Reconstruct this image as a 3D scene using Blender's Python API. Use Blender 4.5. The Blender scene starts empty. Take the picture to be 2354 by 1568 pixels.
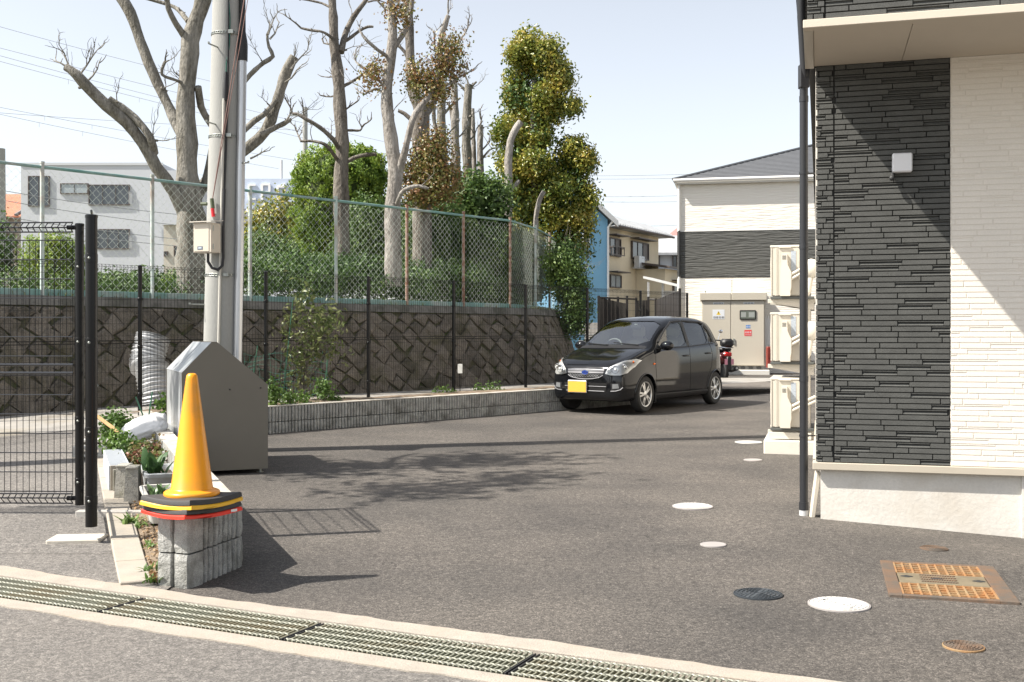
import bpy, bmesh, math, random
import numpy as np
from mathutils import Vector, Matrix
from mathutils.bvhtree import BVHTree

random.seed(7); NR = np.random.default_rng(7)
SC = bpy.context.scene
COL = SC.collection
R = math.radians

# ------------------------------------------------------------------ camera, sky, sun, exposure
CZ = 1.38            # eye height above the street
F = 2500.0           # focal length in pixels of a 2353 px wide picture
cam = bpy.data.cameras.new('camera'); cam_o = bpy.data.objects.new('camera', cam); COL.objects.link(cam_o)
cam_o.location = (0, 0, CZ); cam_o.rotation_euler = (R(90), 0, 0)
cam.sensor_width = 36; cam.lens = 36 * F / 2353; cam.shift_y = -14 / 2353; cam.clip_start = .05; cam.clip_end = 3000
SC.camera = cam_o

LX, LY = .84, .21                                        # sunlight travels (LX, LY, -1)
SUN_EL = math.atan2(1, math.hypot(LX, LY))
SUN_AZ = math.atan2(-LX, -LY)                            # compass bearing of the sun from +Y
world = bpy.data.worlds.new('World'); SC.world = world; world.use_nodes = True
wn = world.node_tree.nodes; wl = world.node_tree.links
sky = wn.new('ShaderNodeTexSky'); sky.sky_type = 'NISHITA'; sky.sun_disc = False
sky.sun_elevation = SUN_EL; sky.sun_rotation = SUN_AZ
sky.altitude = 0; sky.air_density = 1.0; sky.dust_density = 1.2; sky.ozone_density = 1.0
wn['Background'].inputs['Strength'].default_value = .115
hs = wn.new('ShaderNodeHueSaturation'); hs.inputs['Saturation'].default_value = .36
wl.new(sky.outputs[0], hs.inputs['Color']); wl.new(hs.outputs[0], wn['Background'].inputs['Color'])
sun = bpy.data.lights.new('sun', 'SUN'); sun.energy = 5.0; sun.angle = R(.53); sun.color = (1, .945, .86)
sun_o = bpy.data.objects.new('sun', sun); COL.objects.link(sun_o)
sun_o.location = (-8, -1, 12)
sun_o.rotation_euler = Vector((LX, LY, -1)).to_track_quat('-Z', 'Y').to_euler()
SC.render.engine = 'CYCLES'
SC.cycles.use_denoising = True
SC.cycles.max_bounces = 6; SC.cycles.diffuse_bounces = 3; SC.cycles.glossy_bounces = 3; SC.cycles.transparent_max_bounces = 12
SC.view_settings.view_transform = 'Standard'; SC.view_settings.look = 'None'
SC.view_settings.exposure = .95; SC.view_settings.gamma = 1

# ------------------------------------------------------------------ helpers
def px(x, y, Y):
    'direction of a picture point, taken to the depth Y'
    return Vector(((x - 1176.5) / F * Y, Y, CZ - (y - 770) / F * Y))

def tag(o, label=None, cat=None, group=None, kind=None):
    if label: o['label'] = label
    if cat: o['category'] = cat
    if group: o['group'] = group
    if kind: o['kind'] = kind
    return o

def empty(name, loc=(0, 0, 0), rz=0., label=None, cat=None, group=None):
    o = bpy.data.objects.new(name, None); COL.objects.link(o)
    o.location = loc; o.rotation_euler = (0, 0, rz); o.empty_display_size = .1
    return tag(o, label, cat, group)

def link(name, me, parent=None, loc=None, rot=None):
    o = bpy.data.objects.new(name, me); COL.objects.link(o)
    if parent: o.parent = parent
    if loc is not None: o.location = loc
    if rot is not None: o.rotation_euler = rot
    return o

def dup(root, loc, rz=None, label=None, group=None):
    r = root.copy(); COL.objects.link(r); r.location = loc
    if rz is not None: r.rotation_euler = (0, 0, rz)
    if label: r['label'] = label
    if group: r['group'] = group
    for ch in list(root.children):
        c = ch.copy(); COL.objects.link(c); c.parent = r
        for g in list(ch.children):
            d = g.copy(); COL.objects.link(d); d.parent = c
    return r

MATS = {}
def mat(name, col, rough=.6, metal=0., var=0., vs=4., col2=None, bump=0., bs=60., coat=0., spec=.5, dirt=None, ds=1.5, trans=0., island=0., emit=None, fine=0., fs=300., stretch=None, objrand=0., bdist=.01):
    if name in MATS: return MATS[name]
    m = bpy.data.materials.new(name); m.use_nodes = True
    nt = m.node_tree; N = nt.nodes; L = nt.links; b = N['Principled BSDF']
    b.inputs['Roughness'].default_value = rough; b.inputs['Metallic'].default_value = metal
    b.inputs['Specular IOR Level'].default_value = spec
    b.inputs['Coat Weight'].default_value = coat; b.inputs['Coat Roughness'].default_value = .03
    c4 = (*col, 1)
    b.inputs['Base Color'].default_value = c4
    geo = N.new('ShaderNodeNewGeometry')
    pos = geo.outputs['Position']
    if stretch:
        mp = N.new('ShaderNodeMapping'); mp.inputs['Scale'].default_value = stretch
        L.new(pos, mp.inputs['Vector']); pos = mp.outputs[0]
    cur = None
    def mixc(fac, a, bcol, blend='MIX'):
        x = N.new('ShaderNodeMix'); x.data_type = 'RGBA'; x.blend_type = blend
        if isinstance(fac, float): x.inputs['Factor'].default_value = fac
        else: L.new(fac, x.inputs['Factor'])
        for k, v in ((6, a), (7, bcol)):
            if isinstance(v, tuple): x.inputs[k].default_value = v
            else: L.new(v, x.inputs[k])
        return x.outputs[2]
    def ramp(src, p0, p1, c0=(0, 0, 0, 1), c1=(1, 1, 1, 1)):
        r = N.new('ShaderNodeValToRGB'); r.color_ramp.elements[0].position = p0; r.color_ramp.elements[1].position = p1
        r.color_ramp.elements[0].color = c0; r.color_ramp.elements[1].color = c1
        L.new(src, r.inputs[0]); return r.outputs[0]
    def noise(scale, detail=5., rough_=.6):
        n = N.new('ShaderNodeTexNoise'); n.inputs['Scale'].default_value = scale; n.inputs['Detail'].default_value = detail
        n.inputs['Roughness'].default_value = rough_; L.new(pos, n.inputs['Vector']); return n.outputs['Fac']
    cur = c4
    if var > 0 or col2:
        c2 = (*col2, 1) if col2 else tuple(x * (1 - var) for x in col) + (1,)
        cur = mixc(ramp(noise(vs), .35, .68), c4, c2)
    if island > 0:
        c2 = tuple(min(1, x * (1 + island)) for x in col) + (1,)
        c3 = tuple(x * (1 - island * .7) for x in col) + (1,)
        cr = N.new('ShaderNodeValToRGB'); cr.color_ramp.elements[0].color = c3; cr.color_ramp.elements[1].color = c2
        L.new(geo.outputs['Random Per Island'], cr.inputs[0])
        cur = mixc(.5, cur, cr.outputs[0]) if (var > 0 or col2) else cr.outputs[0]
    if fine > 0:
        f = ramp(noise(fs, 2.), .3, .7, (1 - fine, 1 - fine, 1 - fine, 1), (1 + fine, 1 + fine, 1 + fine, 1))
        cur = mixc(1., cur, f, 'MULTIPLY')
    if dirt:
        cur = mixc(ramp(noise(ds, 8., .65), .48, .72), cur, (*dirt, 1))
    if objrand > 0:
        oi = N.new('ShaderNodeObjectInfo'); rr_ = ramp(oi.outputs['Random'], 0., 1., (1 - objrand, 1 - objrand, 1 - objrand * 1.1, 1), (1 + objrand, 1 + objrand * .95, 1 + objrand * .85, 1))
        cur = mixc(1., cur, rr_, 'MULTIPLY')
    if not isinstance(cur, tuple): L.new(cur, b.inputs['Base Color'])
    if bump > 0:
        bp = N.new('ShaderNodeBump'); bp.inputs['Strength'].default_value = bump; bp.inputs['Distance'].default_value = bdist
        L.new(noise(bs), bp.inputs['Height']); L.new(bp.outputs[0], b.inputs['Normal'])
    if trans > 0:
        b.inputs['Transmission Weight'].default_value = trans
    if emit: b.inputs['Emission Color'].default_value = (*emit, 1); b.inputs['Emission Strength'].default_value = 1
    MATS[name] = m
    return m

def leafmat(name, cols, rough=.4, trl=.25):
    'leaf shader: colour picked per leaf, some light through the blade'
    m = bpy.data.materials.new(name); m.use_nodes = True
    nt = m.node_tree; N = nt.nodes; L = nt.links; b = N['Principled BSDF']
    geo = N.new('ShaderNodeNewGeometry'); cr = N.new('ShaderNodeValToRGB')
    el = cr.color_ramp.elements
    while len(el) < len(cols): el.new(.5)
    for i, c in enumerate(cols):
        el[i].position = i / max(1, len(cols) - 1); el[i].color = (*c, 1)
    L.new(geo.outputs['Random Per Island'], cr.inputs[0])
    n = N.new('ShaderNodeTexNoise'); n.inputs['Scale'].default_value = 1.6; L.new(geo.outputs['Position'], n.inputs['Vector'])
    ad = N.new('ShaderNodeMath'); ad.operation = 'MULTIPLY_ADD'; ad.inputs[1].default_value = .55
    sb = N.new('ShaderNodeMath'); sb.operation = 'MULTIPLY_ADD'; sb.inputs[1].default_value = 1.1; sb.inputs[2].default_value = -.3
    L.new(n.outputs['Fac'], sb.inputs[0]); L.new(geo.outputs['Random Per Island'], ad.inputs[0]); L.new(sb.outputs[0], ad.inputs[2])
    L.new(ad.outputs[0], cr.inputs[0])
    L.new(cr.outputs[0], b.inputs['Base Color']); b.inputs['Roughness'].default_value = rough
    tr = N.new('ShaderNodeBsdfTranslucent'); L.new(cr.outputs[0], tr.inputs[0])
    mx = N.new('ShaderNodeMixShader'); mx.inputs[0].default_value = trl
    L.new(b.outputs[0], mx.inputs[1]); L.new(tr.outputs[0], mx.inputs[2]); L.new(mx.outputs[0], N['Material Output'].inputs[0])
    return m

def glassmat(name, tint, refl=.08, rough=.0):
    'thin pane: clear tinted with a mirror layer that grows at grazing angles'
    m = bpy.data.materials.new(name); m.use_nodes = True
    nt = m.node_tree; N = nt.nodes; L = nt.links; N.remove(N['Principled BSDF'])
    t = N.new('ShaderNodeBsdfTransparent'); t.inputs[0].default_value = (*tint, 1)
    g = N.new('ShaderNodeBsdfGlossy'); g.inputs['Roughness'].default_value = rough
    fr = N.new('ShaderNodeFresnel'); fr.inputs[0].default_value = 1.5
    a = N.new('ShaderNodeMath'); a.operation = 'ADD'; a.inputs[1].default_value = refl; a.use_clamp = True
    mx = N.new('ShaderNodeMixShader')
    L.new(fr.outputs[0], a.inputs[0]); L.new(a.outputs[0], mx.inputs[0]); L.new(t.outputs[0], mx.inputs[1]); L.new(g.outputs[0], mx.inputs[2])
    L.new(mx.outputs[0], N['Material Output'].inputs[0])
    return m

class MB:
    'collects shapes; build() links them as one mesh object'
    def __init__(s): s.v = []; s.f = []; s.mi = []; s.m = 0; s.X = None
    def setx(s, mtx): s.X = mtx; return s
    def add(s, vs, fs):
        o = len(s.v)
        if s.X is not None: vs = [s.X @ Vector(p) for p in vs]
        s.v += [tuple(p) for p in vs]; s.f += [tuple(i + o for i in f) for f in fs]; s.mi += [s.m] * len(fs)
        return s
    def box(s, x0, x1, y0, y1, z0, z1, M=None):
        vs = [Vector((x, y, z)) for z in (z0, z1) for x, y in ((x0, y0), (x1, y0), (x1, y1), (x0, y1))]
        if M is not None: vs = [M @ v for v in vs]
        return s.add(vs, [(3, 2, 1, 0), (4, 5, 6, 7), (0, 1, 5, 4), (1, 2, 6, 5), (2, 3, 7, 6), (3, 0, 4, 7)])
    def cbox(s, x0, x1, y0, y1, z0, z1, c=.01, M=None):
        'box with all edges chamfered'
        vs = []; X = (x0, x1); Y = (y0, y1); Z = (z0, z1)
        idx = {}
        for i in (0, 1):
            for j in (0, 1):
                for k in (0, 1):
                    sx, sy, sz = 1 - 2 * i, 1 - 2 * j, 1 - 2 * k
                    b = Vector((X[i], Y[j], Z[k]))
                    for a, d in enumerate(((0, sy * c, sz * c), (sx * c, 0, sz * c), (sx * c, sy * c, 0))):
                        idx[(i, j, k, a)] = len(vs); vs.append(b + Vector(d))
        fs = []
        q = ((0, 0), (1, 0), (1, 1), (0, 1))
        for i in (0, 1):
            f = [idx[(i, a, b, 0)] for a, b in q]; fs.append(f if i else f[::-1])
            f = [idx[(a, i, b, 1)] for a, b in q]; fs.append(f[::-1] if i else f)
            f = [idx[(a, b, i, 2)] for a, b in q]; fs.append(f if i else f[::-1])
        for a in (0, 1):
            for b in (0, 1):
                fs.append([idx[(a, b, 0, 0)], idx[(a, b, 0, 1)], idx[(a, b, 1, 1)], idx[(a, b, 1, 0)]])
                fs.append([idx[(a, 0, b, 0)], idx[(a, 0, b, 2)], idx[(a, 1, b, 2)], idx[(a, 1, b, 0)]])
                fs.append([idx[(0, a, b, 1)], idx[(0, a, b, 2)], idx[(1, a, b, 2)], idx[(1, a, b, 1)]])
                for k in (0, 1): fs.append([idx[(a, b, k, 0)], idx[(a, b, k, 1)], idx[(a, b, k, 2)]])
        if M is not None: vs = [M @ v for v in vs]
        return s.add(vs, fs)
    def tube(s, pts, r, n=6, cap=True):
        pts = [Vector(p) for p in pts]; k = len(pts)
        rs = r if isinstance(r, (list, tuple)) else [r] * k
        vs = []; fs = []
        T = [(pts[min(i + 1, k - 1)] - pts[max(i - 1, 0)]).normalized() for i in range(k)]
        up = Vector((0, 0, 1)) if abs(T[0].z) < .9 else Vector((1, 0, 0))
        a = T[0].cross(up).normalized()
        for i in range(k):
            a = (a - T[i] * a.dot(T[i]))
            a = a.normalized() if a.length > 1e-6 else T[i].orthogonal().normalized()
            b = T[i].cross(a)
            for j in range(n):
                t = 2 * math.pi * j / n
                vs.append(pts[i] + (a * math.cos(t) + b * math.sin(t)) * rs[i])
        for i in range(k - 1):
            for j in range(n):
                j2 = (j + 1) % n
                fs.append((i * n + j, i * n + j2, (i + 1) * n + j2, (i + 1) * n + j))
        if cap: fs.append(tuple(range(n))[::-1]); fs.append(tuple((k - 1) * n + j for j in range(n)))
        return s.add(vs, fs)
    def lathe(s, prof, n=24, M=None, arc=None):
        'profile [(r,z)...] about z'
        k = len(prof); vs = []; fs = []
        for r, z in prof:
            for j in range(n):
                t = 2 * math.pi * j / n
                vs.append(Vector((r * math.cos(t), r * math.sin(t), z)))
        for i in range(k - 1):
            for j in range(n):
                j2 = (j + 1) % n
                fs.append((i * n + j, i * n + j2, (i + 1) * n + j2, (i + 1) * n + j))
        if prof[0][0] > 1e-6: fs.append(tuple(range(n))[::-1])
        if prof[-1][0] > 1e-6: fs.append(tuple((k - 1) * n + j for j in range(n)))
        if M is not None: vs = [M @ v for v in vs]
        return s.add(vs, fs)
    def prism(s, poly, a, b, M=None):
        'polygon [(x,y)] from height a to b along z'
        n = len(poly)
        vs = [Vector((x, y, a)) for x, y in poly] + [Vector((x, y, b)) for x, y in poly]
        if M is not None: vs = [M @ v for v in vs]
        fs = [tuple(range(n))[::-1], tuple(range(n, 2 * n))] + [(i, (i + 1) % n, n + (i + 1) % n, n + i) for i in range(n)]
        return s.add(vs, fs)
    def ball(s, c, r, nu=12, nv=8, M=None):
        rx, ry, rz = r if isinstance(r, (tuple, list)) else (r, r, r)
        prof = []
        vs = []; fs = []
        for i in range(nv + 1):
            p = -math.pi / 2 + math.pi * i / nv
            for j in range(nu):
                t = 2 * math.pi * j / nu
                v = Vector((c[0] + rx * math.cos(p) * math.cos(t), c[1] + ry * math.cos(p) * math.sin(t), c[2] + rz * math.sin(p)))
                vs.append(M @ v if M is not None else v)
        for i in range(nv):
            for j in range(nu):
                j2 = (j + 1) % nu
                fs.append((i * nu + j, i * nu + j2, (i + 1) * nu + j2, (i + 1) * nu + j))
        return s.add(vs, fs)
    def mesh(s, name, mats=None, smooth=False, angle=None, merge=False):
        me = bpy.data.meshes.new(name); me.from_pydata(s.v, [], s.f)
        if mats is not None:
            for m in (mats if isinstance(mats, (list, tuple)) else [mats]): me.materials.append(m)
            if isinstance(mats, (list, tuple)) and len(mats) > 1: me.polygons.foreach_set('material_index', s.mi)
        bm = bmesh.new(); bm.from_mesh(me)
        if merge: bmesh.ops.remove_doubles(bm, verts=bm.verts, dist=1e-5)
        bmesh.ops.recalc_face_normals(bm, faces=bm.faces); bm.to_mesh(me); bm.free()
        if smooth: me.polygons.foreach_set('use_smooth', [True] * len(me.polygons))
        if smooth and angle: me.set_sharp_from_angle(angle=R(angle))
        me.update(); return me
    def build(s, name, mats=None, parent=None, smooth=False, angle=40, loc=None, rot=None):
        return link(name, s.mesh(name, mats, smooth, angle), parent, loc, rot)

def fastmesh(name, V, Q, m):
    'big leaf meshes straight from arrays; Q holds quads'
    me = bpy.data.meshes.new(name)
    nv, nf = len(V), len(Q); k = Q.shape[1]
    me.vertices.add(nv); me.vertices.foreach_set('co', V.astype(np.float32).ravel())
    me.loops.add(nf * k); me.loops.foreach_set('vertex_index', Q.astype(np.int32).ravel())
    me.polygons.add(nf); me.polygons.foreach_set('loop_start', np.arange(0, nf * k, k, dtype=np.int32))
    me.polygons.foreach_set('loop_total', np.full(nf, k, dtype=np.int32))
    me.materials.append(m); me.update(calc_edges=True); me.validate()
    return me

def leaf_mesh(name, P, Nrm, size, m, asp=.45, fold=.25, jit=.6, droop=.3):
    'one folded leaf (two quads) at every point'
    n = len(P); s = size * NR.uniform(.6, 1.3, n)[:, None]
    Nn = Nrm + NR.normal(0, jit, (n, 3)); Nn /= np.linalg.norm(Nn, axis=1)[:, None] + 1e-9
    A = NR.normal(0, 1, (n, 3)); A[:, 2] -= droop; A -= Nn * (A * Nn).sum(1)[:, None]; A /= np.linalg.norm(A, axis=1)[:, None] + 1e-9
    B = np.cross(Nn, A)
    v0 = P; v1 = P + A * s * .55 + B * s * asp + Nn * s * fold; v2 = P + A * s * 1.1; v3 = P + A * s * .55 - B * s * asp + Nn * s * fold
    V = np.stack([v0, v1, v2, v3], 1).reshape(-1, 3)
    i = np.arange(n) * 4
    T = np.concatenate([np.stack([i, i + 1, i + 2], 1), np.stack([i, i + 2, i + 3], 1)], 0)
    T = T.reshape(2, n, 3).transpose(1, 0, 2).reshape(-1, 3)
    return fastmesh(name, V, T, m)

def blob_points(blobs, n, shell=.55, clump=0, clr=.12, squash=1.):
    'points and outward normals through a set of ellipsoids, gathered in clumps'
    vol = np.array([b[3] * b[4] + b[4] * b[5] + b[3] * b[5] for b in blobs]); vol = vol / vol.sum()
    out = []; nn = []
    for b, w in zip(blobs, vol):
        k = max(4, int(n * w))
        kc = max(2, k // clump) if clump else k
        D = NR.normal(0, 1, (kc, 3)); D /= np.linalg.norm(D, axis=1)[:, None]
        rad = (shell + (1 - shell) * NR.uniform(0, 1, kc) ** .5)[:, None] * (1 + .16 * NR.normal(0, 1, kc)[:, None].clip(-1.5, 1.5))
        rr = np.array(b[3:6])
        P = np.array(b[:3]) + D * rad * rr
        if clump:
            idx = NR.integers(0, kc, k)
            off = NR.normal(0, clr, (k, 3))
            P = P[idx] + off; Dn = D[idx] + off / clr * .5
        else: Dn = D
        out.append(P); nn.append(Dn / rr * rr.min())
    P = np.concatenate(out); D = np.concatenate(nn); D /= np.linalg.norm(D, axis=1)[:, None] + 1e-9
    return P, D
# ------------------------------------------------------------------ ground materials
def asphalt(name, c0, c1, cell=95., bump=.5, patch=(.8, 1.15), speck=.5, stains=False):
    m = bpy.data.materials.new(name); m.use_nodes = True; MATS[name] = m
    nt = m.node_tree; N = nt.nodes; L = nt.links; b = N['Principled BSDF']
    geo = N.new('ShaderNodeNewGeometry'); pos = geo.outputs['Position']
    wb = N.new('ShaderNodeTexNoise'); wb.inputs['Scale'].default_value = 60; L.new(pos, wb.inputs['Vector'])
    wv = N.new('ShaderNodeMix'); wv.data_type = 'VECTOR'; wv.inputs[0].default_value = .02
    L.new(pos, wv.inputs[4]); L.new(wb.outputs['Color'], wv.inputs[5])
    v = N.new('ShaderNodeTexVoronoi'); v.inputs['Scale'].default_value = cell; L.new(wv.outputs[1], v.inputs['Vector'])
    sep = N.new('ShaderNodeSeparateColor'); L.new(v.outputs['Color'], sep.inputs[0])
    cr = N.new('ShaderNodeValToRGB'); e = cr.color_ramp.elements
    e[0].position = 0; e[0].color = (*[x * (1 - speck) for x in c0], 1); e[1].position = 1; e[1].color = (*[x * (1 + speck * 1.1) for x in c1], 1)
    k = e.new(.45); k.color = (*c0, 1); k = e.new(.85); k.color = (*c1, 1)
    L.new(sep.outputs[0], cr.inputs[0])
    n1 = N.new('ShaderNodeTexNoise'); n1.inputs['Scale'].default_value = .7; n1.inputs['Detail'].default_value = 7; n1.inputs['Roughness'].default_value = .65; L.new(pos, n1.inputs['Vector'])
    r1 = N.new('ShaderNodeValToRGB'); r1.color_ramp.elements[0].position = .32; r1.color_ramp.elements[1].position = .7
    r1.color_ramp.elements[0].color = (patch[0],) * 3 + (1,); r1.color_ramp.elements[1].color = (patch[1], patch[1] * .985, patch[1] * .96, 1)
    L.new(n1.outputs['Fac'], r1.inputs[0])
    mx = N.new('ShaderNodeMix'); mx.data_type = 'RGBA'; mx.blend_type = 'MULTIPLY'; mx.inputs[0].default_value = 1
    L.new(cr.outputs[0], mx.inputs[6]); L.new(r1.outputs[0], mx.inputs[7])
    n2 = N.new('ShaderNodeTexNoise'); n2.inputs['Scale'].default_value = 28; n2.inputs['Detail'].default_value = 4; L.new(pos, n2.inputs['Vector'])
    r2 = N.new('ShaderNodeValToRGB'); r2.color_ramp.elements[0].position = .3; r2.color_ramp.elements[1].position = .7
    r2.color_ramp.elements[0].color = (.72, .72, .72, 1); r2.color_ramp.elements[1].color = (1.25, 1.24, 1.22, 1); L.new(n2.outputs['Fac'], r2.inputs[0])
    m2 = N.new('ShaderNodeMix'); m2.data_type = 'RGBA'; m2.blend_type = 'MULTIPLY'; m2.inputs[0].default_value = 1
    L.new(mx.outputs[2], m2.inputs[6]); L.new(r2.outputs[0], m2.inputs[7])
    L.new(m2.outputs[2], b.inputs['Base Color']); b.inputs['Roughness'].default_value = .8; b.inputs['Specular IOR Level'].default_value = .35
    bp = N.new('ShaderNodeBump'); bp.inputs['Strength'].default_value = bump; bp.inputs['Distance'].default_value = .006
    L.new(sep.outputs[1], bp.inputs['Height'])
    if stains:
        mp = N.new('ShaderNodeMapping'); mp.inputs['Scale'].default_value = (.6, .8, 1); mp.inputs['Rotation'].default_value = (0, 0, .9); L.new(pos, mp.inputs[0])
        ns = N.new('ShaderNodeTexNoise'); ns.inputs['Scale'].default_value = 1.3; ns.inputs['Detail'].default_value = 6; L.new(mp.outputs[0], ns.inputs['Vector'])
        rs = N.new('ShaderNodeValToRGB'); rs.color_ramp.elements[0].position = .36; rs.color_ramp.elements[1].position = .62
        rs.color_ramp.elements[0].color = (.80, .79, .78, 1); rs.color_ramp.elements[1].color = (1.12, 1.09, 1.05, 1); L.new(ns.outputs['Fac'], rs.inputs[0])
        ms = N.new('ShaderNodeMix'); ms.data_type = 'RGBA'; ms.blend_type = 'MULTIPLY'; ms.inputs[0].default_value = 1
        L.new(m2.outputs[2], ms.inputs[6]); L.new(rs.outputs[0], ms.inputs[7])
        n3 = N.new('ShaderNodeTexNoise'); n3.inputs['Scale'].default_value = 5; n3.inputs['Detail'].default_value = 8; n3.inputs['Roughness'].default_value = .7; L.new(pos, n3.inputs['Vector'])
        r3 = N.new('ShaderNodeValToRGB'); r3.color_ramp.elements[0].position = .66; r3.color_ramp.elements[1].position = .76
        r3.color_ramp.elements[0].color = (1, 1, 1, 1); r3.color_ramp.elements[1].color = (1.35, 1.32, 1.25, 1); L.new(n3.outputs['Fac'], r3.inputs[0])
        m4 = N.new('ShaderNodeMix'); m4.data_type = 'RGBA'; m4.blend_type = 'MULTIPLY'; m4.inputs[0].default_value = 1
        L.new(ms.outputs[2], m4.inputs[6]); L.new(r3.outputs[0], m4.inputs[7]); L.new(m4.outputs[2], b.inputs['Base Color']); L.new(bp.outputs[0], b.inputs['Normal'])
    return m
M_LOT = asphalt('lot_asphalt', (.084, .078, .073), (.13, .121, .113), 185, .4, (.84, 1.1), .55, True)
M_STREET = asphalt('street_asphalt', (.13, .122, .114), (.19, .178, .167), 170, .35, (.9, 1.07), .35)
M_PATH = asphalt('path_asphalt', (.145, .136, .127), (.21, .197, .184), 150, .4, (.82, 1.12), .4)
M_CONC = mat('concrete', (.42, .40, .37), .85, var=.2, vs=3, bump=.35, bs=90, fine=.12, fs=180)
M_CREAM = mat('cream_concrete', (.36, .325, .275), .85, var=.14, vs=5, bump=.3, bs=120, fine=.1, fs=160, dirt=(.38, .33, .26), ds=3.)
M_DRAINC = mat('drain_concrete', (.37, .33, .28), .9, var=.16, vs=7, bump=.5, bs=110, fine=.14, fs=140, dirt=(.36, .30, .24), ds=4.)
M_GALV = mat('galvanised', (.42, .44, .41), .42, .75, var=.25, vs=14)
M_GRATE = mat('grate_steel', (.27, .275, .21), .55, .25, var=.3, vs=9, dirt=(.24, .19, .11), ds=2.2)
M_ROD = mat('grate_rod', (.34, .34, .28), .55, .2, var=.3, vs=20)
M_DARK = mat('dark_steel', (.03, .03, .03), .6)
M_BLACK = mat('black_coat', (.007, .007, .0075), .25, 0, spec=.3)
M_BLACKW = mat('black_wire_coat', (.006, .006, .0065), .4, spec=.25)
M_SOIL = mat('soil', (.14, .10, .065), .95, var=.4, vs=12, bump=1., bs=60, col2=(.26, .2, .14))

def gz(x, y):
    z = .011 * min(max(0, y - 6), 34)
    if x > 2.1:
        d = (2.25 - x) * .272 + (8.06 - y) * .962          # metres in front of the near wall
        z -= .052 * min(x - 2.1, 2.2) * max(0, min(1, (1.3 - d) / 1.2)) * max(0, min(1, (11 - y) / 2.5))
    return z
def pz(y):
    return .008 + (.05 * max(0, min(y, 14.6) - 6.8)) + .004 * max(0, min(y, 40) - 14.6)

def sheet(name, x0, x1, y0, y1, step, zf, m, cuts=(), parent=None):
    nx = max(1, int(round((x1 - x0) / step))); ny = max(1, int(round((y1 - y0) / step)))
    bm = bmesh.new(); g = [[None] * (ny + 1) for _ in range(nx + 1)]
    for i in range(nx + 1):
        for j in range(ny + 1):
            x = x0 + (x1 - x0) * i / nx; y = y0 + (y1 - y0) * j / ny
            g[i][j] = bm.verts.new((x, y, zf(x, y)))
    for i in range(nx):
        for j in range(ny): bm.faces.new((g[i][j], g[i + 1][j], g[i + 1][j + 1], g[i][j + 1]))
    for co, no in cuts:
        bmesh.ops.bisect_plane(bm, geom=bm.verts[:] + bm.edges[:] + bm.faces[:], plane_co=(*co, 0), plane_no=(*no, 0), clear_outer=True)
    me = bpy.data.meshes.new(name); bm.to_mesh(me); bm.free(); me.materials.append(m)
    me.polygons.foreach_set('use_smooth', [True] * len(me.polygons))
    return link(name, me, parent)

# drain line across the entrance
G0 = Vector((-1.918, 5.70)); GD = Vector((.899, -.438)); GN = Vector((-.438, -.899)); GW = .33
def gp(t, w, z=0.): q = G0 + GD * t + GN * w; return Vector((q.x, q.y, z))

bg = MB(); bg.add([(-1500, -60, -.45), (1500, -60, -.45), (1500, 2500, -.45), (-1500, 2500, -.45)], [(0, 1, 2, 3)])
tag(bg.build('ground', mat('earth', (.2, .18, .14), .95, var=.3, vs=.05)), kind='structure')
tag(sheet('street', -14, 9, -6, 9, .5, lambda x, y: 0, M_STREET, [(gp(0, GW + .09).xy, -GN)]), 'street asphalt in front of the drain', kind='structure')
tag(sheet('parking_lot', -7, 14, 3, 44, .25, gz, M_LOT, [(gp(0, -.07).xy, GN)]), kind='structure')

# line of the planter wall and the kerb wall
WA = Vector((-1.75, 5.90)); WB = Vector((-1.60, 6.45)); WC = Vector((-4.33, 13.09)); WD = Vector((1.35, 18.53))
L1 = (WC - WB).normalized(); L1N = Vector((-L1.y, L1.x))      # left of the planter wall
L2 = (WD - WC).normalized(); L2N = Vector((-L2.y, L2.x))      # behind the kerb wall
pth = sheet('footpath', -16, -1, 5.2, 14.5, .4, lambda x, y: pz(y), M_PATH, [(gp(0, -.09).xy, GN), ((WB + L1N * .07), -L1N), (WC + L2N * .05, L2N), (Vector((-1.86, 0)), Vector((1, 0)))])
tag(pth, kind='structure')
tag(sheet('footpath_strip', -16, 6, 6, 24, .4, lambda x, y: pz(y) + (.0 if y < 15 else .0), mat('path_concrete', (.36, .34, .31), .9, var=.25, vs=2, bump=.3, bs=60, fine=.1, dirt=(.2, .17, .12), ds=1.2), [(WC + L2N * .05, -L2N)]), kind='structure')

# drain: two cast kerbs and the trough
def strip(name, wf0, wf1, z, m, t0=-6., t1=6.5, n=160, depth=.2):
    mb = MB(); top = []
    vs = []; fs = []
    for i in range(n + 1):
        t = t0 + (t1 - t0) * i / n
        a, b = wf0(t), wf1(t)
        vs += [gp(t, a, z), gp(t, b, z), gp(t, a, z - depth), gp(t, b, z - depth)]
    for i in range(n):
        k = i * 4
        fs += [(k, k + 4, k + 5, k + 1), (k, k + 2, k + 6, k + 4), (k + 1, k + 5, k + 7, k + 3)]
    mb.add(vs, fs); return mb.build(name, m)
def wob(s, a): 
    r = random.Random(s); ph = [r.uniform(0, 6.28) for _ in range(5)]
    return lambda t: a * (math.sin(t * 2.1 + ph[0]) + .7 * math.sin(t * 5.3 + ph[1]) + .5 * math.sin(t * 11 + ph[2]) + .45 * math.sin(t * 27 + ph[3]) + .3 * math.sin(t * 61 + ph[4]))
w1, w2 = wob(1, .011), wob(2, .010)
tag(strip('drain_kerb_far', lambda t: -.155 + w1(t) - max(0, -t) * .02, lambda t: -.012, .009, M_DRAINC), kind='structure')
tag(strip('drain_kerb_near', lambda t: GW + .012, lambda t: GW + .135 + w2(t), .006, M_DRAINC), kind='structure')
tr = MB(); V = [gp(-6, -.02, -.22), gp(6.5, -.02, -.22), gp(6.5, GW + .02, -.22), gp(-6, GW + .02, -.22)]
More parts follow.
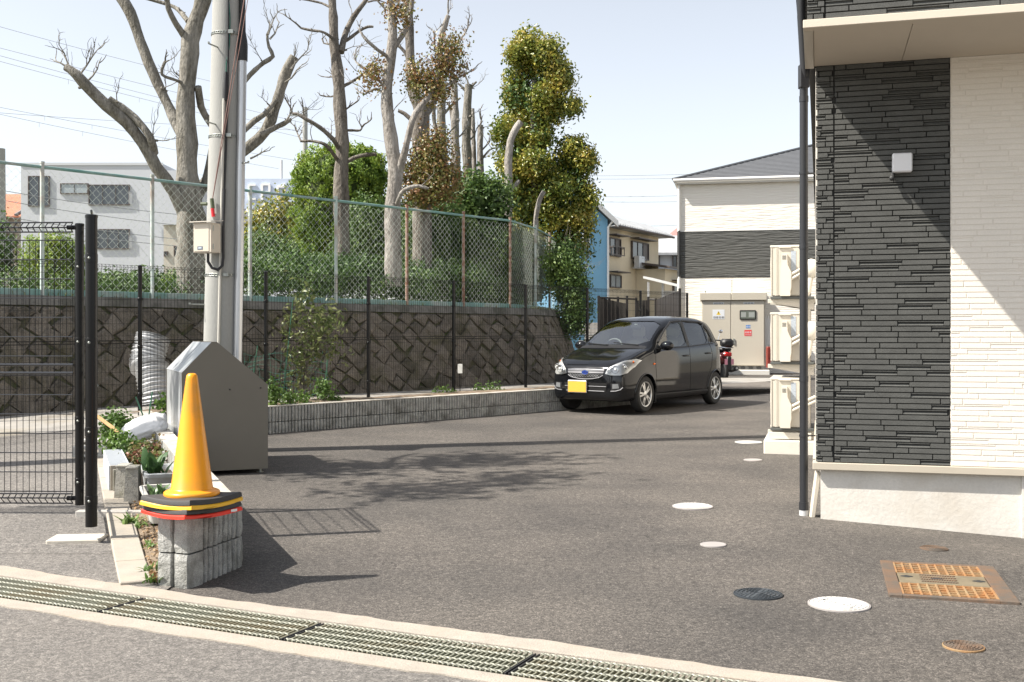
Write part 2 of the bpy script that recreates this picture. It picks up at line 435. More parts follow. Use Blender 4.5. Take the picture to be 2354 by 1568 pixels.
tr.add(V, [(0, 1, 2, 3)])
for w in (-.013, GW + .013): tr.add([gp(-6, w, -.23), gp(6.5, w, -.23), gp(6.5, w, .004), gp(-6, w, .004)], [(0, 1, 2, 3)])
tag(tr.build('drain_channel', mat('channel', (.26, .25, .19), .9, var=.3, vs=6)), kind='structure')

# grates
PL = 1.13; NB = 44
rzg = math.atan2(GD.y, GD.x)
bar = MB(); bar.cbox(-.0045, .0045, 0, GW - .03, -.045, 0, .0012); bar_me = bar.mesh('bearing_bar', M_GRATE)
tooth = MB()
tooth.add([(-.012, 0, 0), (.012, 0, 0), (0, 0, .0), (-.002, .02, .004), (.004, .02, .004)], [(0, 1, 4, 3), (0, 3, 2), (1, 2, 4)])
rod = MB(); kk = 90
pts = [(.012 + (PL - .04) * i / kk, .0, 0) for i in range(kk + 1)]
vs = []; fs = []
for i, p in enumerate(pts):                     # square bar twisted along its length
    a = i * .62
    for j in range(4): vs.append((p[0], .0048 * math.cos(a + j * math.pi / 2), .0048 * math.sin(a + j * math.pi / 2)))
for i in range(kk):
    for j in range(4): fs.append((i * 4 + j, i * 4 + (j + 1) % 4, i * 4 + 4 + (j + 1) % 4, i * 4 + 4 + j))
rod.add(vs, fs); rod_me = rod.mesh('twisted_rod', M_ROD)
endp = MB(); endp.cbox(0, .006, 0, GW - .03, -.05, .002, .001); end_me = endp.mesh('end_bar', M_DARK)
sidep = MB(); sidep.cbox(.004, PL - .012, -.003, .003, -.05, .001, .001); side_me = sidep.mesh('edge_bar', M_GRATE)
gl = ['steel drain grate under the path side of the fallen-leaf gate', 'steel drain grate before the cream kerb and gate pad', 'steel drain grate just past the yellow cone wall', 'steel drain grate crossing the lot entrance mouth', 'steel drain grate on the lot entrance, towards the rusty cover', 'steel drain grate at the building end of the drain']
gl[0] = 'steel drain grate in front of the open mesh gate'
for k in range(-2, 4):
    o = gp(k * PL + .01, .015, .004)
    g = empty('drain_grate', o, rzg + math.pi, gl[k + 2], 'drain grate', 'drain grates across the entrance')
    g.rotation_euler = (0, 0, rzg)
    for i in range(NB):
        x = .02 + (PL - .05) * i / (NB - 1)
        # bars cross the channel: local -y points towards the street
        link('bearing_bar', bar_me, g, (x, 0, 0), (0, 0, math.pi))
    for w in (.0, .075, .15, .225, .292): link('cross_rod', rod_me, g, (0, -w - .004, .0035))
    for x in (.0, PL - .018): link('end_bar', end_me, g, (x + .006, 0, 0), (0, 0, math.pi))

# ------------------------------------------------------------------ ribbed concrete blocks
M_BLOCK = mat('split_block', (.43, .43, .405), .92, var=.35, vs=9, bump=1., bs=70, fine=.3, fs=190, dirt=(.15, .15, .13), ds=5.)
M_CAP = mat('block_cap', (.52, .49, .44), .9, var=.2, vs=6, bump=.4, bs=80, fine=.12, dirt=(.3, .27, .2), ds=3.)
def rib_block(Lb, H=.195, T=.14, seed=0, pitch=.05):
    rnd = random.Random(seed); n = max(2, int(round(Lb / pitch))); p = Lb / n
    prof = []
    for i in range(n):
        a = i * p; d = rnd.uniform(-.003, .004)
        prof += [(a + .006, .024), (a + .009, d + .006), (a + .014, d), (a + p * .5, d - .003), (a + p - .012, d), (a + p - .007, d + .006), (a + p - .004, .024)]
    prof[0] = (0.002, .02); prof[-1] = (Lb - .002, .02)
    nz = 6; mb = MB(); vs = []; fs = []; k = len(prof)
    for j in range(nz + 1):
        z = .002 + (H - .004) * j / nz
        e = .004 if j in (0, nz) else 0
        for i, (x, y) in enumerate(prof):
            rough = 0 if y > .01 else rnd.uniform(-.0035, .0035)
            vs.append((x, y + e + rough, z))
    for j in range(nz):
        for i in range(k - 1): fs.append((j * k + i, j * k + i + 1, (j + 1) * k + i + 1, (j + 1) * k + i))
    b0 = len(vs); vs += [(0.003, T, .002), (Lb - .003, T, .002), (0.003, T, H - .002), (Lb - .003, T, H - .002)]
    top = [nz * k + i for i in range(k)]
    fs += [tuple(top) + (b0 + 3, b0 + 2), (b0, b0 + 1, b0 + 3, b0 + 2), tuple(j * k for j in range(nz + 1))[::1] + (b0 + 2, b0), tuple(j * k + k - 1 for j in range(nz + 1)) + (b0 + 3, b0 + 1)]
    mb.add(vs, fs); return mb.mesh('block', M_BLOCK)

def block_run(parent, a, b, z0f, courses, T=.14, flip=False, half=False, seed=0, H=.2, Lb=.4, pitch=.05):
    a = Vector(a); b = Vector(b); d = b - a; Ln = d.length; n = max(1, int(round(Ln / Lb))); l = Ln / n
    rz = math.atan2(d.y, d.x)
    vars_ = [rib_block(l - .004, H - .005, T, seed + q, pitch) for q in range(4)]
    for c in range(courses):
        for i in range(n):
            q = a + d * (i / n)
            link('block', vars_[(i * 3 + c) % 4], parent, (q.x, q.y, z0f((a + d * ((i + .5) / n))) + c * H), (0, 0, rz))

# planter wall: kinked, two courses, runs back from the street past the grey bin
pw = empty('planter_wall', (0, 0, 0), 0, 'ribbed grey concrete block wall under the yellow traffic cone', 'block wall')
zz = lambda q: -.01 + .011 * max(0, q.y - 6.6)
e1 = WA + Vector((-.205, .075))
block_run(pw, e1, WA, zz, 2, .13, seed=11, Lb=.21, pitch=.105)                     # nose, facing the street
block_run(pw, WA + (WB - WA).normalized() * .05, WB, zz, 2, .15, seed=20, Lb=.29)
block_run(pw, WB, WC, zz, 2, .15, seed=31)
capm = MB()
poly = [e1 + Vector((.012, .02)), WA + Vector((-.006, .018)), WB + Vector((-.012, 0)), WC + L1N * .006, WC + L1N * .15, WB + L1N * .165 + L1 * .1, e1 + Vector((.03, .2))]
vs = [(p.x, p.y, .388 + .011 * max(0, p.y - 6.6)) for p in poly]; vs2 = [(p.x, p.y, .395 + .011 * max(0, p.y - 6.6)) for p in poly]
n = len(poly); capm.add(vs + vs2, [tuple(range(n, 2 * n))] + [(i, (i + 1) % n, n + (i + 1) % n, n + i) for i in range(n)])
capm.build('top_mortar', M_CAP, pw)
core = MB(); vs = [(p.x, p.y, -.1) for p in poly] + [(p.x, p.y, .386 + .011 * max(0, p.y - 6.6)) for p in poly]
poly_in = vs
# kerb wall along the footpath
kw = empty('kerb_wall', (0, 0, 0), 0, 'long low ribbed block kerb wall below the black mesh fence', 'block wall')
KE = WC + L2 * 9.6
block_run(kw, WC, KE, lambda q: gz(q.x, q.y) - .05, 2, .15, seed=51)
cm = MB()
for i in range(24):
    a = WC + L2 * (9.6 * i / 24); b = WC + L2 * (9.6 * (i + 1) / 24) - L2 * .004
    z0 = gz(a.x, a.y) + .346; z1 = gz(b.x, b.y) + .346
    q = [a - L2N * -.004, b - L2N * -.004, b + L2N * .17, a + L2N * .17]
    cm.add([(p.x, p.y, z) for p, z in zip(q, (z0, z1, z1, z0))] + [(p.x, p.y, z + .012) for p, z in zip(q, (z0, z1, z1, z0))], [(4, 5, 6, 7), (0, 1, 5, 4), (1, 2, 6, 5), (2, 3, 7, 6), (3, 0, 4, 7)])
cm.build('top_mortar', M_CAP, kw)

# cream kerb stones beside the footpath, soil bed
ks = empty('kerb_stones', (0, 0, 0)); tag(ks, 'row of cream concrete kerb stones between footpath and soil bed', 'kerb', kind='structure')
S0 = Vector((-1.985, 6.02)); kst = MB(); kst.cbox(0, .592, 0, .175, -.12, .03, .006); kst_me = kst.mesh('kerb_stone', M_CREAM)
for i in range(9):
    q = S0 + L1 * (.6 * i)
    link('kerb_stone', kst_me, ks, (q.x, q.y, pz(q.y + .2) - .012), (0, -.0 if i < 1 else -.045, math.atan2(L1.y, L1.x)))
    # local +y lies to the left of the run
soil = MB(); n = 24; vs = []; fs = []
for i in range(n + 1):
    t = 6.6 * i / n; a = S0 + L1 * t - L1N * .0; b = WB + L1N * .14 + L1 * (t - .25) if t > .25 else e1 + Vector((.0, .02 + t * .5))
    for j in range(7):
        q = a.lerp(b, j / 6); vs.append((q.x, q.y, pz(q.y) + .0 + random.uniform(0, .035) * (1 if 0 < j < 6 else 0)))
for i in range(n):
    for j in range(6): fs.append((i * 7 + j, i * 7 + j + 1, i * 7 + 8 + j, i * 7 + 7 + j))
soil.add(vs, fs); tag(soil.build('soil_bed', M_SOIL, smooth=True, angle=180), 'soil bed with weeds', kind='structure')
bed = MB(); n = 26; vs = []; fs = []
for i in range(n + 1):
    a = WC + L2 * (9.6 * i / n)
    for j in range(6):
        q = a + L2N * (.15 + .1 * j); vs.append((q.x, q.y, gz(q.x, q.y) + .33 + random.uniform(0, .04)))
for i in range(n):
    for j in range(5): fs.append((i * 6 + j, i * 6 + j + 1, i * 6 + 7 + j, i * 6 + 6 + j))
bed.add(vs, fs); tag(bed.build('soil_strip', M_SOIL, smooth=True, angle=180), kind='structure')

# ------------------------------------------------------------------ stone retaining wall
BASE = [Vector((-13.5, 6.0)), Vector((.55, 21.3)), Vector((1.0, 22.0)), Vector((1.35, 23.0)), Vector((1.55, 24.2)), Vector((1.9, 30.5))]
acc = [0]
for a, b in zip(BASE, BASE[1:]): acc.append(acc[-1] + (b - a).length)
WTOT = acc[-1]; WTOP = CZ + .53
def wall_pt(s, h, out=0.):
    'point on the battered face: s along, h up from the foot'
    s = min(max(s, 0), WTOT - 1e-4)
    k = max(i for i in range(len(acc) - 1) if acc[i] <= s)
    f = (s - acc[k]) / (acc[k + 1] - acc[k]); q = BASE[k].lerp(BASE[k + 1], f)
    def nrm(i):
        d = (BASE[i + 1] - BASE[i]).normalized(); return Vector((d.y, -d.x))
    n = nrm(k)
    if f > .5 and k + 1 < len(BASE) - 1: n = n.lerp(nrm(k + 1), (f - .5)).normalized()
    if f < .5 and k > 0: n = n.lerp(nrm(k - 1), (.5 - f)).normalized()
    z0 = min(pz(q.y) - .02, .52)
    z = z0 + h * (WTOP - z0)
    q = q - n * (h * .5) + n * out
    return Vector((q.x, q.y, z))
M_STONE = mat('mossy_stone', (.19, .165, .137), .95, var=.4, vs=7, bump=1., bs=38, fine=.35, fs=70, dirt=(.075, .07, .035), ds=2.6, objrand=.28, bdist=.02)
M_STONE_T = mat('wall_coping', (.2, .19, .17), .95, var=.4, vs=4, bump=.7, bs=50, dirt=(.07, .07, .05), ds=2.)
M_JOINT = mat('wall_joint', (.13, .115, .08), 1., var=.6, vs=6, col2=(.05, .07, .02), bump=1., bs=40)
sw = empty('stone_wall', (0, 0, 0), 0, 'dark mossy retaining wall of diamond-set stones behind the black fence', 'stone wall')
back = MB(); n = 90; vs = []; fs = []
for i in range(n + 1):
    s = WTOT * i / n
    vs += [wall_pt(s, 0, -.03), wall_pt(s, .93, -.03)]
for i in range(n): fs.append((2 * i, 2 * i + 2, 2 * i + 3, 2 * i + 1))
back.add(vs, fs); back.build('joint_bed', M_JOINT, sw)
cp = MB(); vs = []; fs = []
for i in range(n + 1):
    s = WTOT * i / n; a = random.uniform(-.006, .006)
    vs += [wall_pt(s, .915, .018 + a), wall_pt(s, 1., .012 + a), wall_pt(s, 1., -.32)]
for i in range(n):
    k = i * 3; fs += [(k, k + 3, k + 4, k + 1), (k + 1, k + 4, k + 5, k + 2)]
cp.add(vs, fs); cp.build('coping', M_STONE_T, sw)
def clip_poly(poly, lo, hi):
    for lim, sg in ((lo, 1), (hi, -1)):
        out = []
        for i in range(len(poly)):
            a, b = poly[i], poly[(i + 1) % len(poly)]
            ia, ib = sg * (a[1] - lim) >= 0, sg * (b[1] - lim) >= 0
            if ia: out.append(a)
            if ia != ib:
                t = (lim - a[1]) / (b[1] - a[1]); out.append((a[0] + (b[0] - a[0]) * t, lim))
        poly = out
    return poly
def stone_geom(mb, s, h, ds, dh, rnd):
    j = lambda q: rnd.uniform(-q, q)
    poly = [(s + ds + j(.03), h + j(.03)), (s + j(.05), h + dh + j(.035)), (s - ds + j(.03), h + j(.03)), (s + j(.05), h - dh + j(.035))]
    poly = clip_poly(poly, .0, .905)
    if len(poly) < 3: return False
    cx = sum(p[0] for p in poly) / len(poly); cy = sum(p[1] for p in poly) / len(poly)
    if max(p[1] for p in poly) - min(p[1] for p in poly) < .05: return False
    d = rnd.uniform(.004, .035); k = len(poly); tilt = j(.03); vs = []
    for f, o in ((.985, -.03), (.93, d * .5), (.62 + j(.06), d)):
        for p in poly:
            q = (cx + (p[0] - cx) * f, cy + (p[1] - cy) * f)
            vs.append(wall_pt(q[0], q[1], o + (p[0] - cx) * tilt + j(.009) * (o > 0)))
    fs = [tuple(range(2 * k, 3 * k))]
    for L in (0, k):
        for i in range(k): fs.append((L + i, L + (i + 1) % k, L + k + (i + 1) % k, L + k + i))
    mb.add(vs, fs); return True
DS, DH = .178, .106
rest = MB(); cand = []
rnd = random.Random(3)
i = 0; s = 2.0
while s < WTOT - .5:
    rows = range(0, 10)
    for r in rows:
        ss = s + (DS if r % 2 else 0); hh = r * DH
        cand.append((ss, hh))
    s += 2 * DS
def visible_key(c):
    q = wall_pt(c[0], c[1]); x = 1176 + q.x / q.y * F
    return -10 < x < 1320 and q.y < 24.5
vis = sorted([c for c in cand if visible_key(c)], key=lambda c: wall_pt(c[0], c[1]).y)
for idx, c in enumerate(cand):
    pass
visset = set(vis[:300])
for c in cand:
    if c in visset:
        mb = MB()
        if stone_geom(mb, c[0], c[1], DS * .985, DH * .97, rnd): mb.build('stone', M_STONE, sw)
    else: stone_geom(rest, c[0], c[1], DS * .985, DH * .97, rnd)
tag(rest.build('more_stones', M_STONE, sw), kind='stuff')

# raised ground above the wall
terr = MB(); vs = []; fs = []
for i in range(61):
    s = WTOT * i / 60; a = wall_pt(s, 1., -.25)
    vs.append((a.x, a.y, WTOP - .03)); vs.append((a.x - 9 if i < 45 else a.x - 6, a.y + 16, WTOP + .25)); vs.append((a.x - 60, a.y + 60, WTOP - .2))
for i in range(60):
    k = i * 3; fs += [(k, k + 3, k + 4, k + 1), (k + 1, k + 4, k + 5, k + 2)]
terr.add(vs, fs); tag(terr.build('terrain', mat('garden_earth', (.17, .14, .085), .95, var=.4, vs=2., col2=(.1, .11, .045), bump=.8, bs=20)), kind='structure')

# ------------------------------------------------------------------ black mesh fence on the kerb
FDIR = Vector((1.235, 1.55)); FLEN = FDIR.length; FDIR.normalize()
FP = [Vector((-4.69, 13.72)) + FDIR * (FLEN * i) for i in range(-3, 8)]
FB = [gz(q.x, q.y) + .33 - max(0, q.y - 16) * .006 for q in FP]
mf = empty('mesh_fence', (0, 0, 0), 0, 'black welded wire mesh fence with round posts behind the kerb wall', 'fence')
FH = 1.84
pm = MB(); pm.lathe([(.028, 0), (.028, FH + .03), (.030, FH + .03), (.030, FH + .05), (.0, FH + .06)], 12); post_me = pm.mesh('post', M_BLACK, True, 40)
coll = MB(); coll.lathe([(.031, 0), (.034, .004), (.034, .03), (.031, .034)], 12); coll_me = coll.mesh('collar', M_BLACK, True, 40)
PLn = FLEN
def wirebox(mb, a, b, r):
    a = Vector(a); b = Vector(b); d = (b - a).normalized(); u = d.orthogonal().normalized(); w = d.cross(u)
    vs = [p + u * sx * r + w * sy * r for p in (a, b) for sx, sy in ((1, 0), (0, 1), (-1, 0), (0, -1))]
    mb.add(vs, [(i, (i + 1) % 4, 4 + (i + 1) % 4, 4 + i) for i in range(4)])
def fence_panel(Ln, H, rise, pitch=.05, r=.0021, hp=.15):
    mb = MB(); n = int(Ln / pitch); zf = lambda x: rise * x / Ln
    for i in range(1, n):
        x = i * pitch; z = zf(x)
        wirebox(mb, (x, 0, z + .06), (x, 0, z + H - .06), r)
        wirebox(mb, (x, 0, z + H - .06), (x, -.045, z + H - .03), r); wirebox(mb, (x, -.045, z + H - .03), (x, 0, z + H), r); wirebox(mb, (x, 0, z + H), (x, 0, z + H - .06), r)
    hs = [.06 + hp * k for k in range(int((H - .12) / hp) + 1)] + [H - .06, H]
    for z in hs: wirebox(mb, (.02, .004, z), (Ln - .02, .004, z + rise), r * 1.25)
    wirebox(mb, (.02, -.045, H - .03), (Ln - .02, -.045, H - .03 + rise), r * 1.2)
    for z in (H * .47, H * .47 + .035): wirebox(mb, (.02, -.03, z), (Ln - .02, -.03, z + rise), .008)
    return mb
rz2 = math.atan2(FDIR.y, FDIR.x)
pan_me = fence_panel(PLn, FH, FB[5] - FB[4]).mesh('mesh_panel', M_BLACKW)
for i, q in enumerate(FP):
    p = link('post', post_me, mf, (q.x, q.y, FB[i] - .05))
    for z in (.25, .85, 1.45): link('collar', coll_me, p, (0, 0, z))
    if i < len(FP) - 1: tag(link('mesh_panel', pan_me, mf, (q.x, q.y, FB[i]), (0, 0, rz2)), kind='stuff')

# ------------------------------------------------------------------ green chain-link fence on top of the stone wall
M_CLPOST = mat('weathered_green_steel', (.60, .64, .60), .6, .0, var=.3, vs=8, col2=(.42, .54, .50), dirt=(.25, .13, .08), ds=1.4)
M_CLRAIL = mat('green_rail', (.13, .28, .25), .5, 0, var=.3, vs=5, col2=(.24, .38, .35), dirt=(.4, .42, .4), ds=2.)
M_CLWIRE = mat('chain_wire', (.62, .68, .62), .45, .1)
M_RUST = mat('rusty_post', (.24, .1, .055), .85, var=.4, vs=12, col2=(.42, .36, .3), bump=.4)
CLP = []
for xx in (-420, -160, 97, 350, 575, 772, 935, 1065, 1172):
    r_ = (xx - 1176.5) / F; Yv = 21.68 / (1 - 1.097 * r_); CLP.append(Vector((r_ * Yv, Yv)))
CLP += [Vector((.50, 23.2)), Vector((.86, 24.9)), Vector((1.13, 26.6)), Vector((1.4, 28.4))]
cl = empty('chain_link_fence', (0, 0, 0), 0, 'weathered green chain-link fence standing on the stone wall', 'fence')
CB = WTOP - .06; CH = 1.80
for i, q in enumerate(CLP):
    rusty = i in (6, 7, 8, 10)
    p = MB(); p.tube([(0, 0, 0), (0, 0, CH + .05)], .028, 10); p.tube([(0, 0, CH + .05), (0, 0, CH + .075)], .032, 10)
    po = p.build('post', M_RUST if rusty else M_CLPOST, cl, True, 40, (q.x, q.y, CB))
    if rusty: po['label'] = 'rusty brown fence post'
def chain_panel(Ln, H, p=.118, r=.0024):
    nseg = int(H / (p / 2)); nw = int(Ln / p); V = []; Q = []; o = 0
    for w in range(nw + 1):
        pts = np.array([[min(Ln, max(0, w * p + (p / 2 if k % 2 else -p / 2 * 0))), .004 * (1 if k % 2 else -1), .1 + k * p / 2] for k in range(nseg + 1)])
        # neighbouring wires share bends, which makes the diamonds
        if w % 1 == 0:
            for sgn in (1,):
                ring = np.stack([pts + np.array([r, 0, 0]), pts + np.array([-r * .5, r * .87, 0]), pts + np.array([-r * .5, -r * .87, 0])], 1).reshape(-1, 3)
                V.append(ring)
                for k in range(nseg):
                    for j in range(3):
                        a = o + k * 3; Q.append((a + j, a + (j + 1) % 3, a + 3 + (j + 1) % 3, a + 3 + j))
                o += len(ring)
        pts2 = pts.copy(); pts2[:, 0] = np.clip(2 * w * p - pts[:, 0], 0, Ln); pts2[:, 1] *= -1
        ring = np.stack([pts2 + np.array([r, 0, 0]), pts2 + np.array([-r * .5, r * .87, 0]), pts2 + np.array([-r * .5, -r * .87, 0])], 1).reshape(-1, 3)
        V.append(ring)
        for k in range(nseg):
            for j in range(3):
                a = o + k * 3; Q.append((a + j, a + (j + 1) % 3, a + 3 + (j + 1) % 3, a + 3 + j))
        o += len(ring)
    return fastmesh('chain_link', np.concatenate(V), np.array(Q), M_CLWIRE)
for a, b in zip(CLP, CLP[1:]):
    d = b - a; Ln = d.length; rz = math.atan2(d.y, d.x)
    tag(link('chain_link', chain_panel(Ln, CH - .1), cl, (a.x, a.y, CB), (0, 0, rz)), kind='stuff')
    m_ = MB(); m_.tube([(0.02, 0, CH), (Ln - .02, 0, CH)], .022, 8); m_.build('top_rail', M_CLRAIL, cl, True, 40, (a.x, a.y, CB), (0, 0, rz))
    m_ = MB(); m_.cbox(.03, Ln - .03, -.012, .012, .06, .15, .004); m_.cbox(.03, Ln - .03, -.018, .006, .02, .045, .003); m_.build('bottom_board', M_CLRAIL, cl, False, 40, (a.x, a.y, CB), (0, 0, rz))
# ------------------------------------------------------------------ near apartment building
BO = Vector((2.25, 8.06, 0)); BA = -R(15.8)
M_SDARK = mat('dark_siding', (.098, .099, .093), .8, var=.2, vs=6, bump=.25, bs=160, fine=.22, fs=120, stretch=(1, 1, 2.5), spec=.2)
M_SDARKJ = mat('dark_siding_joint', (.022, .022, .021), .9)
M_SWHITE = mat('white_siding', (.74, .69, .615), .7, var=.04, vs=5, bump=.15, bs=120, fine=.04, fs=100)
M_SWHITEJ = mat('white_siding_joint', (.70, .65, .575), .9)
M_BEIGE = mat('beige_trim', (.47, .42, .34), .5, var=.06, vs=4)
M_SOFFIT = mat('soffit_board', (.60, .53, .435), .8, var=.05, vs=2, bump=.1, bs=80)
M_FOUND = mat('foundation_render', (.63, .60, .545), .9, var=.1, vs=3, bump=.3, bs=30, fine=.05, fs=60, dirt=(.5, .45, .38), ds=1.3)
ab = empty('apartment_building', BO, BA, 'near apartment building with dark and white strip siding and overhanging upper storey', 'building')
m_ = MB(); m_.box(.035, 1.405, .04, 12, -.5, .387); m_.box(1.405, 7, .02, 12, -.5, .387); m_.build('foundation', M_FOUND, ab)
m_ = MB(); m_.cbox(-.022, 7, -.022, 12, .384, .438, .004); m_.build('base_flashing', M_BEIGE, ab)
ZS0, ZS1 = .44, 3.37
wl_d = MB(); wl_d.box(0.012, .93, .012, 12, ZS0, ZS1); wall_d = wl_d.build('dark_wall', M_SDARKJ, ab)
wl_w = MB(); wl_w.box(.931, 7, .0025, 12, ZS0, ZS1); wall_w = wl_w.build('white_wall', M_SWHITEJ, ab)
rnd = random.Random(42)
RH = 2.93 / 73
def strip_geom(mb, x0, x1, z0, z1, kind, y0=0., proud=1.):
    g = .0015 if proud > .8 else .0012; x0 += g; x1 -= g; z0 += g; z1 -= g
    if kind == 0:      # flat faced strip with eased edges
        d = .0 - .004 * proud; e = .003
        vs = [(x0, y0 + .014, z0), (x1, y0 + .014, z0), (x1, y0 + .014, z1), (x0, y0 + .014, z1), (x0 + e, y0 + d, z0 + e), (x1 - e, y0 + d, z0 + e), (x1 - e, y0 + d, z1 - e), (x0 + e, y0 + d, z1 - e)]
        fs = [(4, 5, 6, 7), (0, 1, 5, 4), (1, 2, 6, 5), (2, 3, 7, 6), (3, 0, 4, 7)]
    else:              # hollow strip: channel between two thin lips
        h = z1 - z0; prof = [(.014, z0), (-.003 * proud, z0 + .002), (-.003 * proud, z0 + h * .2), (.0115 * proud, z0 + h * .42), (.0125 * proud, z0 + h * .68), (.0, z0 + h * .8), (.0, z1 - .002), (.014, z1)]
        vs = [(x, y0 + y, z) for x in (x0, x1) for y, z in prof]; k = len(prof)
        fs = [(i, i + 1, k + i + 1, k + i) for i in range(k - 1)] + [tuple(range(k)), tuple(range(k, 2 * k))]
    mb.add(vs, fs)
strips = []
def fill(x0, x1, z0, rows, lens, parent, m, y0=0., face=0, single=True, limit=9999, hol=.42, proud=1.):
    global nstrip
    out = MB(); cnt = 0
    for r in range(rows):
        x = x0 - rnd.uniform(0, lens[1]) * .9; za = z0 + r * RH; last = 0
        while x < x1:
            l = rnd.uniform(*lens); a, b = max(x, x0), min(x + l, x1); x += l
            if b - a < .02: continue
            k = 1 if (rnd.random() < hol and last == 0) else 0; last = k
            if single and cnt < limit:
                q = MB(); strip_geom(q, a, b, za, za + RH, k, y0, proud); q.build('siding_strip', m, parent); cnt += 1
            else: strip_geom(out, a, b, za, za + RH, k, y0, proud)
    if out.f: tag(out.build('more_siding_strips', m, parent), kind='stuff')
fill(0, .128, ZS0, 73, (.06, .2), wall_d, M_SDARK, single=False)
fill(.132, .93, ZS0, 73, (.2, .36), wall_d, M_SDARK)
fill(.934, 1.62, ZS0, 73, (.2, .36), wall_w, M_SWHITE, limit=210, hol=.22, proud=.22)
fill(1.62, 4, ZS0, 73, (.2, .36), wall_w, M_SWHITE, single=False, hol=.22, proud=.22)
# window edge far along the white wall (seen as a sliver), upper storey, soffit
TF = -1.08; ZB = 3.37
m_ = MB(); m_.box(-.05, 7, TF + .02, 12, ZB + .04, 6.2); up = m_.build('upper_wall', M_SDARKJ, ab)
fill(-.05, .06, ZB + .043, 14, (.06, .2), up, M_SDARK, y0=TF, single=False)
fill(.064, 4, ZB + .043, 14, (.22, .4), up, M_SDARK, y0=TF, single=False, hol=.3)
m_ = MB(); m_.box(-.01, .6, TF + .05, .0, ZB, ZB + .03); m_.box(.604, 4, TF + .05, .0, ZB, ZB + .03); m_.build('soffit', M_SOFFIT, ab)
m_ = MB(); m_.cbox(-.075, 7, TF - .03, TF + .055, ZB - .012, ZB + .04, .003); m_.build('front_fascia', M_SOFFIT, ab)
m_ = MB(); m_.cbox(-.075, -.012, TF + .056, .02, ZB - .012, ZB + .04, .003); m_.build('side_fascia', M_BEIGE, ab)
m_ = MB(); m_.box(-.3, 7.3, TF - .4, 12.4, 6.2, 6.35); m_.build('roof', M_DARK, ab)
m_ = MB(); m_.box(-.002, .011, .06, 12, ZS0, ZS1); m_.build('side_wall', M_SWHITE, ab)

def bl(s, t, z): 
    c, sn = math.cos(BA), math.sin(BA); return Vector((BO.x + s * c - t * sn, BO.y + s * sn + t * c, z))
# square wall lamp
wlamp = empty('wall_light', bl(.60, -.0, 2.62), BA, 'square white wall light on the dark siding', 'wall light')
m_ = MB(); m_.cbox(-.068, .068, -.085, -.012, -.068, .068, .008); m_.build('diffuser', mat('opal', (.72, .72, .73), .35), wlamp, True, 30)
m_ = MB(); m_.box(-.055, .055, -.012, -.001, -.055, .055); m_.build('base', M_GALV, wlamp)
m_ = MB(); m_.tube([(-.06, -.02, -.07), (-.07, -.06, -.105)], .016, 10); m_.ball((-.07, -.065, -.108), .02); m_.build('sensor', M_DARK, wlamp, True)

# downpipe
M_PIPE = mat('pipe_black', (.022, .023, .026), .38)
dp = empty('downpipe', (0, 0, 0), 0, 'black rain downpipe at the corner of the near building', 'downpipe')
pb = px(1847, 1165, 8.21); pt = Vector((pb.x, pb.y, 3.25))
m_ = MB(); m_.tube([pb + Vector((0, 0, -.02)), Vector((pb.x, pb.y, 3.28)), Vector((pb.x + .004, pb.y - .01, 3.34)), Vector((pb.x - .045, pb.y - .1, 3.75)), Vector((pb.x - .06, pb.y - .14, 4.6))], .031, 16); m_.build('pipe', M_PIPE, dp, True, 60)
for z in (1.05, 2.05, 3.16): 
    m_ = MB(); m_.tube([Vector((pb.x, pb.y, z - .022)), Vector((pb.x, pb.y, z + .022))], .0345, 16); c_ = m_.build('coupling', M_PIPE, dp, True, 50)
m_ = MB(); m_.cbox(pb.x - .036, pb.x + .036, pb.y - .036, pb.y + .036, 3.24, 3.42, .006); m_.build('rain_hopper', M_PIPE, dp)
for z in (.62, 2.6):
    m_ = MB(); m_.tube([Vector((pb.x, pb.y, z - .008)), Vector((pb.x, pb.y, z + .008))], .0355, 14); m_.tube([Vector((pb.x + .02, pb.y, z)), Vector((pb.x + .115, pb.y + .0, z))], .006, 6); m_.build('bracket', M_PIPE, dp, True, 50)
m_ = MB(); m_.tube([Vector((pb.x, pb.y, gz(pb.x, pb.y) - .02)), Vector((pb.x, pb.y, gz(pb.x, pb.y) + .055))], .034, 16); m_.build('foot_socket', mat('pvc_grey', (.5, .5, .5), .4), dp, True, 60)
m_ = MB(); m_.tube([Vector((pb.x, pb.y, .06)), Vector((pb.x, pb.y, .12))], .036, 16); m_.build('foot_collar', M_PIPE, dp, True, 60)
# small pipe cover leaning at the foundation corner
m_ = MB(); q = bl(-.03, .1, 0); m_.cbox(-.016, .016, -.03, .03, -.02, .36, .005, Matrix.Translation(q) @ Matrix.Rotation(.13, 4, 'Y')); tag(m_.build('duct_cover', mat('cover_cream', (.55, .5, .42), .6)), 'slim beige duct cover beside the foundation corner', 'duct cover')

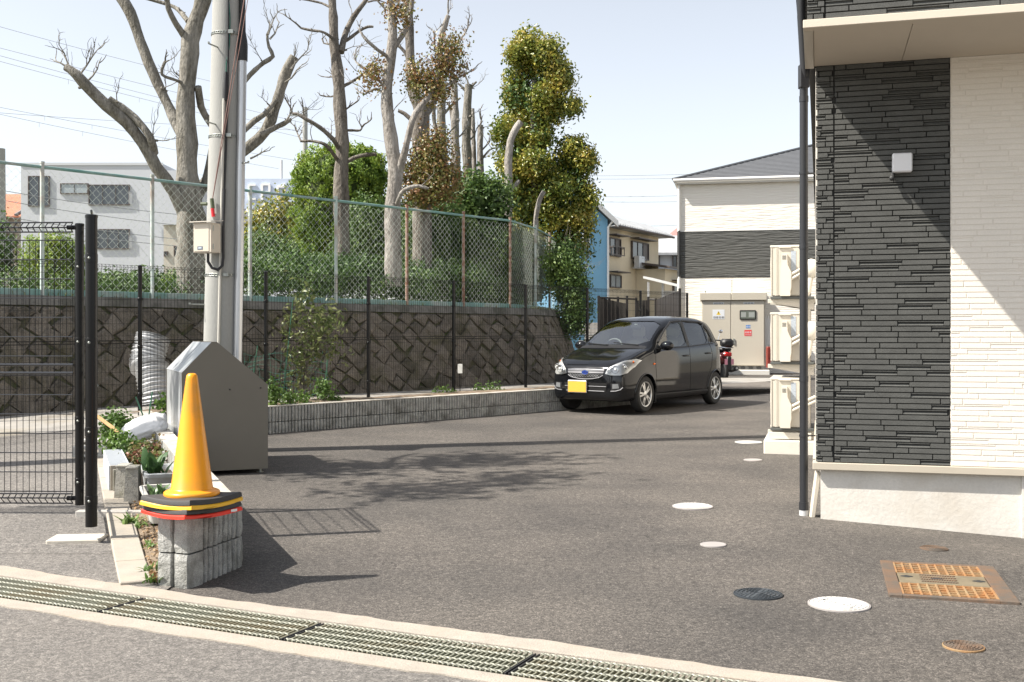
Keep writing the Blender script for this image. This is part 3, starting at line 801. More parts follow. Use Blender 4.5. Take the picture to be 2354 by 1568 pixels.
# ------------------------------------------------------------------ air conditioners
M_AC = mat('ac_cream', (.585, .55, .475), .42, var=.04, vs=3)
M_AC2 = mat('ac_cream_dull', (.58, .54, .47), .5)
M_LABEL = mat('ac_label', (.42, .47, .53), .5, var=.4, vs=60, stretch=(1, 1, 3))
M_TRAY = mat('ac_tray', (.08, .085, .08), .5)
rack = empty('ac_rack', bl(0, 0, 0), BA, 'cream steel rack carrying three air conditioners beside the near building', 'rack')
UZ = [(.352, .905), (1.085, 1.63), (1.81, 2.375)]
S0_, S1_ = -.50, -.16; T0, T1 = 4.06, 4.86
for s in (-.47, -.10):
    for t in (T0 + .06, T1 - .06):
        m_ = MB(); m_.cbox(s, s + .03, t, t + .03, .21, 2.0 if s > -.3 else .30, .003); m_.build('upright', M_AC2, rack)
for z0, z1 in UZ:
    for t in (T0 + .05, T1 - .09):
        m_ = MB(); m_.cbox(S0_ - .03, -.02, t, t + .04, z0 - .075, z0 - .03, .003); m_.build('shelf_beam', M_AC, rack)
        m_ = MB(); m_.prism([(S0_ + .02, z0 - .075), (-.03, z0 - .075), (-.03, z0 - .15), (-.06, z0 - .15)], t + .008, t + .03, Matrix(((1, 0, 0, 0), (0, 0, 1, 0), (0, 1, 0, 0), (0, 0, 0, 1)))); m_.build('gusset', M_AC2, rack)
m_ = MB(); m_.cbox(S0_ - .02, -.06, T0 - .01, T0 + .02, .225, .30, .004); m_.build('skirt_panel', M_AC, rack)
padm = MB(); padm.cbox(S0_ - .07, .0, T0 - .08, T1 + .08, -.05, .215, .01); pado = padm.build('plinth', mat('plinth_concrete', (.60, .57, .51), .85, var=.08, bump=.2), None, False, 40, bl(0, 0, 0), (0, 0, BA)); tag(pado, 'pale concrete plinth under the air conditioner rack', 'plinth')
nm = ['lowest cream air conditioner on the rack, nearest the ground', 'middle cream air conditioner of the rack', 'topmost cream air conditioner of the rack']
nm[0] = 'lowest cream air conditioner on the rack'
for (z0, z1), lb in zip(UZ, nm):
    u = empty('air_conditioner', bl(0, 0, 0), BA, lb, 'air conditioner', 'air conditioners on the rack')
    h = z1 - z0
    m_ = MB(); m_.cbox(S0_ + .012, S1_, T0, T1, z0, z1 - .02, .012); m_.build('casing', mat('ac_casing', (.50, .465, .40), .5, var=.04), u, True, 30)
    m_ = MB(); m_.cbox(S0_ - .004, S1_ + .006, T0 - .006, T1 + .006, z1 - .026, z1, .006); m_.build('lid', M_AC, u, True, 30)
    for ds in (.0, .045, .062):
        m_ = MB(); m_.cbox(S0_ + .004 + ds, S0_ + .016 + ds, T0 - .007, T0 + .02, z0 + .004, z1 - .028, .003); m_.build('corner_rib', M_AC, u)
    m_ = MB(); m_.cbox(S0_ + .09, S0_ + .225, T0 - .022, T0 - .003, z1 - .033, z1 - .012, .005); m_.build('grip', M_AC2, u)
    # stepped valve cover on the end
    m_ = MB(); P = [(.095, .0), (.205, .0), (.205, .05), (.215, .1), (.215, .26), (.19, .31), (.175, .345), (.17, .46), (.11, .46), (.108, .345), (.098, .30), (.095, .2)]
    P = [(S0_ + .012 + a, z0 + b * h / .56) for a, b in P]
    m_.prism(P, -(T0 - .07), -(T0 - .001), Matrix(((1, 0, 0, 0), (0, 0, -1, 0), (0, 1, 0, 0), (0, 0, 0, 1)))); vc = m_.build('valve_cover', M_AC, u)
    m_ = MB()
    for k in range(4): m_.box(S0_ + .13, S0_ + .172, T0 - .0725, T0 - .0695, z0 + (.40 + .012 * k) * h / .56, z0 + (.405 + .012 * k) * h / .56)
    m_.build('cover_slots', M_TRAY, vc)
    m_ = MB(); m_.box(S0_ + .222, S0_ + .275, T0 - .0035, T0 - .0005, z0 + .28, z0 + .50); m_.build('rating_label', M_LABEL, u)
    for k in range(2):
        zz0 = z0 + .2 + .05 * k
        m_ = MB(); m_.tube([Vector((S0_ + .2, T0 - .04, zz0 - .03)), Vector((S0_ + .25, T0 - .05, zz0 + .0)), Vector((S0_ + .33, T0 - .05, zz0 + .045)), Vector((S0_ + .40, T0 - .02, zz0 + .06)), Vector((-.02, T0 + .0, zz0 + .1))], .0165, 10); m_.build('pipe', M_AC, u, True)
    m_ = MB(); m_.cbox(S0_ + .0, -.03, T0 - .012, T1 + .01, z0 - .032, z0 - .004, .004); m_.build('drip_tray', M_TRAY, u)
    # fan grille on the face that looks across the lot
    m_ = MB()
    for k in range(7):
        rr = .05 + .03 * k
        m_.tube([Vector((S0_ + .0, T0 + .3 + rr * math.cos(a * math.pi / 10), (z0 + z1) / 2 + rr * math.sin(a * math.pi / 10))) for a in range(21)], .003, 4)
    m_.build('fan_grille', M_AC2, u)
# wall sleeve and hose beyond
for z, lb in ((2.1, 'round cream wall sleeve above the topmost air conditioner pipes'), (1.42, 'round cream wall sleeve above the middle air conditioner pipes')):
    m_ = MB(); m_.ball((0, 0, 0), (.09, .07, .11)); m_.tube([(0, 0, -.05), (-.03, -.02, -.25), (-.09, -.02, -.33)], .03, 10)
    tag(m_.build('wall_sleeve', M_AC, None, True, 60, bl(-.06, T0 - .15, z), (0, 0, BA)), lb, 'wall sleeve')

# ------------------------------------------------------------------ covers set in the asphalt
def gpt(x, y):
    'where a picture point meets the lot'
    Y = 8.
    for _ in range(30):
        X = (x - 1176.5) / F * Y; Y = (CZ - gz(X, Y)) * F / (y - 770)
    X = (x - 1176.5) / F * Y
    return Vector((X, Y, gz(X, Y)))
M_WCOVER = mat('white_cover', (.62, .61, .58), .5, var=.12, vs=9, bump=.25, bs=220, dirt=(.38, .36, .32), ds=8.)
M_GCOVER = mat('grey_cover', (.34, .315, .30), .6, var=.08, vs=10)
M_ICOVER = mat('iron_cover', (.07, .08, .09), .45, .6, var=.3, vs=20)
M_ORUST = mat('orange_rust', (.30, .135, .045), .8, var=.4, vs=7, col2=(.27, .2, .11), bump=.5, bs=120)
M_BRUST = mat('brown_iron', (.095, .08, .065), .75, .0, var=.35, vs=8, col2=(.16, .09, .05), bump=.4, bs=100)
M_TAN = mat('tan_iron', (.19, .155, .10), .7, var=.3, vs=9)
def round_cover(name, x, y, wpx, m, label, cat, stars=False, rim=None, pat=0):
    q = gpt(x, y); r = wpx / 2 / F * q.y
    c = empty(name, q + Vector((0, 0, .002)), 0, label, cat)
    m_ = MB(); m_.lathe([(r * 1.0, -.03), (r * 1.0, .005), (r * .955, .007), (r * .95, .003)], 40); m_.build('rim', rim or m, c, True, 30)
    m_ = MB(); m_.lathe([(r * .94, -.02), (r * .935, .0055), (0, .0065)], 40); m_.build('lid', m, c, True, 30)
    if pat:
        m_ = MB()
        for ring in range(1, 6):
            rr = r * .17 * ring; k = 6 * ring
            for i in range(k):
                a = 2 * math.pi * i / k
                M = Matrix.Rotation(a, 4, 'Z') @ Matrix.Translation((rr, 0, .0065))
                m_.cbox(-r * .03, r * .03, -r * .075, r * .075, -.002, .0035, .0012, M)
        m_.build('raised_pattern', m, c)
        for a in (.5, 3.6):
            h = MB(); h.cbox(-r * .12, r * .12, -r * .03, r * .03, .0, .008, .002, Matrix.Rotation(a, 4, 'Z') @ Matrix.Translation((0, r * .6, 0))); h.build('key_slot', M_DARK, c)
    return c
round_cover('manhole_cover', 1928, 1391, 140, M_WCOVER, 'large bright white round manhole cover beside the dark iron one', 'manhole cover', pat=1, rim=M_GCOVER)
round_cover('manhole_cover', 1591.5, 1165, 93, M_WCOVER, 'bright white round manhole cover out in the open lot', 'manhole cover', pat=1, rim=M_GCOVER)
round_cover('manhole_cover', 1720, 1017, 62, M_WCOVER, 'white round manhole cover in front of the air conditioner rack', 'manhole cover')
round_cover('drain_cover', 1639, 1253, 60, M_GCOVER, 'small plain grey round drain cap in the open lot', 'drain cap')
round_cover('drain_cover', 1730, 1058, 42, M_GCOVER, 'small plain grey round drain cap near the air conditioner plinth', 'drain cap')
round_cover('iron_cover', 1742, 1367, 112, M_ICOVER, 'dark cast iron round cover with raised pattern', 'manhole cover', pat=1)
round_cover('valve_cover', 2214, 1488, 92, M_BRUST, 'small rusty round valve cover sunk in rough asphalt', 'valve cover', rim=M_ORUST, pat=1)
round_cover('valve_cover', 2146, 1262, 62, M_BRUST, 'small brown round valve cover in front of the foundation', 'valve cover', pat=1)
# asphalt humps round the rusty valve cover give way to the sheet; rectangular cast cover
ca, cb, cc, cd = gpt(2028, 1294), gpt(2292, 1303), gpt(2330, 1391), gpt(2038, 1372)
cu = Vector((math.cos(BA), math.sin(BA), 0)); cvv = Vector((-cu.y, cu.x, 0))
cen = (ca + cb + cc + cd) / 4; cw = ((cb - ca).length + (cc - cd).length) / 4; chh = abs(((ca - cd).dot(cvv) + (cb - cc).dot(cvv)) / 4)
sl = (gz(cen.x + .2, cen.y) - gz(cen.x - .2, cen.y)) / .4
rc = empty('cast_iron_cover', cen + Vector((0, 0, .004)), 0, 'rusty rectangular cast iron cover with grid pattern', 'manhole cover')
rc.rotation_euler = (0, -math.atan(sl), math.atan2(cu.y, cu.x))
W_, H_ = cw, chh
m_ = MB()
for a in ((-W_, -W_ + .07, -H_, H_), (W_ - .09, W_, -H_, H_), (-W_ + .07, W_ - .09, -H_, -H_ + .035), (-W_ + .07, W_ - .09, H_ - .035, H_)): m_.cbox(a[0], a[1], a[2], a[3], -.04, .010, .003)
m_.build('frame', M_BRUST, rc)
m_ = MB(); m_.box(-W_ + .06, W_ - .08, -H_ + .03, H_ - .03, -.04, -.006); m_.build('bed_plate', M_ORUST, rc)
ix0, ix1 = -W_ + .075, W_ - .095; band = H_ * .30
for lo, hi in ((-H_ + .04, -band), (band, H_ - .04)):
    rib = MB()
    for k in range(11):
        x = ix0 + (ix1 - ix0) * k / 10; rib.cbox(x - .006, x + .006, lo, hi, -.03, .009, .002)
    for k in range(6):
        y = lo + (hi - lo) * k / 5; rib.cbox(ix0, ix1, y - .004, y + .004, -.03, .006, .0015)
    rib.build('grid', M_ORUST, rc)
m_ = MB(); m_.cbox(ix0, ix1, -band + .012, band - .012, -.02, .008, .002); ct = m_.build('centre_band', M_TAN, rc)
m_ = MB(); L_ = ix1 - ix0
for k in range(14):
    for j in range(4): 
        x = ix0 + L_ * (.27 + .40 * k / 14); y = -band * .6 + band * 1.2 * j / 3
        m_.cbox(-.011, .011, -.004, .004, .006, .013, .0015, Matrix.Translation((x, y, 0)) @ Matrix.Rotation(.6, 4, 'Z'))
tag(m_.build('tread_pattern', M_BRUST, ct), kind='stuff')
for x, y in ((.1, .2), (.44, .0), (.91, .0)):
    m_ = MB(); q = Vector((ix0 + L_ * x, y * band, .008))
    for k in range(4): m_.ball(q + Vector((.018 * math.cos(k * 1.6), .012 * math.sin(k * 1.6), 0)), (.018, .013, .005), 8, 5)
    m_.build('key_hole', M_DARK, ct, True)

# ------------------------------------------------------------------ grey steel bin
M_BIN = mat('bin_grey', (.165, .15, .122), .45, .0, var=.06, vs=3, spec=.4)
M_BINL = mat('bin_lid_skylit', (.55, .57, .58), .3, .35)  # paler than the bin grey: bright sky reflection put into the colour
bn = empty('garbage_bin', (0, 0, 0), 0, 'grey steel garbage bin house with sloping lids at the foot of the pole', 'garbage bin')
fr = Vector((-2.36, 10.52, .04)); wv = Vector((-.92, -.40, 0)); dv = Vector((-.40, .92, 0)); BW = .80; BD = 1.35
pr = [(0, .055), (0, .845), (.50, 1.265), (.605, 1.265), (BW, 1.0), (BW, .055)]
pr = [(0, .05), (0, .86), (.475, 1.27), (.53, 1.27), (BW, .985), (BW, .05)]
def bp_(a, d, z): return fr + wv * a + dv * d + Vector((0, 0, z))
k = len(pr)
for nm_, d0, d1 in (('end_panel', 0, .012), ('end_panel', BD - .012, BD)):
    m_ = MB(); m_.add([bp_(a, d0, z) for a, z in pr] + [bp_(a, d1, z) for a, z in pr], [tuple(range(k))[::-1], tuple(range(k, 2 * k))] + [(i, (i + 1) % k, k + (i + 1) % k, k + i) for i in range(k)]); m_.build(nm_, M_BIN, bn)
def bslab(name, i, m, inset=.006, th=.012, d0=.013, d1=BD - .013, parent=None, f0=0., f1=1.):
    a, b = Vector(pr[i]), Vector(pr[(i + 1) % k]); a, b = a.lerp(b, f0), a.lerp(b, f1); n = Vector((-(b - a).y, (b - a).x)).normalized()
    cen_ = Vector((BW / 2, .6)); 
    if n.dot(cen_ - a) < 0: n = -n
    a2, b2 = a + n * inset, b + n * inset; a3, b3 = a2 + n * th, b2 + n * th
    q = MB(); q.add([bp_(*(p.x, d, p.y)) for d in (d0, d1) for p in (a2, b2, b3, a3)], [(3, 2, 1, 0), (4, 5, 6, 7), (0, 1, 5, 4), (1, 2, 6, 5), (2, 3, 7, 6), (3, 0, 4, 7)])
    return q.build(name, m, parent or bn)
bslab('back_panel', 0, M_BIN); bslab('back_lid', 1, M_BINL); bslab('ridge', 2, M_BIN, -.004)
for j in range(2): bslab('front_lid', 3, M_BINL, .0, .012, .02 + j * BD / 2, BD / 2 * (j + 1) - .015)
bslab('front_panel', 4, M_BINL, .006); bslab('floor', 5, M_BIN)
for a, d in ((.06, .08), (BW - .06, .08), (.06, BD - .08), (BW - .06, BD - .08)):
    m_ = MB(); q = bp_(a, d, 0); m_.tube([q, q + Vector((0, 0, .015))], .035, 12); m_.tube([q + Vector((0, 0, .015)), q + Vector((0, 0, .06))], .012, 8); m_.build('foot', M_GALV, bn, True)
for a, z in ((.07, .83), (.36, .82)):
    m_ = MB(); q = bp_(a, -.004, z); m_.ball(q, .008, 8, 6); m_.build('rivet', M_DARK, bn)

# ------------------------------------------------------------------ traffic cone on its stack of plates
M_CONE = mat('yellow_orange_plastic', (.90, .335, .008), .33, 0, var=.08, vs=5, dirt=(.62, .27, .03), ds=5.)
M_RUB = mat('black_rubber', (.045, .043, .042), .7, bump=.2, bs=120)
M_YEL = mat('yellow_plate', (.80, .43, .02), .4)
M_RED = mat('red_plate', (.72, .035, .015), .4)
CC = px(441, 1150, 5.98); CX, CY = CC.x, CC.y; ZT = .397
def plate(name, z, half, th, rot, m, label, cat, bend=.012):
    'square plate, dished in the middle of each side, with rounded corners'
    mb = MB(); n = 64; ring = []
    for i in range(n):
        a = 2 * math.pi * i / n; c, s = math.cos(a), math.sin(a); q = half / max(abs(c), abs(s)); q = min(q, half * 1.395)
        cor = (q / half - 1) / .395
        ring.append((q * c, q * s, bend * (cor - .5)))
    vs = []; 
    for dz, f in ((0, 1.0), (th * .75, .99), (th, .965)):
        for x, y, b in ring: vs.append((x * f, y * f, dz + b))
    for x, y, b in ring: vs.append((x * .5, y * .5, th + .004))
    fs = []
    for L in range(3):
        for i in range(n): fs.append((L * n + i, L * n + (i + 1) % n, (L + 1) * n + (i + 1) % n, (L + 1) * n + i))
    fs += [tuple(range(n))[::-1], tuple(range(3 * n, 4 * n))]
    mb.add(vs, fs)
    o = mb.build(name, m, None, True, 35, (CX, CY, z), (0, 0, rot)); return tag(o, label, cat)
plate('cone_base', ZT + .008, .195, .02, .93, M_RED, 'red plastic cone base at the bottom of the plate stack', 'cone base')
plate('rubber_weight', ZT + .032, .19, .024, .97, M_RUB, 'lower black rubber weight between the red and yellow plates', 'cone weight')
plate('yellow_cone_base', ZT + .057, .196, .021, 1.06, M_YEL, 'yellow plastic cone base between two black weights', 'cone base')
plate('top_rubber_weight', ZT + .08, .192, .026, 1.03, M_RUB, 'upper black rubber weight directly under the yellow cone', 'cone weight')
cn = empty('traffic_cone', (CX, CY, ZT + .108), 0, 'tall yellow orange traffic cone on the block wall end', 'traffic cone')
ZC = CZ - (858 - 770) / F * CY - (ZT + .108)
m_ = MB(); m_.lathe([(.118, .03), (.112, .036), (.032, ZC - .03), (.029, ZC - .012), (.02, ZC - .002), (.012, ZC), (.010, ZC - .02)], 48); m_.build('body', M_CONE, cn, True, 50)
m_ = MB(); m_.lathe([(.148, -.004), (.151, .004), (.149, .016), (.14, .022), (.125, .026), (.117, .032)], 48); m_.build('flange', M_CONE, cn, True, 50)
m_ = MB(); q = Vector((CX + .17, CY + .02, ZT + .02)); m_.box(-.02, .02, -.001, .001, -.006, .008, Matrix.Translation((CX, CY, ZT + .02)) @ Matrix.Rotation(.93, 4, 'Z') @ Matrix.Translation((.13, -.1965, 0))); tag(m_.build('sticker', mat('sticker', (.75, .74, .72), .5)), 'small white sticker on the red cone base edge', 'sticker')

# ------------------------------------------------------------------ mesh gate
gt = empty('mesh_gate', (0, 0, 0), 0, 'black wire mesh gate leaf standing across the footpath', 'gate')
GX, GY = -3.18, 8.0; GB = .13; GT = 2.20
def gpost(parent, x, y, z0, z1, r):
    m_ = MB(); m_.lathe([(r, z0), (r, z1 - .02), (r * 1.08, z1 - .02), (r * 1.08, z1 - .004), (r * .9, z1), (0, z1)], 20); p = m_.build('post', M_BLACK, parent, True, 40, (x, y, 0))
    for z in (z0 + .17, z0 + .62, z0 + 1.2, z0 + 1.75):
        c_ = MB(); c_.lathe([(r * 1.0, z - .03), (r * 1.06, z - .028), (r * 1.06, z + .028), (r, z + .03)], 20); c_.build('band', M_BLACK, p, True, 40)
        c_ = MB(); c_.ball((0, -r * 1.05, z), .009, 8, 6); c_.build('bolt', M_GALV, p, True)
gpost(gt, GX, GY, GB, GT, .031)
LW = 1.4
M_BWG = mat('gate_wire', (.02, .02, .021), .12, 0., spec=.9)
wv_ = MB(); wirebox(wv_, (0, 0, GB + .09), (0, 0, GT - .12), .0026); wv_me = wv_.mesh('upright_wire', M_BLACKW)
for i in range(26): link('upright_wire', wv_me, gt, (GX - .05 - i * .0462, GY + i * .0013, 0))
for i in range(15):
    z = GB + .10 + i * .142
    if z > GT - .08: break
    m_ = MB(); m_.tube([(GX - .05, GY - .005, z), (GX - LW, GY - .005 + .035, z)], .0042, 8); m_.build('cross_wire', M_BWG, gt, True)
for zc, w in ((1.13, .018), (GT - .03, .014), (GB + .05, .016)):
    for d in (-.03, .03) if w > .015 and zc < 1.2 and zc > 1 else (-.035, .0, .035):
        m_ = MB(); m_.tube([(GX - .04, GY - abs(d) * .6, zc + d), (GX - LW, GY + .035 - abs(d) * .6, zc + d)], .0105 if zc > 1 and zc < 1.2 else .0055, 8); m_.build('rail', M_BWG, gt, True)
for zc in (GT - .03, GB + .05):
    for i in range(26):
        m_ = MB(); x = GX - .05 - i * .0462; y = GY + i * .0013
        m_.tube([(x, y, zc - .035), (x, y - .05, zc), (x, y, zc + .035)], .0042, 5); m_.build('loop_wire', M_BLACKW, gt)
    m_ = MB(); m_.tube([(GX, GY, zc), (GX - .09, GY, zc)], .017, 10); m_.build('rail_clamp', M_BLACK, gt, True)
# second leaf, swung open towards the street
g2 = empty('open_gate_leaf', (0, 0, 0), 0, 'black mesh gate leaf swung open with stout end post', 'gate')
EX, EY = -2.745, 7.1; gpost(g2, EX, EY, .13, 2.165, .0375)
dirg = Vector((GX + .09 - EX, GY + .05 - EY, 0)); gl_ = dirg.length; dirg.normalize()
for i in range(1, 19): link('upright_wire', wv_me, g2, (EX + dirg.x * i * .05, EY + dirg.y * i * .05, 0))
for i in range(15):
    z = GB + .10 + i * .142
    if z > GT - .08: break
    m_ = MB(); m_.tube([(EX, EY, z), (EX + dirg.x * gl_, EY + dirg.y * gl_, z)], .004, 6); m_.build('cross_wire', M_BWG, g2, True)
for zc in (1.1, 1.16, GT - .06, GT - .01, GB + .02, GB + .09):
    m_ = MB(); m_.tube([(EX, EY, zc), (EX + dirg.x * gl_, EY + dirg.y * gl_, zc)], .0085, 6); m_.build('rail', M_BWG, g2, True)
m_ = MB(); m_.tube([(EX + .02, EY + .05, 1.05), (EX - .03, EY + .1, 1.0), (EX - .03, EY + .12, .9)], .008, 8); m_.build('latch', M_GALV, g2, True)
m_ = MB()
q = px(135, 1228, 7.5); m_.cbox(-.18, .16, -.10, .12, -.03, .032, .008, Matrix.Translation((-2.86, 7.18, .015)) @ Matrix.Rotation(.1, 4, 'Z')); tag(m_.build('gate_pad', mat('pad_conc', (.5, .465, .4), .9, var=.1, bump=.3)), 'pale concrete pad under the open gate leaf', 'concrete pad')
m_ = MB(); m_.cbox(-.3, .42, -.035, .035, -.03, .036, .006, Matrix.Translation((-2.86, 7.9, .07)) @ Matrix.Rotation(-.02, 4, 'Z')); tag(m_.build('gate_sill', M_CONC), 'thin concrete gate sill across the kerb stones', 'sill')

# ------------------------------------------------------------------ utility pole
M_POLE = mat('pole_concrete', (.36, .36, .34), .85, var=.14, vs=2.5, bump=.25, bs=70, fine=.06, fs=80, dirt=(.34, .34, .32), ds=1.2, stretch=(1, 1, .25))
M_CABLE = mat('cable_black', (.018, .018, .02), .5)
M_VINYL = mat('conduit_silver', (.62, .63, .64), .32, .55)
up_ = empty('utility_pole', (0, 0, 0), 0, 'tall concrete utility pole with conduits beside the grey bin', 'utility pole')
PY = 12.25
pb0 = px(505, 800, PY); tilt = Vector((.0215, 0, 1)).normalized()
P0 = Vector((pb0.x - .0215 * (pb0.z - .05), PY, .0))
def pp(z, dx=0., dy=0.): q = P0 + tilt * (z / tilt.z); return Vector((q.x + dx, q.y + dy, z))
def prad(z): return .186 - .0048 * z
m_ = MB(); zs = [-.3, 1, 2, 3, 4, 5, 6, 8, 10, 12.5]; m_.tube([pp(z) for z in zs], [prad(z) for z in zs], 40); m_.build('shaft', M_POLE, up_, True, 60)
for z in (2.05, 3.6, 4.75):
    m_ = MB()
    for dz in (-.012, .012): m_.tube([pp(z + dz) + Vector((math.cos(a * math.pi / 12), math.sin(a * math.pi / 12), 0)) * (prad(z) + .004) for a in range(24)] + [pp(z + dz) + Vector((prad(z) + .004, 0, 0))], .0035, 5)
    for a in range(36): 
        q = pp(z) + Vector((math.cos(a * math.pi / 18), math.sin(a * math.pi / 18), 0)) * (prad(z) + .004); m_.box(-.005, .005, -.003, .003, -.013, .013, Matrix.Translation(q) @ Matrix.Rotation(a * math.pi / 18 + math.pi / 2, 4, 'Z'))
    m_.build('strap_band', M_GALV, up_)
    m_ = MB(); q = pp(z, prad(z) * .55, -prad(z) * .85 - .02); m_.cbox(q.x - .03, q.x + .03, q.y - .02, q.y + .03, z - .022, z + .022, .004); m_.build('band_clamp', M_GALV, up_)
zc0, zc1 = .2, 3.2
def along(dx, dyf, z0, z1, r, n=12, seg=6): return [pp(z0 + (z1 - z0) * i / seg, dx, -math.sqrt(max(0, prad(2) ** 2 - dx * dx)) * dyf - r) for i in range(seg + 1)]
m_ = MB(); m_.tube(along(.035, 1, .2, 4.0, .014), .015, 12); m_.build('thin_conduit', mat('conduit_cream', (.56, .54, .48), .4), up_, True, 60)
big = [pp(z, prad(z) + .035, -.055) for z in (.1, 1, 2, 3, 4.52)]
m_ = MB(); m_.tube(big, .048, 20); m_.build('steel_conduit', M_VINYL, up_, True, 60)
m_ = MB(); m_.tube([pp(z, prad(z) + .035, -.055) for z in (4.45, 4.62, 4.68, 4.78, 5.0)], [.056, .056, .05, .03, .026], 16); m_.build('conduit_cap', M_CABLE, up_, True, 60)
m_ = MB(); m_.tube([pp(z, prad(z) + .03 - (z - 4.7) * .015, -.06) for z in (4.7, 5.0, 5.5, 6, 7, 8, 11)], [.03, .034, .036, .034, .034, .034, .034], 10); m_.build('riser_cable', M_CABLE, up_, True, 60)
m_ = MB(); m_.tube([pp(z, .062 + .01 * math.sin(z * 2), -prad(z) * .93 - .016) for z in (2.9, 3.3, 3.8, 4.1, 4.6, 5.2, 6, 7, 9)], .011, 8); m_.build('black_cable', M_CABLE, up_, True, 60)
m_ = MB(); m_.tube([pp(z, .05, -prad(z) * .95 - .02) for z in (3.98, 4.05, 4.12, 4.3)], [.022, .026, .026, .012], 10); m_.build('cable_boot', M_CABLE, up_, True, 60)
m_ = MB(); m_.tube([pp(z, .05 + (.03 if 4.5 < z < 5 else 0), -prad(z) * .95 - .012) for z in (4.2, 4.4, 4.6, 4.9, 5.2, 5.8, 7)], .006, 6); m_.build('green_wire', mat('green_wire', (.03, .13, .1), .5), up_, True, 60)
for z, a in ((4.58, 2.0), (1.72, 3.4), (3.3, -.2), (5.3, 3.3), (3.72, -2.0)):
    m_ = MB(); d = Vector((math.cos(a), -abs(math.sin(a)) - .2, 0)).normalized(); m_.tube([pp(z) + d * prad(z) * .9, pp(z) + d * (prad(z) + .16)], .009, 6); m_.tube([pp(z) + d * (prad(z) + .16), pp(z) + d * (prad(z) + .162) + Vector((0, 0, .02))], .012, 6); m_.build('step_bolt', M_GALV, up_, True)
# stay rope with hook
m_ = MB(); q0 = pp(2.83, -.07, -prad(3) - .03); q1 = pp(6.4, .42, -.2)
m_.tube([q0, q0.lerp(q1, .5) + Vector((.0, -.03, -.05)), q1], .0055, 6); m_.tube([q0, q0.lerp(q1, .5) + Vector((.035, -.03, -.05)), q1 + Vector((.05, 0, 0))], .004, 6); m_.build('hoist_rope', mat('rope', (.24, .14, .12), .8), up_, True)
m_ = MB(); m_.tube([q0 + Vector((-.12, 0, 0)), q0 + Vector((-.05, -.01, 0))], .02, 8); m_.tube([q0 + Vector((0, 0, .06)), q0 + Vector((.012, 0, -.05))], .022, 8); m_.build('rope_cleat', mat('cleat', (.09, .11, .06), .6), up_, True)
m_ = MB(); m_.tube([q0 + Vector((.01, -.01, -.05)), q0 + Vector((.02, -.01, -.14))], .02, 8); m_.build('red_hook', mat('hook_red', (.65, .02, .03), .45), up_, True)
# cream service box
bx0 = px(478, 545, PY - .3); Mx = Matrix.Translation(bx0) @ Matrix.Rotation(-.35, 4, 'Z')
m_ = MB(); m_.cbox(-.125, .105, -.09, .085, -.175, .15, .004, Mx); sb_ = m_.build('service_box', mat('box_cream', (.63, .56, .46), .5, var=.04), up_)
m_ = MB(); m_.cbox(-.115, .08, -.096, -.0895, -.165, .135, .003, Mx); m_.build('box_door', MATS['box_cream'], sb_)
m_ = MB(); m_.add([Mx @ Vector(v) for v in ((-.15, -.13, .152), (.13, -.13, .152), (.13, .095, .178), (-.15, .095, .178), (-.15, -.13, .162), (.13, -.13, .162), (.13, .095, .188), (-.15, .095, .188))], [(3, 2, 1, 0), (4, 5, 6, 7), (0, 1, 5, 4), (1, 2, 6, 5), (2, 3, 7, 6), (3, 0, 4, 7)]); m_.build('box_hood', mat('box_hood', (.6, .55, .47), .5), sb_)
m_ = MB(); m_.box(-.068, .0, -.0985, -.0962, -.145, -.108, Mx); m_.build('nameplate', mat('plate_blue', (.14, .17, .22), .5), sb_)
m_ = MB(); m_.box(-.055, -.013, -.1, -.0986, -.134, -.119, Mx); m_.build('plate_text', mat('plate_text', (.5, .55, .6), .5), sb_)
for z in (-.11, .09): m_ = MB(); m_.cbox(.104, .11, -.06, -.045, z - .03, z + .03, .002, Mx); m_.build('hinge', M_GALV, sb_)
c0 = Mx @ Vector((.0, 0, -.18)); c1 = pp(c0.z, .07, -prad(2) - .03)
m_ = MB(); m_.tube([c0, c0 + Vector((0, 0, -.09)), c0 + Vector((.045, 0, -.16)), c0 + Vector((.11, 0, -.18)), c1 + Vector((-.01, 0, -.13)), c1 + Vector((0, 0, -.04)), c1 + Vector((0, 0, .3)), pp(3.0, .062, -prad(3) - .016)], .016, 10); m_.build('drop_cable', M_CABLE, up_, True, 60)
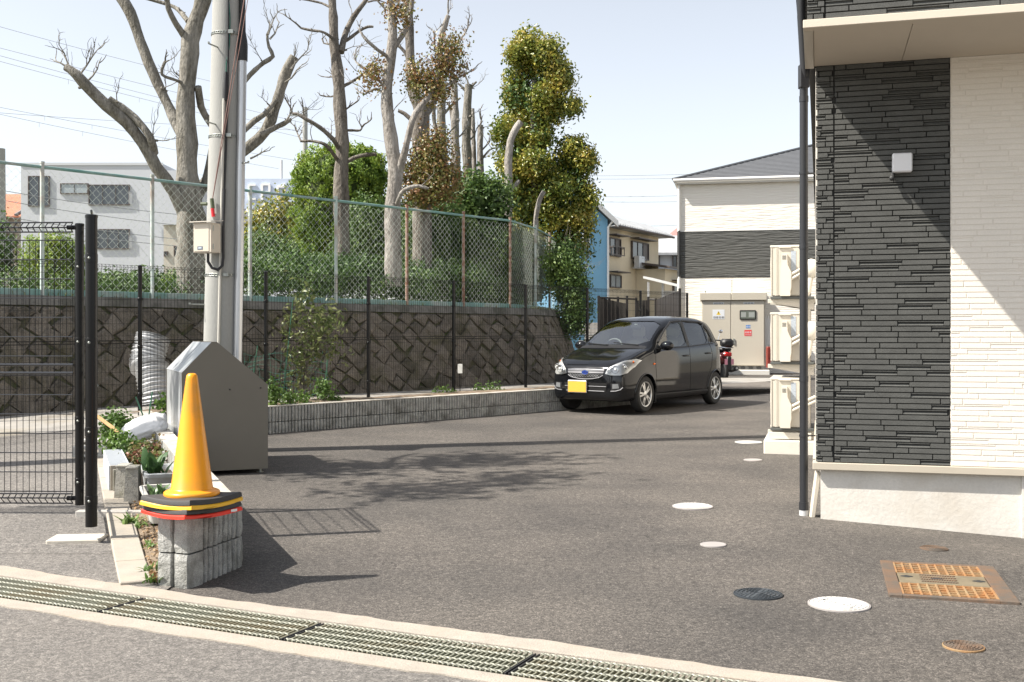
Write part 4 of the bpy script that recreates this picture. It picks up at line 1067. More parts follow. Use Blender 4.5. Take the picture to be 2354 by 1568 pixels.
# ------------------------------------------------------------------ trees
def barkmat(name, c, c2, dirt):
    return mat(name, c, .95, var=.4, vs=9, col2=c2, bump=1., bs=22, fine=.35, fs=38, dirt=dirt, ds=4., stretch=(1, 1, .35), bdist=.05, spec=.15)
M_BARK1 = barkmat('bark_grey', (.25, .235, .205), (.14, .13, .105), (.36, .34, .305))
M_BARK2 = barkmat('bark_brown', (.205, .185, .16), (.115, .1, .085), (.28, .255, .225))
M_BARK3 = barkmat('bark_pale', (.34, .315, .285), (.19, .17, .15), (.44, .42, .385))
M_CUT = mat('cut_wood', (.3, .24, .17), .9)
def limb(mb, pts, n=12, knob=.1, rnd=random):
    'smooth limb through (point, radius) keys with knobbly radius'
    P = [Vector(p) for p, r in pts]; Rr = [r for p, r in pts]; out = []; rs = []
    for i in range(len(P) - 1):
        p0, p1, p2, p3 = P[max(i - 1, 0)], P[i], P[i + 1], P[min(i + 2, len(P) - 1)]
        steps = max(2, int((p2 - p1).length / (Rr[i] * 1.6 + .03))); steps = min(steps, 14)
        for k in range(steps):
            t = k / steps
            q = .5 * ((2 * p1) + (-p0 + p2) * t + (2 * p0 - 5 * p1 + 4 * p2 - p3) * t * t + (-p0 + 3 * p1 - 3 * p2 + p3) * t ** 3)
            r = Rr[i] + (Rr[i + 1] - Rr[i]) * t
            out.append(q + Vector((rnd.uniform(-1, 1), rnd.uniform(-1, 1), rnd.uniform(-1, 1))) * r * knob * .6); rs.append(r * (1 + rnd.uniform(-knob, knob * 1.3)))
    out.append(P[-1]); rs.append(Rr[-1]); mb.tube(out, rs, n)
def twigs(mb, base, d, L, r, depth, rnd):
    'forking twigs from a pruned end'
    p = Vector(base); pts = [p.copy()]; d = Vector(d).normalized()
    for k in range(3):
        d = (d + Vector((rnd.uniform(-.5, .5), rnd.uniform(-.5, .5), rnd.uniform(-.25, .55)))).normalized(); p = p + d * L / 3; pts.append(p.copy())
    mb.tube(pts, [r, r * .8, r * .65, r * .4], 5)
    if depth > 0:
        for q in pts[1:]:
            for _ in range(rnd.choice((1, 1, 2))):
                dd = (d + Vector((rnd.uniform(-1, 1), rnd.uniform(-.8, .8), rnd.uniform(-.3, .9)))).normalized(); twigs(mb, q, dd, L * rnd.uniform(.35, .65), r * .55, depth - 1, rnd)
def px_tree(name, label, Y, m, limbs, group=None, seed=1, twig=(), stubs=0, knob=.09):
    'limbs: lists of (x, y, half-width in px, depth offset)'
    rnd = random.Random(seed)
    root = empty(name, px(limbs[0][0][0], limbs[0][0][1], Y), 0, label, 'tree', group); root.location.z -= 0
    Mi = Matrix.Translation(root.location).inverted()
    k = F / Y; segs = []
    for i, lb in enumerate(limbs):
        mb = MB(); mb.setx(Mi)
        keys = [(px(a[0], a[1], Y + (a[3] if len(a) > 3 else 0)), a[2] * ((.95 if i == 0 else .72) if not (i == 6 and name == 'pruned_tree') else .6) * {'forked_tree': .76, 'bare_tree': .86}.get(name, 1.) / k) for a in lb]
        limb(mb, keys, 14 if keys[0][1] > .1 else 8, knob, rnd)
        if keys[0][1] < .25:
            for q in range(stubs):
                j = rnd.randrange(1, len(keys)); p = keys[j - 1][0].lerp(keys[j][0], rnd.random()); r = keys[j][1]
                d = Vector((rnd.uniform(-1, 1), rnd.uniform(-1, .3), rnd.uniform(-.2, 1))).normalized(); mb.tube([p, p + d * (r + rnd.uniform(.02, .07))], [r * .45, r * .3], 6)
                if rnd.random() < .5: twigs(mb, p + d * r * .8, Vector((d.x, d.y * .4, abs(d.z) + .2)), rnd.uniform(.2, .65), .009, rnd.choice((1, 1, 2)), rnd)
        mb.build('trunk' if i == 0 else 'limb', m, root, True, 60)
        segs += [(keys[j][0], keys[j + 1][0], keys[j][1]) for j in range(len(keys) - 1)]
    if twig:
        for (x, y, dx, dy, L, dep) in twig:
            mb = MB(); mb.setx(Mi); twigs(mb, px(x, y, Y), Vector((dx, rnd.uniform(-.3, .3), -dy)), L, .018 * Y / 18, dep, rnd); mb.build('twig', m, root)
    return root, segs
t1, _ = px_tree('pruned_tree', 'big pollarded bare tree with grey bark behind the utility pole', 17.4, M_BARK1, [
    [(441, 700, 38), (438, 640, 33), (437, 560, 31), (440, 500, 33), (432, 455, 31), (430, 400, 25), (431, 330, 26), (427, 270, 23), (427, 210, 21), (434, 150, 20), (438, 95, 20), (452, 45, 19), (468, 0, 20), (480, -60, 18)],
    [(428, 500, 24), (400, 440, 20, -.2), (360, 385, 19, -.3), (330, 330, 19, -.4), (290, 282, 19, -.5), (245, 243, 17, -.6), (205, 205, 17, -.7), (175, 172, 14, -.8), (152, 155, 12, -.8)],
    [(352, 352, 15, -.3), (345, 315, 12, -.5), (310, 272, 12, -.5), (278, 246, 12, -.55), (250, 228, 11, -.6)],
    [(438, 345, 20), (414, 305, 17, .2), (385, 240, 16, .3), (350, 165, 16, .3), (322, 95, 16, .3), (300, 30, 17, .3), (262, -30, 17, .3)],
    [(425, 85, 12), (404, 55, 9, -.2), (387, 20, 9, -.3), (382, -20, 8, -.4)],
    [(432, 50, 9), (412, 25, 7, .3), (390, 12, 6, .4), (350, 0, 6, .4), (320, -8, 5, .4)],
    [(440, 470, 26), (480, 410, 22, .4), (530, 370, 22, .6), (575, 335, 22, .7), (610, 300, 22, .7), (632, 250, 20, .7), (645, 205, 20, .7), (660, 160, 20, .7), (676, 130, 17, .7)],
    [(600, 310, 10, .6), (640, 290, 9, .6), (660, 280, 8, .6), (668, 272, 6, .6)],
    [(470, 430, 13, .2), (505, 270, 12, .3), (540, 215, 10, .3), (575, 172, 8, .3), (605, 145, 8, .3), (627, 130, 7, .3), (618, 108, 5, .3), (614, 80, 4, .3), (625, 60, 3, .3)],
    [(455, 200, 12), (462, 245, 12, .2), (478, 275, 11, .3), (500, 310, 9, .4)],
    [(428, 195, 8), (405, 185, 5, -.2), (372, 172, 5, -.3), (376, 150, 5, -.3), (380, 142, 5, -.3)],
    [(560, 300, 11, .5), (585, 278, 10, .5), (608, 262, 9, .5), (635, 230, 7, .6)],
], seed=4, stubs=3, twig=[(160, 160, -.4, -1, .45, 2), (185, 170, .3, -1, .5, 2), (200, 188, .8, -.8, .4, 1), (150, 152, -.7, -1, .3, 1), (668, 160, .6, -1, .45, 2), (655, 190, .9, -.5, .4, 1), (616, 80, -.2, -1, .4, 1), (620, 90, .8, -.8, .4, 1), (660, 275, .7, -.6, .25, 1), (380, 142, .1, -1, .15, 1), (575, 365, .9, -.2, .35, 1), (425, 180, -.8, -.4, .2, 1)])
t2, _ = px_tree('bare_tree', 'tall straight bare tree with brown bark in front of the clipped conifer', 21.2, M_BARK2, [
    [(786, 640, 22), (786, 520, 21), (784, 420, 20), (786, 330, 18), (781, 240, 17), (776, 165, 16), (768, 100, 14), (766, 40, 12), (760, -40, 10)],
    [(784, 120, 12), (793, 80, 11, .2), (812, 40, 10, .3), (838, 5, 8, .3), (860, -30, 7, .3)],
    [(780, 345, 9), (765, 320, 8, -.3), (735, 293, 8, -.4), (705, 275, 7, -.5), (682, 262, 6, -.5), (672, 262, 4, -.5)],
    [(778, 372, 7), (750, 335, 6, -.4), (720, 325, 5, -.4), (690, 325, 4, -.4)],
    [(772, 95, 7), (745, 75, 5, -.2), (715, 70, 5, -.2), (692, 65, 4, -.2)],
    [(764, 20, 5), (740, 8, 4, .2), (715, 2, 4, .2), (690, -2, 3, .2)],
    [(795, 95, 6, .2), (825, 72, 6, .3), (845, 62, 5, .3), (858, 62, 4, .3)],
    [(784, 300, 5), (812, 300, 5, .3), (828, 300, 4, .3), (832, 292, 3, .3)],
    [(786, 200, 7), (805, 190, 6, .3), (825, 178, 5, .3), (840, 165, 3, .3)],
    [(786, 390, 9), (800, 370, 8, .3), (830, 358, 8, .3), (865, 355, 7, .4)],
], seed=8, stubs=3, twig=[(672, 262, -.6, -.6, .4, 2), (692, 325, -.8, -.3, .4, 2), (692, 65, -.6, -.6, .35, 1), (690, 0, -.8, -.3, .4, 1), (840, 165, .8, -.5, .4, 1), (780, 180, -.9, -.2, .35, 1), (770, 220, -.9, .1, .3, 1), (832, 292, .5, -.8, .25, 1), (845, 5, .9, -.3, .4, 2), (790, 255, .8, -.5, .35, 1), (765, 105, -.9, -.2, .35, 1), (700, 270, -.2, -1, .3, 1)])
t3, s3 = px_tree('forked_tree', 'pale forked tree with peeling bark rising above the hedge', 20.3, M_BARK3, [
    [(905, 660, 27), (903, 560, 25), (903, 470, 24), (910, 400, 26), (903, 350, 23), (893, 280, 19), (888, 210, 17), (897, 140, 17), (903, 80, 14), (898, 20, 12), (895, -40, 10)],
    [(915, 400, 18), (930, 350, 14, -.2), (941, 300, 14, -.3), (955, 260, 14, -.3), (978, 232, 13, -.2), (998, 200, 13), (1010, 150, 13), (1012, 95, 13), (1022, 58, 12), (1030, 36, 10)],
    [(905, 110, 12), (925, 80, 12, .2), (942, 40, 11, .3), (948, -10, 9, .3), (955, -40, 8, .3)],
    [(890, 130, 8), (868, 115, 7, -.3), (845, 95, 7, -.4), (832, 80, 5, -.4)],
    [(885, 200, 7), (865, 180, 6, .3), (845, 165, 5, .3), (825, 150, 4, .3)],
    [(960, 255, 6), (990, 215, 6), (1030, 195, 5), (1060, 175, 4)], [(1015, 140, 6), (1040, 120, 5), (1055, 100, 4), (1062, 85, 3)],
    [(905, 30, 5), (885, 20, 4), (870, 5, 4), (860, -5, 3)], [(912, 470, 10, -.2), (922, 445, 9, -.4), (940, 432, 8, -.5), (962, 428, 7, -.5), (985, 434, 5, -.5)],
    [(886, 220, 6), (865, 205, 5, .2), (835, 218, 4, .2)],
], seed=12, stubs=2, twig=[(832, 80, -.6, -.8, .3, 1), (825, 150, -.6, -.7, .35, 2), (1030, 32, .5, -1, .4, 1), (1062, 85, .8, -.6, .35, 2), (1060, 175, .9, -.2, .35, 1), (870, 0, -.7, -.6, .3, 1), (835, 215, -.9, -.1, .2, 1), (1000, 120, -.4, -1, .35, 2)])
M_LRED = leafmat('red_tinted_leaves', [(.08, .11, .03), (.16, .18, .05), (.24, .2, .06), (.3, .15, .075), (.2, .22, .06)], .4, .3)
def px_blobs(Y, lst): 
    k = F / Y; out = []
    for (x, y, rx, ry) in lst:
        c = px(x, y, Y); out.append((c.x, c.y, c.z, rx / k, max(rx, ry) * .8 / k, ry / k))
    return out
def lobes(B, k, f, rn):
    out = []
    for b in B:
        for _ in range(k):
            d = Vector((rn.gauss(0, 1), rn.gauss(0, 1), rn.gauss(.15, 1))).normalized(); r = f * rn.uniform(.7, 1.25)
            out.append((b[0] + d.x * b[3] * .72, b[1] + d.y * b[4] * .72, b[2] + d.z * b[5] * .72, b[3] * r, b[4] * r, b[5] * r * .85))
    return out
def crown(root, name, Y, lst, n, size, m, shell=.2, clump=14, clr=.1, lobe=None, **kw):
    B = px_blobs(Y, lst)
    if lobe: B = lobes(B, lobe[0], lobe[1], random.Random(lobe[2]));
    pass; B = [(b[0] - root.location.x, b[1] - root.location.y, b[2] - root.location.z, *b[3:]) for b in B]
    P, D = blob_points(B, n, shell, clump, clr); me = leaf_mesh(name, P, D, size, m, **kw); return link(name, me, root)
crown(t3, 'crown', 20.3, [(1020, 140, 30, 55), (985, 190, 40, 40), (1040, 110, 25, 40), (955, 175, 25, 40), (860, 170, 30, 40), (920, 30, 30, 40), (1050, 160, 25, 25), (1000, 215, 45, 25)], 5200, .05, M_LRED, .05, 9, .11)
t4, _ = px_tree('dark_limbed_tree', 'bare brown tree standing close behind the pale forked tree', 22.6, M_BARK2, [
    [(968, 640, 22), (966, 470, 21), (968, 380, 20), (965, 310, 20), (970, 265, 18), (950, 215, 14), (943, 150, 12), (940, 70, 11), (936, 10, 10), (932, -30, 9)],
    [(972, 270, 14), (995, 235, 13, .3), (1008, 190, 12, .3), (1015, 160, 10, .3)],
    [(945, 150, 7), (930, 120, 6), (915, 105, 5)], [(960, 290, 7), (930, 262, 6), (915, 255, 5)]], seed=15, stubs=2)
for i, (lb, L) in enumerate((
    ('slim pollarded trunk next to the dark limbed tree', [[(1012, 640, 12), (1014, 430, 12), (1015, 320, 11), (1014, 250, 10), (1018, 205, 9)], [(1014, 330, 7), (998, 280, 6), (997, 215, 6)], [(1014, 270, 4), (1040, 240, 4), (1058, 225, 3)]]),
    ('slim pollarded trunk with two thin upright stems', [[(1048, 640, 13), (1049, 430, 12), (1046, 320, 10), (1045, 230, 9), (1042, 175, 8)], [(1046, 320, 5), (1034, 250, 4), (1030, 235, 4)]]),
    ('slim pollarded trunk topped by a broom of twigs', [[(1078, 640, 13), (1076, 430, 12), (1072, 330, 12), (1074, 240, 10), (1077, 195, 9)], [(1075, 215, 5), (1085, 198, 4), (1095, 188, 3)], [(1075, 215, 5), (1062, 200, 4), (1052, 192, 3)]]),
    ('shortest slim trunk beside the yellow-green evergreen', [[(1105, 640, 10), (1106, 430, 9), (1103, 350, 8), (1104, 288, 7)], [(1084, 640, 9), (1090, 420, 8), (1087, 300, 7), (1086, 250, 6)], [(1104, 370, 4), (1125, 345, 3), (1140, 340, 2)]]))):
    px_tree('slim_tree', lb, 26.5 + .4 * i, M_BARK3 if i % 2 else M_BARK1, L, 'slim pruned trunks', 30 + i, stubs=3, twig=[(L[0][-1][0], L[0][-1][1], random.uniform(-.5, .5), -1, .4, 1), (L[0][2][0], L[0][2][1], .8, -.5, .5, 1)])
# small leafy tree mass in front of tree 4
M_LGOLD = leafmat('gold_green_leaves', [(.06, .10, .022), (.12, .17, .032), (.24, .27, .05), (.42, .37, .07), (.5, .37, .09)], .33, .3)
M_LGREEN = leafmat('mid_green_leaves', [(0.038, 0.074, 0.021), (0.070, 0.131, 0.035), (0.131, 0.210, 0.049), (0.228, 0.298, 0.079)], .5, .3)
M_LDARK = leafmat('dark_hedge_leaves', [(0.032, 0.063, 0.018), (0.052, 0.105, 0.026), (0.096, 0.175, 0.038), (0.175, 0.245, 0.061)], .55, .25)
M_LCON = leafmat('conifer_leaves', [(0.070, 0.138, 0.024), (0.142, 0.236, 0.034), (0.261, 0.366, 0.047), (0.402, 0.450, 0.066)], .55, .25)
M_LPALE = leafmat('pale_shrub_leaves', [(.06, .09, .03), (.12, .16, .05), (.2, .22, .09), (.26, .24, .12)], .35, .35)
M_CORE = mat('shaded_foliage', (.06, .09, .02), .9, var=.5, vs=14, bump=1., bs=18, bdist=.05)  # dark green of the added cores, shade put into the colour
def leafy(name, label, Y, lst, n, size, m, trunk=None, group=None, cat='tree', shell=.45, clump=14, clr=.11, bark=None, core=0., **kw):
    base = px(lst[0][0], 690, Y); base.z = WTOP
    root = empty(name, base, 0, label, cat, group)
    crown(root, 'crown' if cat == 'tree' else 'foliage', Y, lst, n, size, m, shell, clump, clr, **kw)
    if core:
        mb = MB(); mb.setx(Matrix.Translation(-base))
        for b in px_blobs(Y, lst): mb.ball(b[:3], tuple(core * q for q in b[3:6]), 16, 10)  # solid balls added inside the leaves to block light coming through
        mb.build('foliage_core', M_CORE, root, True, 180)
    if trunk:
        mb = MB(); mb.setx(Matrix.Translation(-base)); k = F / Y
        limb(mb, [(px(a, b, Y), r / k) for a, b, r in trunk], 8, .1); mb.build('trunk', bark or M_BARK2, root, True, 60)
    return root
leafy('photinia_tree', 'loose reddish-green small tree in front of the bare brown trunk', 21.6, [(985, 370, 45, 45), (1005, 330, 35, 30), (960, 400, 40, 35), (1020, 400, 40, 35), (1000, 430, 60, 30), (975, 450, 50, 20)], 9000, .052, M_LRED, [(985, 640, 8), (985, 470, 7), (990, 400, 5), (1000, 350, 3)], clump=9, clr=.12, shell=.15)
# big evergreen
eg = leafy('evergreen_tree', 'tall dense yellow-green evergreen tree beside the blue house', 26.5, [
    (1228, 125, 62, 50), (1195, 165, 50, 55), (1250, 165, 55, 60), (1210, 225, 68, 60), (1270, 225, 52, 60), (1300, 245, 32, 50), (1205, 300, 65, 45), (1250, 300, 60, 45), (1195, 360, 58, 50), (1250, 380, 70, 50),
    (1315, 375, 45, 60), (1345, 400, 34, 55), (1225, 440, 68, 55), (1300, 455, 70, 60), (1350, 470, 25, 40), (1250, 510, 70, 50), (1310, 530, 60, 55), (1190, 470, 45, 45), (1165, 400, 30, 60), (1160, 290, 20, 50), (1290, 590, 45, 40)], 52000, .088, M_LGOLD, [(1225, 690, 14), (1228, 500, 12), (1225, 350, 10), (1228, 180, 6)], clump=26, clr=.10, shell=.62, asp=.3, jit=.7, lobe=(5, .37, 5))
crown(eg, 'foliage_core', 26.9, [(1225, 140, 50, 60), (1225, 240, 65, 70), (1225, 340, 65, 70), (1245, 440, 80, 70), (1320, 420, 45, 70), (1260, 520, 75, 60), (1310, 560, 50, 50), (1200, 560, 45, 50), (1265, 620, 50, 50)], 9000, .1, M_LDARK, .3, 14, .14, asp=.32)
px_tree('dead_snag', 'pale bare snag standing in front of the evergreen tree', 24.8, M_BARK3, [[(1165, 690, 12), (1167, 490, 11), (1168, 420, 10), (1169, 350, 10), (1178, 310, 9), (1197, 280, 8)], [(1172, 440, 7), (1185, 425, 6), (1193, 415, 6)], [(1232, 560, 8, .3), (1232, 500, 8, .3), (1240, 460, 8, .3), (1250, 440, 7, .3)]], seed=44)
leafy('broadleaf_tree', 'low dark green tree between the slim trunks and the evergreen', 23.8, [(1080, 460, 55, 40), (1130, 450, 45, 40), (1050, 480, 50, 35), (1120, 500, 50, 40), (1090, 430, 35, 25)], 6000, .1, M_LGREEN, [(1090, 690, 6), (1090, 480, 5)], clump=14, clr=.13, asp=.32)
# clipped conifer dome
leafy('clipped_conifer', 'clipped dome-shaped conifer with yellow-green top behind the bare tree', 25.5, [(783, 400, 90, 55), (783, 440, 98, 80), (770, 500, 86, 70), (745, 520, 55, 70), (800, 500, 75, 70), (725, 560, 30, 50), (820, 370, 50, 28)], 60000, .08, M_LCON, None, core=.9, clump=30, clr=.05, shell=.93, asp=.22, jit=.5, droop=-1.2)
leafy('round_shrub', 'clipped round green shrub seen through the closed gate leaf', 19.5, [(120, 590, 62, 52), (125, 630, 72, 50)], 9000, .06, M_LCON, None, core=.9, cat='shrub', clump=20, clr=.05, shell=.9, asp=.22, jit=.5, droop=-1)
leafy('small_shrub', 'small conical shrub beside the pollarded tree foot', 18.4, [(400, 650, 18, 25), (395, 668, 22, 20)], 900, .05, M_LCON, None, cat='shrub', clump=14, clr=.05, shell=.7, asp=.22, droop=-1)
leafy('corner_conifer', 'dark conifer at the far end of the closed gate leaf', 17.5, [(-15, 560, 30, 60), (-10, 610, 28, 50)], 1800, .06, M_LDARK, None, cat='shrub', clump=14, clr=.07, shell=.7)
leafy('garden_tree', 'brownish garden tree between the pole and the clipped conifer', 28., [(610, 510, 42, 40), (655, 490, 40, 35), (590, 550, 40, 40), (660, 545, 45, 40), (625, 580, 60, 35)], 5200, .1, M_LGOLD, [(605, 680, 6), (605, 560, 5), (610, 490, 3)], clump=12, clr=.13, shell=.35, asp=.32)
for i, (lb, lst, n, m) in enumerate((
    ('dark clipped hedge beside the utility pole conduit', [(600, 625, 40, 32), (640, 622, 45, 32), (690, 625, 50, 30)], 6500, M_LDARK),
    ('dark clipped hedge around the foot of the bare tree', [(745, 632, 50, 30), (800, 630, 50, 30), (845, 628, 40, 28)], 6500, M_LDARK),
    ('glossy bushy shrub beside the pale forked trunk', [(835, 520, 50, 50), (820, 575, 60, 45), (870, 560, 40, 50), (850, 490, 35, 35)], 7000, M_LGREEN),
    ('mixed green shrub under the reddish small tree', [(975, 520, 50, 60), (1010, 560, 60, 60), (960, 590, 55, 45), (1030, 510, 45, 45)], 8000, M_LGREEN),
    ('low light green shrub behind the rusty fence posts', [(950, 645, 60, 28), (1010, 640, 60, 30), (1070, 640, 55, 30)], 5000, M_LDARK),
    ('sunlit shrub below the low dark green tree', [(1090, 545, 60, 50), (1130, 580, 60, 50), (1080, 600, 55, 45)], 7000, M_LGREEN),
    ('pale leafy shrub at the corner of the chain-link fence', [(1185, 580, 50, 55), (1215, 610, 45, 50), (1160, 630, 50, 40), (1225, 650, 35, 35)], 6500, M_LPALE),
    ('leafy bush spilling over the wall corner below the evergreen', [(1295, 600, 40, 40), (1305, 645, 42, 45), (1322, 700, 30, 45), (1318, 745, 26, 30)], 6500, M_LGREEN))):
    Y = (20.2, 20.6, 23.6, 23.2, 21.9, 23.8, 24.6, 23.5)[i]
    leafy('garden_shrub', lb, Y, lst, int(n * 1.5), .06 if i not in (5, 6) else .07, m, None, 'shrubs behind the chain-link fence', 'shrub', clump=16, clr=.1, shell=.55, asp=.34)
for i, (lb, lst, Y, m) in enumerate((
    ('tall green shrub bank behind the dark clipped hedges', [(600, 590, 60, 50), (680, 600, 60, 50), (760, 590, 60, 50)], 26.8, M_LGREEN),
    ('green shrub bank behind the pale forked trunk', [(900, 560, 60, 70), (940, 500, 50, 60), (880, 610, 70, 50)], 25.6, M_LGREEN),
    ('golden green shrub bank behind the rusty posts', [(1040, 590, 60, 60), (1110, 540, 60, 60), (1000, 620, 60, 50)], 25.9, M_LGOLD),
    ('low hedge beneath the white building', [(230, 668, 90, 24), (330, 665, 70, 26)], 22.5, M_LDARK))):
    leafy('shrub_bank', lb, Y, lst, 9000, .075, m, None, 'shrub bank behind the fence', 'shrub', clump=18, clr=.11, shell=.6, asp=.34)
# clipped low hedge right behind the chain-link fence
hg = empty('clipped_hedge', (*CLP[4], WTOP), 0, 'long low dark hedge along the foot of the chain-link fence', 'hedge')
HB = []
for a_, b_ in zip(CLP[2:12], CLP[3:13]):
    for f_ in (.0, .33, .66):
        q = a_.lerp(b_, f_); n2 = Vector((-(b_ - a_).y, (b_ - a_).x)).normalized()
        HB.append((q.x + n2.x * 1.0 - hg.location.x, q.y + n2.y * 1.0 - hg.location.y, .22 + (0.12 if a_.x > -4.5 else -.1), .42, .42, .42 if a_.x > -4.5 else .22))
P, D = blob_points(HB, 30000, .62, 16, .07); link('foliage', leaf_mesh('foliage', P, D, .055, M_LDARK, asp=.36), hg)
# brush hanging at the wall corner
rn = random.Random(9); mb = MB()
for k in range(26):
    p = px(1300 + rn.uniform(-20, 30), 640 + rn.uniform(-20, 60), 26); twigs(mb, p, (rn.uniform(-.2, 1), rn.uniform(-.5, .2), rn.uniform(.1, .8)), rn.uniform(.4, .9), .006, 1, rn)
tag(mb.build('dry_brush', M_BARK3), 'dry twiggy brush beside the blue house wall', 'brush', kind='stuff')
# trees beyond the picture whose shade falls on the lot
rn = random.Random(21)
ot = empty('street_tree', (-7.35, 9.5, .1), 0, 'leafy tree at the roadside whose shade falls on the lot', 'tree')
mb = MB(); limb(mb, [((0, 0, 0), .2), ((.1, 0, 2.5), .17), ((.0, .1, 5), .12), ((.2, .2, 7.5), .06)], 10)
for k in range(9):
    z = 4 + k * .45; a = k * 2.1; limb(mb, [((0.05, .05, z), .06), ((math.cos(a) * .8, math.sin(a) * .6, z + .6), .04), ((math.cos(a) * 1.5, math.sin(a) * 1.0, z + 1.3), .015)], 6)
mb.build('trunk', M_BARK2, ot, True)
P, D = blob_points([(-.2, .1, 6.6, .9, .6, .7), (.5, .3, 7.6, .9, .6, .6), (.8, -.2, 5.9, .5, .4, .35), (.1, .4, 8.6, .9, .5, .4), (.5, -1.4, 7.2, .8, .7, .5), (.9, -1.6, 6.8, .6, .5, .4), (.6, -1.0, 8.0, .8, .5, .4)], 1500, .1, 7, .16); link('crown', leaf_mesh('crown', P, D, .13, M_LGREEN), ot)

# grass tufts on the wall top, weeds on the kerb
M_GRASS = leafmat('grass_blades', [(.06, .09, .02), (.12, .15, .03), (.2, .19, .06), (.26, .22, .1)], .6, .3)
def blades(name, P, h, m, spread=.35, w=.006):
    n = len(P); A = NR.normal(0, spread, (n, 3)); A[:, 2] = 1; A /= np.linalg.norm(A, axis=1)[:, None]
    H = h * NR.uniform(.4, 1.2, n)[:, None]; S = np.cross(A, NR.normal(0, 1, (n, 3))); S /= np.linalg.norm(S, axis=1)[:, None]; S *= w
    mid = P + A * H * .55; tip = P + A * H + NR.normal(0, .3, (n, 3)) * H * np.array([1, 1, .2])
    V = np.stack([P - S, P + S, mid + S * .8, mid - S * .8, tip], 1).reshape(-1, 3); i = np.arange(n) * 5
    T = np.stack([np.stack([i, i + 1, i + 2], 1), np.stack([i, i + 2, i + 3], 1), np.stack([i + 3, i + 2, i + 4], 1)], 1).reshape(-1, 3)
    return fastmesh(name, V, T, m)
pts = []
for k in range(5200):
    s = NR.uniform(2, WTOT - 1); a = wall_pt(s, 1., -NR.uniform(.05, .9)); pts.append((a.x, a.y, WTOP - .03))
tag(link('grass', blades('grass', np.array(pts), .11, M_GRASS)), 'dry grass along the top of the stone wall', 'grass', kind='stuff')
# ------------------------------------------------------------------ far apartment building
FA = -R(12); FO = Vector(((1556 - 1176.5) / F * 32., 32., 0))
M_FW = mat('far_white_siding', (.80, .755, .68), .75)
M_FD = mat('far_dark_siding', (.085, .085, .078), .75)
def ribbed(m, scale=26., strength=.9):
    'wavy horizontal relief of the cast siding'
    N = m.node_tree.nodes; L = m.node_tree.links; b = N['Principled BSDF']
    g = N.new('ShaderNodeNewGeometry'); mp = N.new('ShaderNodeMapping'); mp.inputs['Scale'].default_value = (2.2, 2.2, scale); L.new(g.outputs['Position'], mp.inputs['Vector'])
    n = N.new('ShaderNodeTexNoise'); n.inputs['Scale'].default_value = 1; n.inputs['Detail'].default_value = 2; L.new(mp.outputs[0], n.inputs['Vector'])
    bp = N.new('ShaderNodeBump'); bp.inputs['Strength'].default_value = strength; bp.inputs['Distance'].default_value = .05
    L.new(n.outputs['Fac'], bp.inputs['Height']); L.new(bp.outputs[0], b.inputs['Normal'])
ribbed(M_FW, 26., .45); ribbed(M_FD)
M_SLATE = mat('grey_slate', (.12, .125, .135), .75, var=.15, vs=6)
M_WHITEP = mat('white_paint', (.74, .73, .70), .45)
fb = empty('far_apartment', FO, FA, 'cream two-storey apartment building with dark band and grey hip roof', 'building')
ZE = 5.82; z1, z2 = CZ + (770 - 637) / 78.1, CZ + (770 - 531) / 78.1
for a, b, m, nme in ((.1, z1, M_FW, 'lower_wall'), (z1, z2, M_FD, 'dark_band'), (z2, ZE, M_FW, 'upper_wall')):
    m_ = MB(); m_.box(0, 12, 0, 9, a + .002, b - .002); m_.build(nme, m, fb)
    m_ = MB(); m_.box(-.004, 12, -.012, 0, b - .03, b); m_.build('joint_trim', M_WHITEP if nme != 'lower_wall' else M_DARK, fb)
m_ = MB(); m_.box(-.06, 12.3, -.16, 9.4, ZE - .03, ZE + .1); m_.build('eave', mat('eave_white', (.7, .69, .66), .6), fb)
sl_ = .37; e = -.18; D_ = 4.7
m_ = MB(); m_.add([(-.12, e, ZE + .1), (12.4, e, ZE + .1), (12.4, 9.4, ZE + .1), (-.12, 9.4, ZE + .1), (D_ - .12, e + D_, ZE + .1 + D_ * sl_), (12.4 - D_, e + D_, ZE + .1 + D_ * sl_)], [(0, 1, 5, 4), (1, 2, 5), (2, 3, 4, 5), (3, 0, 4)]); rf = m_.build('roof', M_SLATE, fb)
m_ = MB()
for k in range(1, 26):
    f = k / 26; y = e + D_ * f; z = ZE + .1 + D_ * sl_ * f; x0 = -.12 + D_ * f; x1 = 12.4 - D_ * f
    m_.box(x0, x1, y - .012, y + .03, z - .004, z + .016)
tag(m_.build('slate_courses', M_SLATE, rf), kind='stuff')
m_ = MB(); m_.tube([(-.12, e, ZE + .12), (D_ - .12, e + D_, ZE + .13 + D_ * sl_)], .04, 6); m_.build('hip_cap', M_SLATE, rf)
m_ = MB(); m_.tube([(-.1, e - .05, ZE + .07), (12.4, e - .05, ZE + .07)], .05, 8); m_.build('gutter', M_WHITEP, rf)
for a, b, m in ((.1, z1, M_WHITEP), (z1, z2, M_DARK), (z2, ZE, M_WHITEP)):
    m_ = MB(); m_.tube([(.06, -.05, a), (.06, -.05, b)], .035, 8); m_.build('downpipe', m, fb, True)

